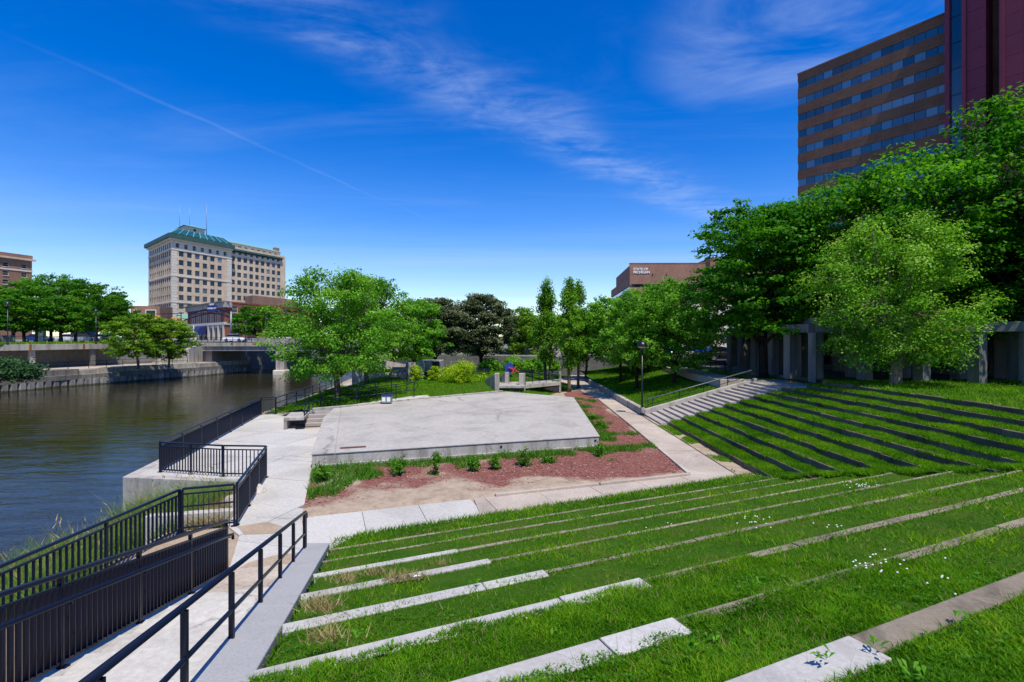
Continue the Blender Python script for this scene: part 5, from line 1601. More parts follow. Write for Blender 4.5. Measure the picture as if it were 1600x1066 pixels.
MB().prism([(c.x - 1.1, 50.05), (c.x, 50.05), (c.x, 52.4), (c.x - 1.1, 52.4)], .3, 1.345).build('pier', M['wall'], bx)
MB().prism([(c.x - .75, 49.92), (c.x - .05, 49.92), (c.x - .05, 50), (c.x - .75, 50)], a.z - 1.1, a.z - .1).build('ladder', M['rail'], bx)
# long back wall and ramp overhang
cwall('long_wall', 'long pale board marked concrete wall behind the bronze trees', [(-21, 69), (-15, 71.0), (-9, 72.5), (-3, 73.8), (3, 75), (6.5, 75.8)], .4, [3.2, 3.2, 3.2, 3.2, 3.0, 2.6], .5)
ovh = thing('overpass', 'pale concrete walkway overpass beside the upright trees', 'bridge', (7, 73, 2))
MB().prism([(4.6, 71.5), (12.6, 73.0), (12.2, 77), (4.2, 76)], [2.2, 2.2, 2.2, 2.2], [3.5, 3.0, 3.0, 3.5]).build('deck', M['wall'], ovh, .03)
MB().prism([(9.7, 66), (12.6, 66.3), (12.6, 71.5), (10.0, 71)], .1, 1.62).build('abutment', M['dark_conc'], ovh, .03)
for i in range(14):
    MB().box((9.78 + i * .205, 65.93 + i * .02, .85), (.12, .1, 1.4), .1).build('rib', M['dark_conc'], ovh)
tag(MB().prism([(9.3, 58), (13.5, 57), (19, 66), (12.8, 66)], -.1, .09).build('plaza', M['path']), kind='structure')
# benches
def bench(lab, c, rz):
    t_ = thing('park_bench', lab, 'bench', c, 'park benches')
    ca, sa = cos(rz), sin(rz)
    def W(x_, y_, z_): return (c[0] + x_ * ca - y_ * sa, c[1] + x_ * sa + y_ * ca, c[2] + z_)
    for i in range(4): MB().box(W(0, -.22 + .14 * i, .44), (1.9, .11, .035), rz).build('seat_slat', M['rail'], t_)
    for i in range(3): MB().box(W(0, .30 + .03 * i, .58 + .13 * i), (1.9, .035, .10), rz).build('back_slat', M['rail'], t_)
    for sx_ in (-.8, .8):
        MB().bar(W(sx_, -.22, 0), W(sx_, -.22, .43), .05, .05).build('leg', M['black'], t_)
        MB().bar(W(sx_, .25, 0), W(sx_, .38, .92), .05, .05).build('leg', M['black'], t_)
        MB().bar(W(sx_, -.22, .42), W(sx_, .3, .42), .05, .05).build('arm', M['black'], t_)
bench('dark slatted bench on the lawn left of the ramp landing', (-3.2, 53, .66), .1)
bench('dark slatted bench on the lawn behind the ramp bridge', (1.3, 54, .42), -.1)
bench('dark bench in the shade beside the upper path', (15.9, 39.0, 2.15), 1.9)
# coloured sculpture on the lawn
c = Vector((.05, 49, .62))
sc_ = thing('lawn_sculpture', 'blue disc sculpture with crossed red bars standing behind the ramp', 'sculpture', c)
MB().tube([c, c + Vector((-.2, 0, .75))], .07, 8).build('post', M['black'], sc_)
mb = MB(); q = [];
for i in range(20): q.append((c.x - .32 + .44 * cos(2 * pi * i / 20), c.y, c.z + 1.25 + .50 * sin(2 * pi * i / 20)))
mb.add(q + [(x_, y_ + .12, z_) for x_, y_, z_ in q], [tuple(range(20)), tuple(range(39, 19, -1))] + [((i + 1) % 20, i, 20 + i, 20 + (i + 1) % 20) for i in range(20)]); mb.build('disc', M['blue'], sc_)
MB().bar((c.x - .38, c.y - .1, c.z + 1.32), (c.x + .62, c.y - .1, c.z + .85), .13, .13).build('cross_bar', M['red'], sc_)
MB().bar((c.x - .08, c.y - .24, c.z + .72), (c.x + .32, c.y - .24, c.z + 1.42), .13, .13).build('cross_bar', M['red'], sc_)
MB().prism([(c.x - .3, c.y - .1), (c.x + .75, c.y - .1), (c.x + .5, c.y + .5), (c.x - .1, c.y + .5)], c.z - .1, c.z + .38).build('plinth', M['black'], sc_, .05)
# small white-blue box on the ramp
c = Vector((-8.0, 32.75, .62)); bxt = thing('planter_box', 'small grey box with white notices on the ramp behind the stage', 'box', c)
MB().box(c + Vector((0, 0, .22)), (.62, .45, .44)).build('body', M['grey_metal'], bxt, .02)
MB().box(c + Vector((0, 0, .47)), (.68, .5, .06)).build('lid', M['navy'], bxt, .01)
for dx in (-.15, .16): MB().box(c + Vector((dx, -.232, .22)), (.2, .01, .26)).build('notice', M['white'], bxt)
# crumpled litter at the end of the path
mb = MB(); vs = [(8.3 + .3 * noise.noise((i * 1.7, 0, 1)), 17.2 + .22 * noise.noise((0, i * 2.1, 3)), .05 + .12 * abs(noise.noise((i, i, 7)))) for i in range(22)]
mb.add(vs, [(i, (i + 5) % 22, (i + 9) % 22) for i in range(22)])
tag(mb.build('litter', M['white']), 'crumpled white litter at the end of the front path', 'litter')
# ================================================================== LAMPS, SIGNALS, CARS
def lamp(lab, x, y, z, h=4.55, grp='black dome street lamps'):
    t_ = thing('street_lamp', lab, 'lamp', (x, y, z), grp)
    MB().lathe((x, y, z), [(.13, 0), (.13, .12), (.085, .18), (.07, .9), (.055, 1.0), (.05, h - .55)], 12).build('pole', M['black'], t_)
    MB().lathe((x, y, z), [(.09, h - .55), (.12, h - .48), (.12, h - .36), (.06, h - .33)], 12).build('collar', M['black'], t_)
    MB().lathe((x, y, z), [(.30, h - .33), (.325, h - .30), (.31, h - .20), (.25, h - .08), (.15, h - .01), (.03, h + .02)], 18).build('hood', M['black'], t_)
    MB().lathe((x, y, z), [(.10, h - .42), (.25, h - .37), (.285, h - .335)], 14).build('lens', M['blind'], [q for q in t_.children if q.name.startswith('hood')][0])
lamp('black dome lamp post at the foot of the wide stairs', 7.98, 32.1 - .7, 0)
lamp('black dome lamp post at the head of the wide stairs', 16.3, 33.9, 2.12, 4.75)
p = at(12, 540, 61); lamp('black dome lamp post on the street lawn at far left', p.x, p.y, STREET_L, 5.1)
p = at(150, 540, 68); lamp('black dome lamp post among the street trees above the arcade', p.x, p.y, STREET_L, 4.6)
p = at(417, 531, 92); lamp('black lamp post in front of the bridge street tree', p.x, p.y, STREET_L, 4.4)
p = at(384, 531, 95); lamp('thin black lamp post behind the bridge railing', p.x, p.y, STREET_L, 4.0)

# traffic signals on mast arms
def signal(lab, px, py, d, px1, py1):
    base = at(px, py, d); t_ = thing('traffic_signal', lab, 'traffic light', (base.x, base.y, STREET_L), 'yellow traffic signals')
    h = at(px1, py1, d)
    MB().tube([(base.x, base.y, STREET_L), (base.x, base.y, h.z + 1.6)], [.16, .1], 8).build('pole', M['rail'], t_)
    MB().tube([(base.x, base.y, h.z + 1.4), (h.x, h.y, h.z + 1.25)], [.09, .06], 8).build('mast_arm', M['rail'], t_)
    for k in (-.65, .65):
        hd = MB().box((h.x + k, h.y, h.z), (.62, .5, 1.75)).build('head', M['yellow'], t_, .06)
        for j in (-.55, 0, .55):
            MB().tube([(h.x + k, h.y - .26, h.z + j), (h.x + k, h.y - .5, h.z + j)], .18, 10).build('visor', M['yellow'], hd)
signal('yellow twin traffic signal over the left light green tree', 283, 531, 115, 243.5, 499.5)
signal('yellow twin traffic signal near the hotel entrance', 283, 531, 116, 275, 502.5)
ps = at(361, 531, 100); t_ = thing('utility_pole', 'plain grey steel pole before the brick corner building', 'pole', (ps.x, ps.y, STREET_L))
MB().tube([(ps.x, ps.y, STREET_L), (ps.x, ps.y, EYE + 40 / 800 * 100)], [.2, .13], 8).build('shaft', M['grey_metal'], t_)
MB().tube([(ps.x, ps.y, EYE + 40 / 800 * 100 - .1), (ps.x + 1.4, ps.y, EYE + 40 / 800 * 100 - .4)], .06, 6).build('arm', M['grey_metal'], t_)
ps = at(286, 531, 118); t_ = thing('banner_sign', 'pale green banner sign left of the brick corner building', 'sign', (ps.x, ps.y, STREET_L))
q = at(286, 494, 118)
MB().box((q.x, q.y, q.z), (2.0, .12, 1.1), .2).build('panel', M['sign_green'], t_)
MB().tube([(q.x - .9, q.y + .1, STREET_L), (q.x - .9, q.y + .1, q.z + .6)], .1, 8).build('pole', M['rail'], t_)


def car(lab, c, rz, paint, L=4.5, H=1.45, W=1.8, van=False, grp='cars parked along the far streets'):
    t_ = thing('parked_car', lab, 'car', c, grp)
    ca, sa = cos(rz), sin(rz)
    def Wd(x_, y_, z_): return (c[0] + x_ * ca - y_ * sa, c[1] + x_ * sa + y_ * ca, c[2] + z_)
    def loft(secs, name, mat):
        mb = MB(); vs = []
        for x_, z0, z1, w_ in secs:
            for y_, z_ in ((-w_, z0), (-w_ * 1.0, (z0 + z1) / 2), (-w_ * .9, z1), (w_ * .9, z1), (w_, (z0 + z1) / 2), (w_, z0)): vs.append(Wd(x_, y_, z_))
        n = 6; fs = [tuple(range(n)), tuple(range(len(vs) - 1, len(vs) - n - 1, -1))]
        for i in range(len(secs) - 1):
            for k in range(n): fs.append((i * n + k, (i + 1) * n + k, (i + 1) * n + (k + 1) % n, i * n + (k + 1) % n))
        mb.add(vs, fs, 0, False); return mb.build(name, mat, t_, .03)
    h2 = L / 2; w_ = W / 2
    loft([(-h2, .35, .78, w_ * .86), (-h2 + .25, .25, .92, w_), (-h2 * .1, .22, .96, w_), (h2 * .5, .22, .92, w_), (h2 - .15, .26, .72, w_ * .95), (h2, .36, .62, w_ * .8)], 'body', paint)
    top = H
    if van: secs = [(-h2 + .1, .9, top * .97, w_ * .88), (-h2 + .4, .9, top, w_ * .9), (h2 * .25, .9, top, w_ * .88), (h2 * .62, .9, 1.02, w_ * .86)]
    else: secs = [(-h2 * .72, .9, .97, w_ * .86), (-h2 * .42, .9, top * .97, w_ * .76), (h2 * .02, .9, top, w_ * .76), (h2 * .46, .9, .96, w_ * .86)]
    loft(secs, 'cabin', M['glass_dark'])
    MB().box(Wd((secs[1][0] + secs[2][0]) / 2, 0, top), (abs(secs[2][0] - secs[1][0]) * .98, W * .7, .05), rz).build('roof', paint, t_, .02)
    for sx_ in (-.58, .6):
        for sy in (-1, 1):
            ctr = Vector(Wd(h2 * sx_, sy * (w_ - .1), .32)); ax = Vector((-sa, ca, 0)) * .11
            wh_ = MB().tube([ctr - ax, ctr + ax], .32, 14).build('wheel', M['tyre'], t_)
            MB().tube([ctr - ax * 1.05, ctr + ax * 1.05], .19, 10).build('rim', M['grey_metal'], wh_)
    for sy in (-.6, .6): MB().box(Wd(h2 - .05, sy * w_, .62), (.06, .3, .12), rz).build('headlight', M['white'], t_)
p = at(441, 531.5, 93); car('white saloon car crossing the road bridge', (p.x, p.y, 3.875), 0.05, M['car_white'], grp='cars on the road bridge')
p = at(367, 531, 96); car('small white car near the grey steel pole', (p.x, p.y, STREET_L), 0.02, M['car_white'], 4.0, grp='cars on the road bridge')
for i, (px, d, pt, van, lab) in enumerate(((136, 95, M['car_silver'], True, 'silver van seen under the street trees'), (160, 96, M['car_white'], False, 'white car right of the silver van'), (172, 97, M['car_silver'], False, 'silver car nearest the light green trees'), (110, 98, M['car_white'], False, 'white car left of the silver van'), (60, 97, M['car_blue'], False, 'blue car behind the leftmost street trunks'))):
    p = at(px, 531, d); car(lab, (p.x, p.y, STREET_L + .03), 0.03, pt, 4.9 if van else 4.5, 2.1 if van else 1.45, 1.9, van, 'cars along the street above the arcade')
for i, (x, y, pt, van, lab) in enumerate(((22.0, 53.5, M['car_black'], False, 'black car between the pergola columns'), (27.6, 54, M['car_blue'], True, 'blue van with yellow emblem seen through the pergola'), (18.3, 55, M['car_silver'], False, 'silver car at the left end of the pergola'), (33.5, 54, M['car_blue'], False, 'dark blue car right of the blue van'), (15.2, 57, M['car_white'], False, 'white car half hidden by the round maple'))):
    car(lab, (x, y, 2.33), 0.02, pt, 5.2 if van else 4.5, 1.9 if van else 1.45, 1.85, van, 'cars on the street behind the pergola')
tag(link('emblem', MB().lathe((0, 0, 0), [(.02, 0), (.22, .01), (.2, .02)], 14).mesh('emblem', M['yellow'])), 'x', 'x')
o = bpy.data.objects['emblem']; del o['label']; del o['category']
vanr = [x for x in bpy.data.objects if x.get('label', '').startswith('blue van')][0]
o.parent = vanr; o.location = (.7, -.96, .7); o.rotation_euler = (pi / 2, 0, 0)
tp_ = thing('blue_banner', 'long blue banner fence along the street behind the pergola', 'banner', (24, 60, 2.3))
for i in range(7): MB().box((15 + i * 4.05, 60.5 - .1 * i, 3.0), (4.0, .08, 1.15), -.02).build('panel', M['blue'], tp_)
for i in range(8): MB().tube([(13 + i * 4.05, 60.6 - .1 * i, 2.3), (13 + i * 4.05, 60.6 - .1 * i, 3.7)], .05, 6).build('post', M['grey_metal'], tp_)
# pale buildings beyond that street
for lab, x0, x1, y, z, mat in (('long pale building glimpsed through the pergola trees', 24, 62, 92, 11.5, 'limestone'), ('low pale building behind the round maples', 12, 26, 110, 9.0, 'wall')):
    t_ = thing('pale_building', lab, 'building', (x0, y, 2.3)); Fx = Face((x0, y), (1, 0))
    core(t_, [(x0 + .3, y + .35), (x1 - .3, y + .35), (x1 - .3, y + 14), (x0 + .3, y + 14)], 2.3, z - .3, M['dark_conc'])
    facade(t_, Fx, x1 - x0, 2.3, z, [2.5 + 4 * i for i in range(int((x1 - x0) / 4))], [3.6, 7.0] if z > 10 else [3.6], 2.2, 1.8, M[mat], window_mesh(2.2, 1.8, M['grey_metal'], M['glass_dark'], .1))
# hydrant-like small street items under the left trees
for lab, px, h, mat in (('white signal cabinet under the street trees', 66, 2.4, 'white'), ('red brown signpost under the street trees', 58, 2.8, 'rust')):
    p = at(px, 533, 84); t_ = thing('street_cabinet' if mat == 'white' else 'sign_post', lab, 'cabinet' if mat == 'white' else 'post', (p.x, p.y, STREET_L))
    MB().box((p.x, p.y, STREET_L + h / 2), (.9 if mat == 'white' else .3, .5, h)).build('body', M[mat], t_, .03)
    MB().box((p.x, p.y, STREET_L + h + .06), (1.1 if mat == 'white' else .5, .6, .12)).build('cap', M['grey_metal'], t_)

# ================================================================== TREES
def leaf_quads(centres, normals, size, r, wr=0.62, bend=0.25):
    """folded lozenge leaves: (n,4,3)"""
    n = len(centres)
    t_ = r.normal(size=(n, 3)); t_ -= normals * np.sum(t_ * normals, 1)[:, None]; t_ /= np.linalg.norm(t_, axis=1)[:, None] + 1e-9
    bt = np.cross(normals, t_)
    s_ = size[:, None]
    v = np.empty((n, 4, 3), np.float32)
    v[:, 0] = centres - t_ * s_ * .5
    v[:, 1] = centres + bt * s_ * wr * .5 + normals * s_ * bend * .3
    v[:, 2] = centres + t_ * s_ * .5 - normals * s_ * bend * .3
    v[:, 3] = centres - bt * s_ * wr * .5 + normals * s_ * bend * .3
    return v


def prof_round(t): return max(0.05, (max(0.0, 1 - ((t - .42) / (.60 if t > .42 else .52)) ** 2)) ** .5)
def prof_low(t): return max(0.05, (max(0.0, 1 - ((t - .30) / (.72 if t > .3 else .42)) ** 2)) ** .5)
def prof_col(t): return .45 + .55 * sin(pi * min(1, t * 1.5)) if t < .33 else max(.06, (1 - (t - .33) / .67) ** .75)
def prof_spread(t): return max(0.08, (max(0.0, 1 - ((t - .62) / (.42 if t > .62 else .95)) ** 2)) ** .5)
def prof_vase(t): return max(.1, .35 + .65 * sin(pi * min(1, .15 + t * .75)))


def make_tree(name, lab, cat, base, top, R_, zc0, profile, leaf, bark, n_cl=240, n_leaf=55, lsize=.19, trunk=.16, seed=1, squash=.55, clump=None,
              limbs=9, lean=(0, 0), Ry=None, grp=None, lobes=.22, gap=-.15, up=.45, fill=.42, multi=1):
    """trunk, limbs and twigs as one tapering mesh; the crown is leaf clumps spread through the crown's volume, denser outside, with gaps"""
    r = np.random.default_rng(seed); rr = random.Random(seed)
    bx_, by_, bz_ = base; H = top - zc0; Ry = Ry or R_
    t_ = thing(name, lab, cat, base, grp)
    cl = []
    tries = 0
    while len(cl) < n_cl and tries < n_cl * 12:
        tries += 1
        tt = rr.random() ** .9; az = rr.random() * 2 * pi
        pr = profile(tt)
        if rr.random() > pr + .12: continue
        rad = pr * rr.random() ** fill
        lob = 1 + lobes * 1.8 * noise.noise((cos(az) * 1.5 + seed * 3.7, sin(az) * 1.5, tt * 2.6)) + lobes * .7 * rr.uniform(-1, 1) * .5
        x_ = R_ * rad * lob * cos(az); y_ = Ry * rad * lob * sin(az); z_ = zc0 + H * (tt + lobes * .25 * noise.noise((az, tt * 3, seed)))
        if noise.noise((x_ * .55 + seed * 9, y_ * .55, z_ * .7)) < gap: continue
        cl.append(Vector((bx_ + lean[0] * tt + x_, by_ + lean[1] * tt + y_, z_)))
    cs = clump or max(.28, .13 * (R_ + Ry) / 2 + .12)
    # woody skeleton
    wood = MB()
    tops = []
    for k in range(multi):
        ang = 2 * pi * k / max(1, multi) + seed
        offx, offy = (cos(ang) * .18, sin(ang) * .18) if multi > 1 else (0, 0)
        tp0 = Vector((bx_ + offx, by_ + offy, bz_ - .15))
        zt_ = zc0 + H * (.55 if profile is not prof_col else .86)
        tp1 = Vector((bx_ + lean[0] * .5 + offx * 4, by_ + lean[1] * .5 + offy * 4, zt_))
        pts = [tp0, tp0.lerp(tp1, .06) + Vector((0, 0, .02)), tp0.lerp(tp1, .33) + Vector((rr.uniform(-.12, .12), rr.uniform(-.12, .12), 0)), tp0.lerp(tp1, .66) + Vector((rr.uniform(-.2, .2), rr.uniform(-.2, .2), 0)), tp1]
        f = 1 if multi == 1 else .68
        wood.tube(pts, [trunk * 1.45 * f, trunk * 1.05 * f, trunk * .88 * f, trunk * .55 * f, trunk * .18 * f], 9)
        tops.append(pts)
    limb_pts = []
    for i in range(limbs):
        tgt = rr.choice(cl); pts0 = rr.choice(tops)
        k = rr.uniform(.30, .75)
        j = 2 if k < .55 else 3
        st_ = pts0[j - 1].lerp(pts0[j], .2 + rr.random() * .75)
        if st_.z > tgt.z + .6: st_ = pts0[1].lerp(pts0[2], .9)
        st_.z = max(st_.z, min(zc0 * .5 + bz_ * .5 + .4, zc0))
        mid = st_.lerp(tgt, .5) + Vector((rr.uniform(-.2, .2), rr.uniform(-.2, .2), .12 * (tgt - st_).length * (.6 if up > .3 else 1.6)))
        q = [st_, st_.lerp(mid, .55) + Vector((0, 0, .03)), mid, mid.lerp(tgt, .55), tgt]
        wood.tube(q, [trunk * .46, trunk * .36, trunk * .27, trunk * .18, trunk * .05], 6)
        limb_pts += q[1:4]
    if limb_pts:
        for c_ in cl[::max(1, len(cl) // 90)]:
            src = min(limb_pts, key=lambda p: (p - c_).length)
            if (src - c_).length > R_ * .9: continue
            mid = src.lerp(c_, .5) + Vector((rr.uniform(-.12, .12), rr.uniform(-.12, .12), rr.uniform(-.05, .15)))
            wood.tube([src, mid, c_], [trunk * .13, trunk * .09, trunk * .03], 4, 0, False)
    wood.build('trunk', bark, t_)
    # leaves
    C_ = np.array([tuple(c) for c in cl], np.float32); m_ = len(C_)
    cnt = (n_leaf * (.55 + .9 * r.random(m_))).astype(int)
    idx = np.repeat(np.arange(m_), cnt); n = len(idx)
    d = r.normal(size=(n, 3)); d /= np.linalg.norm(d, axis=1)[:, None]
    rad = r.random(n) ** .45
    outw = C_ - np.array([bx_ + lean[0] * .5, by_ + lean[1] * .5, zc0 + H * .3], np.float32)
    outw[:, 2] *= .4; outw /= np.linalg.norm(outw, axis=1)[:, None] + 1e-6
    csz = cs * (.6 + .8 * r.random(m_))
    off = d * rad[:, None] * csz[idx][:, None]
    off[:, 2] *= squash
    # clumps droop outwards along their branch
    along = np.sum(off * outw[idx], 1)
    off += outw[idx] * (along * .45)[:, None]
    off[:, 2] -= .10 * np.abs(along)
    pos = C_[idx] + off
    nr = d * .55 + np.array([0, 0, up]) + r.normal(size=(n, 3)) * .42
    nr /= np.linalg.norm(nr, axis=1)[:, None]
    sz = lsize * (.6 + .75 * r.random(n))
    v = leaf_quads(pos, nr, sz, r)
    tint = np.clip(.5 + .17 * r.normal(size=n) + .23 * r.normal(size=m_)[idx] + .10 * (d[:, 2]), 0, 1)
    me_ = mesh_np('crown', v - np.array(base, np.float32), 4, leaf, tint)
    o = link('crown', me_, t_); o.location = (0, 0, 0)
    return t_


def copy_tree(src, lab, base, rz, sc_, grp=None):
    r_ = src.copy(); col.objects.link(r_); r_.location = base; r_.rotation_euler = (0, 0, rz); r_.scale = (sc_, sc_, sc_); r_['label'] = lab
    if grp: r_['group'] = grp
    for ch in src.children:
        c_ = ch.copy(); col.objects.link(c_); c_.parent = r_
    return r_


# -- lawn trees left of centre
make_tree('lawn_maple', 'broad bright green maple nearest the ramp railing behind the stage', 'tree', (-11.6, 34.2, .85), 9.3, 3.95, 2.3, prof_low, M['leaf_maple'], M['bark'], 420, 80, .165, .20, 11, limbs=18, gap=-.10, lean=(-.2, 0), grp='maples on the stage lawn')
make_tree('lawn_maple', 'second green maple behind the first on the stage lawn', 'tree', (-12.0, 42.2, 1.0), 9.4, 3.9, 2.9, prof_round, M['leaf_maple'], M['bark'], 330, 70, .19, .19, 12, limbs=14, lean=(.6, 0), grp='maples on the stage lawn')
make_tree('lawn_maple', 'rounded maple reaching right towards the bronze trees', 'tree', (-8.9, 47.0, 1.0), 8.0, 3.2, 2.9, prof_round, M['leaf_maple'], M['bark'], 260, 55, .22, .15, 13, limbs=10, grp='maples on the stage lawn')
# -- dark bronze maples
make_tree('bronze_maple', 'dark bronze leaved maple on the left of the pair', 'tree', (-9.4, 63, .9), 9.5, 3.9, 2.8, prof_round, M['leaf_purple'], M['bark_dark'], 380, 90, .26, .24, 21, squash=.45, lobes=.15, gap=-.5, limbs=10, grp='pair of dark bronze maples')
make_tree('bronze_maple', 'dark bronze leaved maple on the right of the pair', 'tree', (-3.7, 62, .9), 9.8, 3.9, 2.8, prof_round, M['leaf_purple'], M['bark_dark'], 380, 90, .26, .24, 22, squash=.45, lobes=.15, gap=-.5, limbs=10, grp='pair of dark bronze maples')
make_tree('park_tree', 'mid green tree between the bronze maples and the upright trees', 'tree', (1.2, 74, 1.2), 8.9, 3.2, 2.4, prof_round, M['leaf_lime'], M['bark_dark'], 190, 60, .28, .2, 23, limbs=8)
# -- upright trees
make_tree('upright_tree', 'narrow upright tree left of the path beyond the stage', 'tree', (3.35, 49.5, .3), 10.7, 1.28, 2.6, prof_col, M['leaf_column'], M['bark'], 210, 52, .20, .14, 31, limbs=14, squash=.9, clump=.46, multi=3, lobes=.28, gap=-.3, grp='narrow upright trees')
make_tree('upright_tree', 'twin topped upright tree beside the side path', 'tree', (5.05, 45.2, .05), 10.2, 1.05, 2.3, prof_col, M['leaf_column'], M['bark_warm'], 190, 52, .19, .15, 32, limbs=12, squash=.9, clump=.43, lobes=.28, gap=-.3, grp='narrow upright trees')
make_tree('upright_tree', 'slightly shorter right stem of the upright tree pair', 'tree', (6.25, 48.3, .05), 9.9, .98, 2.3, prof_col, M['leaf_column'], M['bark_warm'], 180, 52, .19, .13, 33, limbs=12, squash=.9, clump=.43, lobes=.28, gap=-.3, grp='narrow upright trees')
# -- round maples right of centre
gm = 'round maples on the sloping lawn'
make_tree('round_maple', 'round green maple nearest the wide stairs on the sloping lawn', 'tree', (12.2, 38.6, 1.2), 9.0, 3.45, 2.4, prof_round, M['leaf_maple'], M['bark_dark'], 420, 74, .17, .15, 41, limbs=14, lobes=.13, gap=-.32, grp=gm)
make_tree('round_maple', 'green maple on the middle of the sloping lawn behind the lamp', 'tree', (9.9, 40.6, .85), 8.2, 2.9, 2.6, prof_round, M['leaf_maple'], M['bark_dark'], 300, 58, .20, .14, 42, limbs=12, lobes=.14, gap=-.3, grp=gm)
make_tree('round_maple', 'leaning green maple by the far end of the sloping lawn', 'tree', (9.9, 46.5, .8), 8.4, 3.2, 2.4, prof_round, M['leaf_maple'], M['bark_dark'], 290, 56, .22, .14, 43, limbs=12, lean=(-.5, 0), grp=gm)
make_tree('round_maple', 'maple at the back of the sloping lawn before the office building', 'tree', (14.6, 54, 2.0), 9.9, 3.6, 3.2, prof_round, M['leaf_maple'], M['bark_dark'], 300, 56, .25, .17, 44, limbs=10, grp=gm)
make_tree('round_maple', 'maple left of the overpass abutment', 'tree', (8.3, 57.5, .4), 8.0, 2.6, 2.6, prof_round, M['leaf_maple'], M['bark_dark'], 200, 52, .25, .13, 45, limbs=8, grp=gm)
# -- tall locusts
gl = 'tall honey locusts behind the terraces'
kw_ = dict(squash=.30, up=.75, lobes=.30, gap=-.16, fill=.55, grp=gl)
make_tree('honey_locust', 'tall dark locust nearest the round maples', 'tree', (17.0, 34.6, 2.2), 13.4, 4.9, 4.8, prof_spread, M['leaf_locust'], M['bark_dark'], 430, 62, .24, .26, 51, limbs=16, **kw_)
make_tree('honey_locust', 'tall dark locust left of the pergola by the street', 'tree', (21.0, 44.5, 2.2), 12.4, 4.6, 5.2, prof_spread, M['leaf_locust'], M['bark_dark'], 320, 60, .26, .24, 52, limbs=14, **kw_)
make_tree('honey_locust', 'high locust behind the birch in front of the tower', 'tree', (22.8, 30.3, 2.3), 15.3, 5.9, 5.4, prof_spread, M['leaf_locust'], M['bark_dark'], 520, 62, .25, .30, 53, limbs=18, **kw_)
make_tree('honey_locust', 'tallest locust reaching the maroon tower at the right edge', 'tree', (28.2, 27.0, 2.3), 17.3, 6.0, 5.0, prof_spread, M['leaf_locust'], M['bark_dark'], 560, 62, .25, .32, 54, limbs=18, **kw_)
make_tree('honey_locust', 'locust overhanging the podium at the right edge', 'tree', (30.5, 22.8, 2.3), 15.0, 5.6, 6.0, prof_spread, M['leaf_locust'], M['bark_dark'], 460, 60, .26, .30, 55, limbs=16, **kw_)
make_tree('honey_locust', 'locust behind the pergola corner shading the columns', 'tree', (19.6, 34.0, 2.3), 13.6, 5.6, 5.6, prof_spread, M['leaf_locust'], M['bark_dark'], 400, 60, .26, .26, 56, limbs=14, **kw_)
# -- bright birch
make_tree('river_birch', 'bright yellow green birch with peeling trunk on the top terrace', 'tree', (18.75, 25.0, 2.5), 10.4, 3.45, 3.5, prof_round, M['leaf_birch'], M['birch'], 620, 84, .125, .26, 61, limbs=20, lobes=.24, gap=-.12, squash=.6, fill=.5, lean=(-.5, 0))
# -- far bank
g1 = 'light green trees on the far walkway'
p = at(216, 571, 70); make_tree('bank_tree', 'light green tree with thin trunk on the left of the far walkway', 'tree', (p.x, p.y, .62), 7.9, 3.8, 2.2, prof_low, M['leaf_lime'], M['bark'], 240, 60, .27, .14, 71, limbs=10, squash=.35, grp=g1)
p = at(264, 571, 74); make_tree('bank_tree', 'light green spreading tree nearest the bridge on the far walkway', 'tree', (p.x, p.y, .62), 7.4, 3.7, 1.8, prof_low, M['leaf_lime'], M['bark'], 240, 60, .27, .13, 72, limbs=10, squash=.35, grp=g1)
g2 = 'dense street trees above the arcade'
kk = dict(squash=.42, lobes=.16, gap=-.4, grp=g2, limbs=9)
sx0 = []
for i, (px, d, tp_y, R_, lab) in enumerate(((-14, 72, 446, 4.6, 'dense street tree cut by the left edge'), (38, 80, 441, 5.0, 'dense street tree second from the left edge'), (80, 86, 430, 5.2, 'tallest dense street tree in the row above the arcade'), (118, 82, 437, 5.0, 'dense street tree right of the tallest one'), (150, 88, 446, 4.8, 'dense street tree fifth in the row above the arcade'), (178, 92, 461, 3.6, 'smaller street tree at the right end of the row'), (96, 74, 466, 4.2, 'low front street tree leaning over the arcade fence'), (20, 70, 462, 4.2, 'low front street tree behind the far left lamp'))):
    p = at(px, 531, d)
    make_tree('street_tree', lab, 'tree', (p.x, p.y, STREET_L), EYE + (527 - tp_y) / 800 * d, R_, STREET_L + 2.0, prof_low if i > 5 else prof_round, M['leaf_far'], M['bark_dark'], 230, 58, .30, .22, 80 + i, **kk)
p = at(402, 531, 104); make_tree('street_tree', 'wide street tree in front of the brick corner building', 'tree', (p.x, p.y, STREET_L), EYE + 49 / 800 * 104, 5.4, STREET_L + 1.6, prof_low, M['leaf_far'], M['bark_dark'], 260, 58, .32, .22, 91, squash=.38, limbs=9, grp='street trees beyond the bridge')
p = at(446, 531, 108); make_tree('street_tree', 'dark street tree beyond the bridge partly behind the maple', 'tree', (p.x, p.y, STREET_L), EYE + 34 / 800 * 108, 4.4, STREET_L + 1.2, prof_low, M['leaf_far'], M['bark_dark'], 180, 55, .32, .18, 92, squash=.38, limbs=7, grp='street trees beyond the bridge')
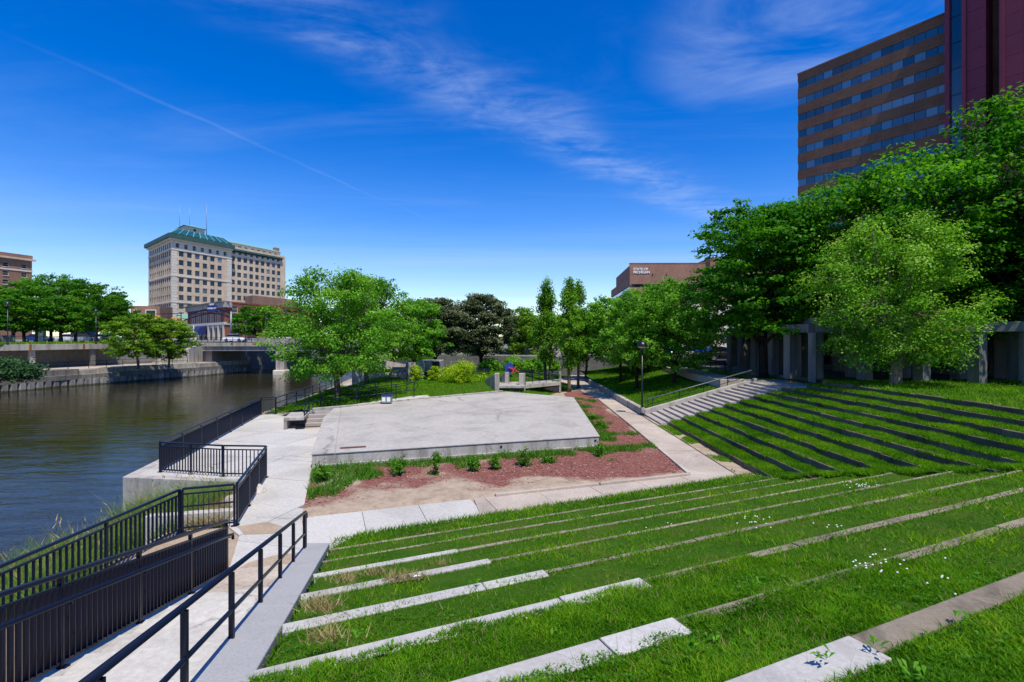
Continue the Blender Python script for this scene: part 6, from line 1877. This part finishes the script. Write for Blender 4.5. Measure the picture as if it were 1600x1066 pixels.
# -- background greenery beyond the long wall
bt = make_tree('background_tree', 'far tree behind the long wall, left of the bronze maples', 'tree', (-15, 92, 2.3), 9.2, 4.2, 3.6, prof_round, M['leaf_far'], M['bark_dark'], 150, 55, .36, .2, 95, limbs=6, grp='far trees behind the long wall')
for lab, b_, rz_, s_ in (('far tree behind the long wall, right of the bronze maples', (3, 100, 2.3), 1.0, 1.0), ('far tree glimpsed under the upright trees', (10.5, 94, 2.3), 2.2, .95), ('far tree behind the overpass', (17, 98, 2.3), 3.1, 1.05), ('far tree across the street behind the pergola', (26, 76, 2.3), .5, 1.0), ('far tree at the far end of the pergola street', (36, 74, 2.3), 4.0, 1.1), ('far tree behind the maple row on the stage lawn', (-22, 84, 2.3), 5.0, 1.0), ('far tree low beside the bridge end', (-27, 100, 2.3), 5.6, .9)):
    copy_tree(bt, lab, b_, rz_, s_)


def shrub(name, lab, base, R_, H, leaf, n_cl, n_leaf, ls, seed, grp=None, Ry=None):
    return make_tree(name, lab, 'shrub', base, base[2] + H, R_, base[2] + .05, prof_low, leaf, M['bark_dark'], n_cl, n_leaf, ls, .035, seed, squash=.8, clump=max(.14, .28 * R_), limbs=6, lobes=.2, gap=-.6, Ry=Ry, grp=grp, fill=.5)
gy = 'golden shrubs behind the stage'
shrub('golden_shrub', 'widest golden shrub nearest the ramp landing', (-4.3, 42.8, .9), 1.5, 1.65, M['leaf_yellow'], 110, 60, .12, 101, gy)
shrub('golden_shrub', 'small golden shrub beside the concrete shelter', (-6.7, 44.6, .95), .66, 1.25, M['leaf_yellow'], 50, 50, .11, 102, gy)
shrub('golden_shrub', 'small golden shrub nearest the garden steps', (-8.35, 44.3, .95), .68, 1.3, M['leaf_yellow'], 50, 50, .11, 103, gy)
gd = 'dark shrubs in front of the long wall'
for i, (x, y, r_, h, lab) in enumerate(((-2.6, 60, 1.3, 1.5, 'dark shrub left of the sculpture'), (.3, 60, 1.5, 1.7, 'bright topped dark shrub behind the sculpture'), (2.6, 61, 1.4, 1.5, 'dark shrub behind the ramp bridge'), (4.9, 63, 1.1, 1.2, 'dark shrub left of the upright trees'))):
    shrub('dark_shrub', lab, (x, y, .7), r_, h, M['leaf_maple'], 70, 50, .2, 110 + i, gd)
for i, (x, y, r_, h, lab) in enumerate(((8.3, 69, 1.6, 2.4, 'pale willowy shrub under the overpass'), (13.5, 68, 1.4, .9, 'low dark shrub on the plaza beyond the sloping lawn'))):
    shrub('plaza_shrub', lab, (x, y, .2), r_, h, M['tall_grass'] if i == 0 else M['leaf_locust'], 60, 50, .2, 120 + i, 'plaza shrubs')
p = at(14, 590, 55); shrub('juniper', 'sprawling dark juniper on the far walkway at the left edge', (p.x, p.y, .4), 3.0, 1.7, M['leaf_juniper'], 120, 60, .26, 131, Ry=2.2)
p = at(12, 574, 60); shrub('juniper', 'upright pale juniper behind the sprawling one', (p.x, p.y, .6), 1.3, 1.5, M['leaf_maple'], 60, 50, .22, 132)
# weeds along the stage front
gw = 'leafy weeds along the stage front'
for i, (px, py, h, r_, lab) in enumerate(((503, 752, 1.0, .55, 'largest leafy weed at the stage front left corner'), (624, 742, .75, .42, 'dense leafy weed under the left half of the stage front'), (681, 741, .95, .26, 'tall thin weed rising above the stage floor edge'), (740, 736, .75, .30, 'upright leafy weed left of the stage front middle'), (774, 733, .62, .38, 'broad leafy weed at the stage front middle'), (817, 726, .85, .36, 'tall leafy weed right of the stage front middle'), (857, 722, .42, .36, 'low leafy weed near the right end of the stage front'), (937, 712, .55, .40, 'leafy weed at the right stage corner'), (938, 668, .5, .42, 'leafy weed against the right stage edge'), (925, 655, .45, .40, 'far leafy weed against the right stage edge'))):
    q = onz(px, py, .05); shrub('leafy_weed', lab, (q.x, q.y, .02), r_ * (.5 + .3 * ((i * 7) % 4) / 3), h * (.6 + .35 * ((i * 5) % 3) / 2), M['weed'], 26, 28, .07, 140 + i, gw)

# ================================================================== GRASS
def in_view(x, y, z, m_=1.2):
    px = 800 + 800 * x / np.maximum(y, .05); py = 527 - 800 * (z - EYE) / np.maximum(y, .05)
    return (y > .35) & (px > 800 - 800 * m_ - 60) & (px < 800 + 800 * m_ + 60) & (py < 1066 + 420) & (py > 480)


def blades(name, x, y, z, h, w, mat, lean=.45, seed=0, kind='stuff', lab=None, two=False, tint_mu=.5, tint_sd=.2):
    r = np.random.default_rng(seed); n = len(x)
    a = r.random(n) * 2 * pi; ld = r.random(n) * 2 * pi; L = lean * h * (.3 + r.random(n))
    b = np.stack([x, y, z], 1); sd_ = np.stack([np.cos(a), np.sin(a), np.zeros(n)], 1) * (w / 2)[:, None]
    tip = b + np.stack([np.cos(ld) * L, np.sin(ld) * L, h], 1)
    tint = np.clip(tint_mu + tint_sd * r.normal(size=n), 0, 1)
    if two:
        mid = b + np.stack([np.cos(ld) * L * .32, np.sin(ld) * L * .32, h * .62], 1)
        v = np.stack([b - sd_, b + sd_, mid + sd_ * .8, b - sd_, mid + sd_ * .8, mid - sd_ * .8, mid - sd_ * .8, mid + sd_ * .8, tip], 1)
        me_ = mesh_np(name, v, 3, mat, np.repeat(tint, 3))
    else:
        v = np.stack([b - sd_, b + sd_, tip], 1); me_ = mesh_np(name, v, 3, mat, tint)
    return tag(link(name, me_), kind=kind)


def pnoise(x, y, s, o):
    return np.array([noise.noise((float(a) * s, float(b) * s, o)) for a, b in zip(x, y)])


fx, fy, fz, ft = [], [], [], []
for k in range(0, 11):
    s0 = F_S0 - F_T * k; s1 = s0 - F_T; z = F_R * k
    n = 105000
    a = -8 + 32 * rng.random(n); u_ = rng.random(n)
    if k: edge = np.where(a > OLD_A[k], -.02 + .06 * rng.random(n) + .045 * (k >= 6) + .08 * (k >= 8), NEW_W.get(k, .1) - .05 + .05 * rng.random(n) - .05 * np.maximum(0, np.sin(a * 5.1 + k) * np.sin(a * 2.3 + 1.7 * k)))
    else: edge = np.zeros(n)
    sN = s1 + (s0 - s1 - edge) * u_
    if k == 10: sN = s0 - .2 - 2.6 * rng.random(n)
    x = FN.x * sN + FD.x * a; y = FN.y * sN + FD.y * a
    zz = z + .18 * np.clip((s0 - .26 - sN) / (F_T - .26), 0, 1) - .03 if k else .02 + .26 * (s0 - sN) / F_T
    wx = -3.99 + (11.2 - y) * .2539
    zr = np.where((x > R_X0) & (y < 30), R_R * np.minimum(11, np.floor((x - R_X0) / R_T) + 1), 0)
    ok = (x > wx + .03) & in_view(x, y, zz, 1.22) & (zz > zr - .05)
    if k == 0: ok &= (x < 8.4)
    d = np.hypot(x, y)
    dens = np.clip(3400 / (1 + (d / 3.4) ** 1.75), 160, 3400) / (n / (32 * F_T) * .87)
    ok &= rng.random(n) < dens
    fx.append(x[ok]); fy.append(y[ok]); fz.append(zz[ok])
# repeat the nearest strips for density
for rep in range(2):
    for k in (6, 7, 8, 9):
        s0 = F_S0 - F_T * k; s1 = s0 - F_T; z = F_R * k; n = 80000
        a = -4 + 11 * rng.random(n)
        edge = np.where(a > OLD_A[k], .04 + .06 * rng.random(n) + .09 * (k >= 8), NEW_W.get(k, .1) - .05 + .05 * rng.random(n) - .05 * np.maximum(0, np.sin(a * 5.1 + k) * np.sin(a * 2.3 + 1.7 * k)))
        sN = s1 + (s0 - s1 - edge) * rng.random(n)
        x = FN.x * sN + FD.x * a; y = FN.y * sN + FD.y * a
        zz = z + .18 * np.clip((s0 - .26 - sN) / (F_T - .26), 0, 1) - .03
        ok = (x > -3.99 + (11.2 - y) * .2539 + .03) & in_view(x, y, zz, 1.22) & (np.hypot(x, y) < 7.5) & (rng.random(n) < .55)
        fx.append(x[ok]); fy.append(y[ok]); fz.append(zz[ok])
x = np.concatenate(fx); y = np.concatenate(fy); z = np.concatenate(fz)
d = np.hypot(x, y)
pn = pnoise(x, y, .8, 3.0); pn2 = pnoise(x, y, 2.6, 8.0)
h = (.040 + .038 * rng.random(len(x))) * (1 + .75 * pn + .5 * pn2) * np.clip(.85 + d / 40, .8, 1.25)
h = np.clip(h, .034, .13)
w_ = np.clip(.0035 + .0016 * d, .0055, .032)
# thin bare patches here and there
keep = pn2 + .5 * pn > -.80
x, y, z, h, w_, d, pn, pn2 = (q[keep] for q in (x, y, z, h, w_, d, pn, pn2))
near = d < 6.0
tn = .44 + .32 * pn + .24 * pn2
def emit(mask, two, seed):
    r = np.random.default_rng(seed)
    o = blades('lawn_grass', x[mask], y[mask], z[mask], h[mask], w_[mask], M['grass'], 1.0, seed, two=two)
    tt_ = np.clip(tn[mask] + .19 * r.normal(size=mask.sum()), 0, 1)
    o.data.attributes['tint'].data.foreach_set('value', np.repeat(tt_.astype(np.float32), 9 if two else 3))
emit(near, True, 1); emit(~near, False, 2)
print('near grass', near.sum(), (~near).sum())
# straw-coloured dead stalks and seed heads
n = 26000; i_ = rng.integers(0, len(x), n); kp_ = pnoise(x[i_], y[i_], 1.1, 21) + .25 * rng.normal(size=n) > .10
i_ = i_[kp_]
blades('dry_grass', x[i_] + rng.normal(size=len(i_)) * .05, y[i_] + rng.normal(size=len(i_)) * .05, z[i_], h[i_] * .95 + .006, w_[i_] * .75, M['straw'], 1.5, 5, tint_mu=.3)
i_ = np.where(near)[0]; i_ = i_[rng.integers(0, len(i_), 420)]
blades('tall_stalks', x[i_], y[i_], z[i_], .20 + .16 * rng.random(len(i_)), np.full(len(i_), .004), M['grass'], .35, 6, tint_mu=.35)
# dead tufts along the kerbs by the coping
tx, ty, tz_ = [], [], []
for (px, py, k) in ((497, 942, 5), (505, 945, 5), (588, 893, 3), (540, 902, 4), (645, 898, 4), (616, 900, 4), (693, 880, 3), (512, 990, 6)):
    q = onz(px, py, F_R * k + .08)
    m_ = 130; tx.append(q.x + rng.normal(size=m_) * .11); ty.append(q.y + rng.normal(size=m_) * .06); tz_.append(np.full(m_, q.z - .05))
tx, ty, tz_ = map(np.concatenate, (tx, ty, tz_))
blades('dry_tufts', tx, ty, tz_, .05 + .10 * rng.random(len(tx)), np.full(len(tx), .012), M['straw'], 1.2, 7)

# broad leaved weeds and clover in the near lawn
vv = []; tt = []
r7 = random.Random(9)
cand = np.where((d < 9) & (pnoise(x, y, .9, 33.0) > .12))[0]
cand = rng.choice(cand, 1800)
for i in cand:
    c = np.array([x[i], y[i], z[i] + h[i] * .75]); m_ = r7.randint(4, 7); L = r7.uniform(.009, .020) * (1 + d[i] * .10)
    for k in range(m_):
        a = r7.random() * 2 * pi; e_ = r7.uniform(.1, .7); dv = np.array([cos(a) * cos(e_), sin(a) * cos(e_), sin(e_)]); sv = np.array([-sin(a), cos(a), 0]) * L * .36
        o_ = c + dv * .012
        vv += [o_, o_ + dv * L * .5 + sv, o_ + dv * L, o_ + dv * L * .5 - sv]; tt.append(r7.uniform(.05, .6))
tag(link('clover', mesh_np('clover', vv, 4, M['weed'], tt)), kind='stuff')
# long-leaved plantain weeds
vv = []; tt = []
for (px, py, k) in ((985, 995, 6), (1118, 990, 7), (1090, 1003, 7), (742, 905, 5), (700, 960, 5), (870, 985, 6), (1290, 1010, 8), (1375, 1000, 8), (1500, 960, 8), (1430, 1040, 8), (600, 1010, 6), (560, 985, 6), (1180, 905, 7)):
    q = onz(px, py, F_R * k + .12)
    if q.y > 9: continue
    for j in range(9):
        a = r7.random() * 2 * pi; L = r7.uniform(.06, .115); e_ = r7.uniform(.3, 1.0)
        dv = Vector((cos(a) * cos(e_), sin(a) * cos(e_), sin(e_))); sv = Vector((-sin(a), cos(a), 0)) * L * .14
        o_ = q + Vector((r7.uniform(-.06, .06), r7.uniform(-.06, .06), -.05)); md = o_ + dv * L * .55; tp2 = o_ + dv * L + Vector((0, 0, -L * .3))
        vv += [o_, md + sv, tp2, md - sv]; tt.append(r7.uniform(.3, .9))
tag(link('plantain_weeds', mesh_np('plantain_weeds', [tuple(v) for v in vv], 4, M['weed'], tt)), kind='stuff')
# clover flowers
vv = []
for (px, py, sx_, sy_, m_, k) in ((1360, 876, 40, 14, 13, 7), (1400, 885, 55, 22, 8, 7), (1345, 757, 26, 6, 22, 4), (1180, 812, 30, 8, 14, 5), (985, 838, 30, 5, 22, 3), (1070, 822, 60, 6, 14, 3), (1300, 822, 25, 6, 6, 5), (650, 900, 5, 3, 5, 4), (1480, 900, 40, 20, 6, 7), (1560, 780, 30, 14, 8, 5)):
    for j in range(m_):
        q = onz(px + r7.gauss(0, sx_ * .5), py + r7.gauss(0, sy_ * .5), F_R * k + .20)
        rr_ = .010 + .0006 * q.y
        for a in range(4):
            a0, a1 = a * pi / 2, (a + 1) * pi / 2
            for s_ in (1, -1):
                vv += [(q.x + rr_ * cos(a0), q.y + rr_ * sin(a0), q.z), (q.x + rr_ * cos(a1), q.y + rr_ * sin(a1), q.z), (q.x, q.y, q.z + s_ * rr_ * .9)]
tag(link('clover_flowers', mesh_np('clover_flowers', vv, 3, M['flower'])), kind='stuff')

# right terraces, slope, stage lawn
gx, gy_, gz_ = [], [], []
for k in range(11):
    x0 = R_X0 + R_T * k + .06; z1 = R_R * (k + 1); n = 34000 if k < 10 else 60000
    yb = max(3.0, 16.4 - 1.05 * k - 2); yt = Y_ST0 if k < 8 else 26.6
    x1 = R_X0 + R_T * (k + 1) if k < 10 else 34
    xx = x0 + (x1 - x0 - .01) * rng.random(n); yy = yb + (yt - yb) * rng.random(n) ** .9
    s_ = FN.x * xx + FN.y * yy; zf = F_R * np.clip((F_S0 - s_) / F_T, 0, 11)
    ok = in_view(xx, yy, np.full(n, z1), 1.25) & (z1 > zf - .25)
    if k == 10: ok &= (yy < 30 - (xx - 17) * .28) & (rng.random(n) < .9)
    dd = np.hypot(xx, yy); ok &= rng.random(n) < np.clip(14 / dd, .25, 1) ** .8
    gx.append(xx[ok]); gy_.append(yy[ok]); gz_.append(np.maximum(z1, zf[ok]) - .02)
    if k < 11:
        m_ = 2600; lx = R_X0 + R_T * k - .01 + .05 * rng.random(m_); ly = yb + 2 + (yt - yb - 2) * rng.random(m_)
        o_ = pnoise(lx, ly, 1.1, 77 + k) > .08
        gx.append(lx[o_]); gy_.append(ly[o_]); gz_.append(np.full(o_.sum(), z1 - .03))
xx, yy, zz = map(np.concatenate, (gx, gy_, gz_)); n = len(xx); dd = np.hypot(xx, yy)
pn = pnoise(xx, yy, .7, 12)
o = blades('terrace_grass', xx, yy, zz, np.clip((.075 + .06 * rng.random(n)) * (1 + .6 * pn), .02, .2), .010 + .0011 * dd, M['grass'], .8, 15)
tt_ = np.clip(.46 + .24 * pn + .19 * rng.normal(size=n), 0, 1); o.data.attributes['tint'].data.foreach_set('value', np.repeat(tt_.astype(np.float32), 3))
print('terrace grass', n)
# sloping lawn right of the side path
n = 60000; xx = 8.3 + 10 * rng.random(n); yy = 31.7 + 29 * rng.random(n) ** 1.3
ok = ~((xx > 13.0) & (xx < 15.9) & (yy > 32.1) & (yy < 46.8)); xx, yy = xx[ok], yy[ok]
zz = np.array([slope_z(float(a), float(b)) for a, b in zip(xx, yy)]) - .02; n = len(xx)
blades('slope_grass', xx, yy, zz, .07 + .07 * rng.random(n), np.full(n, .045), M['grass'], .8, 16)


def mound_z(x, y):
    e_ = 34.3 + (x + 6.3) * .83                      # back edge of the stage
    k = min(1, max(0, (y - e_) / 6))
    z = .40 + .55 * k * (3 - 2 * k) * k / k if k > 0 else .40
    z = .40 + .62 * (k * k * (3 - 2 * k))
    if x > 1: z -= min(.75, (x - 1) * .22)
    if x < -12.5: z -= (-12.5 - x) * .33
    z -= max(0, (y - 46)) * .012
    return z + .05 * noise.noise((x * .4, y * .4, 9))
lawn_poly = [(-14.2, 31.4), (-11.4, 30.3), (-9.5, 31.9), (-6.3, 35.2), (-3.6, 37.6), (-.7, 40.1), (4.4, 36.4), (4.7, 44), (5.9, 46.5), (5.1, 52), (4.6, 57), (7, 62), (7, 75), (-20, 70), (-15.6, 60), (-14.8, 44)]
xs = np.arange(-20, 8, .5); ys = np.arange(30, 75.6, .5)
vid = {}; vs = []; fs = []
X, Y = np.meshgrid(xs[:-1] + .25, ys[:-1] + .25); okc = inside(lawn_poly, X, Y)
for j in range(len(ys) - 1):
    for i in range(len(xs) - 1):
        if not okc[j, i]: continue
        q = []
        for a, c in ((i, j), (i + 1, j), (i + 1, j + 1), (i, j + 1)):
            if (a, c) not in vid:
                vid[(a, c)] = len(vs); vs.append((float(xs[a]), float(ys[c]), mound_z(float(xs[a]), float(ys[c]))))
            q.append(vid[(a, c)])
        fs.append(q)
me = bpy.data.meshes.new('stage_lawn'); me.from_pydata(vs, [], fs); me.materials.append(M['soil']); me.polygons.foreach_set('use_smooth', [True] * len(fs)); me.update()
tag(link('stage_lawn', me), kind='structure')
n = 110000; xx = -16 + 22 * rng.random(n); yy = 30 + 42 * rng.random(n) ** 1.5
ok = inside(lawn_poly, xx, yy); xx, yy = xx[ok], yy[ok]; n = len(xx)
zz = np.array([mound_z(float(a), float(b)) for a, b in zip(xx, yy)]) - .02
ramp_c = (np.abs((yy - 31.3) * .74 - (xx + 11.2) * .67) < .62) & (xx > -12.4) & (xx < -6.4)
xx, yy, zz = xx[~ramp_c], yy[~ramp_c], zz[~ramp_c]; n = len(xx)
pn = pnoise(xx, yy, .5, 4)
o = blades('stage_lawn_grass', xx, yy, zz, np.clip((.08 + .07 * rng.random(n)) * (1 + .5 * pn), .03, .2), np.full(n, .05), M['grass'], .8, 17)
tt_ = np.clip(.58 + .2 * pn + .18 * rng.normal(size=n), 0, 1); o.data.attributes['tint'].data.foreach_set('value', np.repeat(tt_.astype(np.float32), 3))
# ramp surface behind the stage
tag(MB().prism([(-12.0, 30.3), (-11.5, 29.95), (-6.5, 34.8), (-5.6, 35.7), (-6.0, 36.1), (-7.0, 35.6)], -.1, [.45, .45, .57, .58, .72, .70]).build('ramp_path', M['paving']), kind='structure')
# weedy grass in the mulch bed and along edges
n = 200000; xx = -7.3 + 13.5 * rng.random(n); yy = 13.5 + 26 * rng.random(n)
ok = inside(BED, xx, yy); xx, yy = xx[ok], yy[ok]
e_ = np.array([SB[0] - SA[0], SB[1] - SA[1]]); e_ = e_ / np.linalg.norm(e_)
df = -((xx - SA[0]) * -e_[1] + (yy - SA[1]) * e_[0])              # distance in front of the stage face
dr = np.where(yy > 21.8, xx - (SB[0] + (yy - SB[1]) * .042), 9)
pn = pnoise(xx, yy, .9, 41)
score = np.where((df > 0), 1.25 - df / (1.0 + 1.5 * np.clip(-(xx + 2.5) / 4, 0, 1)), np.where(dr > 0, 1.0 - dr / 1.1, -1)) + pn * 1.9
score = np.maximum(score, np.where((xx < -5.2) & (yy > 15.2), .80 + pn * 1.5 - .22 * np.abs(xx + 6.0), -1))
ok = score > .06 + .45 * rng.random(len(xx)); xx, yy = xx[ok], yy[ok]; n = len(xx)
zz = np.array([bed_z(float(a), float(b)) for a, b in zip(xx, yy)])
blades('bed_weeds', xx, yy, zz, (.05 + .13 * rng.random(n)) * (1 + 2.0 * np.clip(pnoise(xx, yy, 1.7, 91), 0, 1)), .018 + .02 * rng.random(n), M['weed'], 1.0, 18, tint_mu=.38)
print('bed weeds', n)
# thin weeds along edges of paths and at the foot of the terraces
n = 9000; xx = np.concatenate([7.85 + .6 * rng.random(n // 2), 8.0 + .45 * rng.random(n - n // 2)]); yy = np.concatenate([17.8 + 10 * rng.random(n // 2), 17.0 + 14 * rng.random(n - n // 2)])
ok = pnoise(xx, yy, .8, 50) > .08; xx, yy = xx[ok], yy[ok]; n = len(xx)
blades('edge_weeds', xx, yy, np.full(n, .02), .04 + .08 * rng.random(n), np.full(n, .02), M['grass'], .9, 19)
n = 2500; t_ = rng.random(n); xx = -5.6 + t_ * 33.2 + 0; tt0 = fa_start(F_S0) + .5 + (16.4 - fa_start(F_S0)) * rng.random(n)
xx = FN.x * (F_S0 + .04) + FD.x * tt0; yy = FN.y * (F_S0 + .04) + FD.y * tt0
blades('edge_weeds', xx, yy + rng.normal(size=n) * .04, np.full(n, .0), .06 + .10 * rng.random(n), np.full(n, .022), M['grass'], .8, 20)
# tall grass on the river bank
n = 6500; xx = -12.9 + 4.2 * rng.random(n); yy = 3 + 14.0 * rng.random(n) ** .75
pn = pnoise(xx, yy, .45, 60)
ok = (pn + .22 > (xx + 10.6) ** 2 * .07 - .1) & (xx < -8.75); xx, yy, pn = xx[ok], yy[ok], pn[ok]
cx_, cy_, cz_, ch_ = [], [], [], []
for a, c_, q_ in zip(xx, yy, pn):
    m_ = 6; cx_.append(a + rng.normal(size=m_) * .12); cy_.append(c_ + rng.normal(size=m_) * .12); cz_.append(np.full(m_, bank_z(float(a), float(c_)) - .03))
    ch_.append(np.full(m_, .42 + .75 * max(0, q_ + .25) + .035 * max(0, c_ - 8)))
cx_, cy_, cz_, ch_ = map(np.concatenate, (cx_, cy_, cz_, ch_)); n = len(cx_)
blades('bank_grass', cx_, cy_, cz_, ch_ * (.45 + .65 * rng.random(n)), .007 + .012 * rng.random(n), M['tall_grass'], .6, 21, two=True, tint_mu=.50, tint_sd=.25)
i_ = rng.integers(0, n, 900)
blades('bank_seed_stems', cx_[i_], cy_[i_], cz_[i_], ch_[i_] * (1.0 + .5 * rng.random(900)), np.full(900, .006), M['straw'], .45, 27, two=True)
i_ = rng.integers(0, n, 500); hh_ = ch_[i_] * (1.0 + .35 * rng.random(500))
blades('bank_seed_heads', cx_[i_], cy_[i_], cz_[i_] + hh_, .10 + .08 * rng.random(500), np.full(500, .03), M['straw'], .9, 28)
n = 1500; xx = -8.45 + 1.2 * rng.random(n); yy = 5 + 7.4 * rng.random(n)
ok = pnoise(xx, yy, 1.2, 70) > .25; xx, yy = xx[ok], yy[ok]
blades('strip_weeds', xx, yy, np.full(len(xx), .0), .05 + .12 * rng.random(len(xx)), np.full(len(xx), .02), M['weed'], .9, 22)
n = 5200; xx = -9.0 + 1.9 * rng.random(n); yy = 13.3 + 3.8 * rng.random(n)
ok = xx < -7.45 - (yy - 13.1) * .3; xx, yy = xx[ok], yy[ok]
blades('cove_grass', xx, yy, np.array([bank_z(float(a), float(b)) for a, b in zip(xx, yy)]), .15 + .35 * rng.random(len(xx)), np.full(len(xx), .018), M['straw'], 1.0, 23)
# red stems / leaf litter under the river walk fence
n = 4200; t_ = rng.random(n); xx = -15.4 - 1.6 * t_ + .75 * rng.random(n); yy = 32 + 18 * t_
blades('fence_weeds', xx, yy, np.full(n, -.02), .08 + .14 * rng.random(n), np.full(n, .05), M['grass'], .9, 24)
n = 900; t_ = rng.random(n); blades('fence_litter', -14.6 - 1.6 * t_ + .3 * rng.random(n), 32 + 18 * t_, np.full(n, .0), np.full(n, .05), np.full(n, .07), M['straw'], 1.5, 25)
# street lawn grass line on the deck edge
n = 9000; a_ = -5 + 35 * rng.random(n); q0 = -1.1 + 1.1 * rng.random(n)
P_ = np.array([tuple(F.p(float(a), STREET_L + .0, float(b))) for a, b in zip(a_, q0)])
blades('deck_grass', P_[:, 0], P_[:, 1], P_[:, 2], .15 + .2 * rng.random(n), np.full(n, .09), M['grass'], .8, 26, tint_mu=.75)
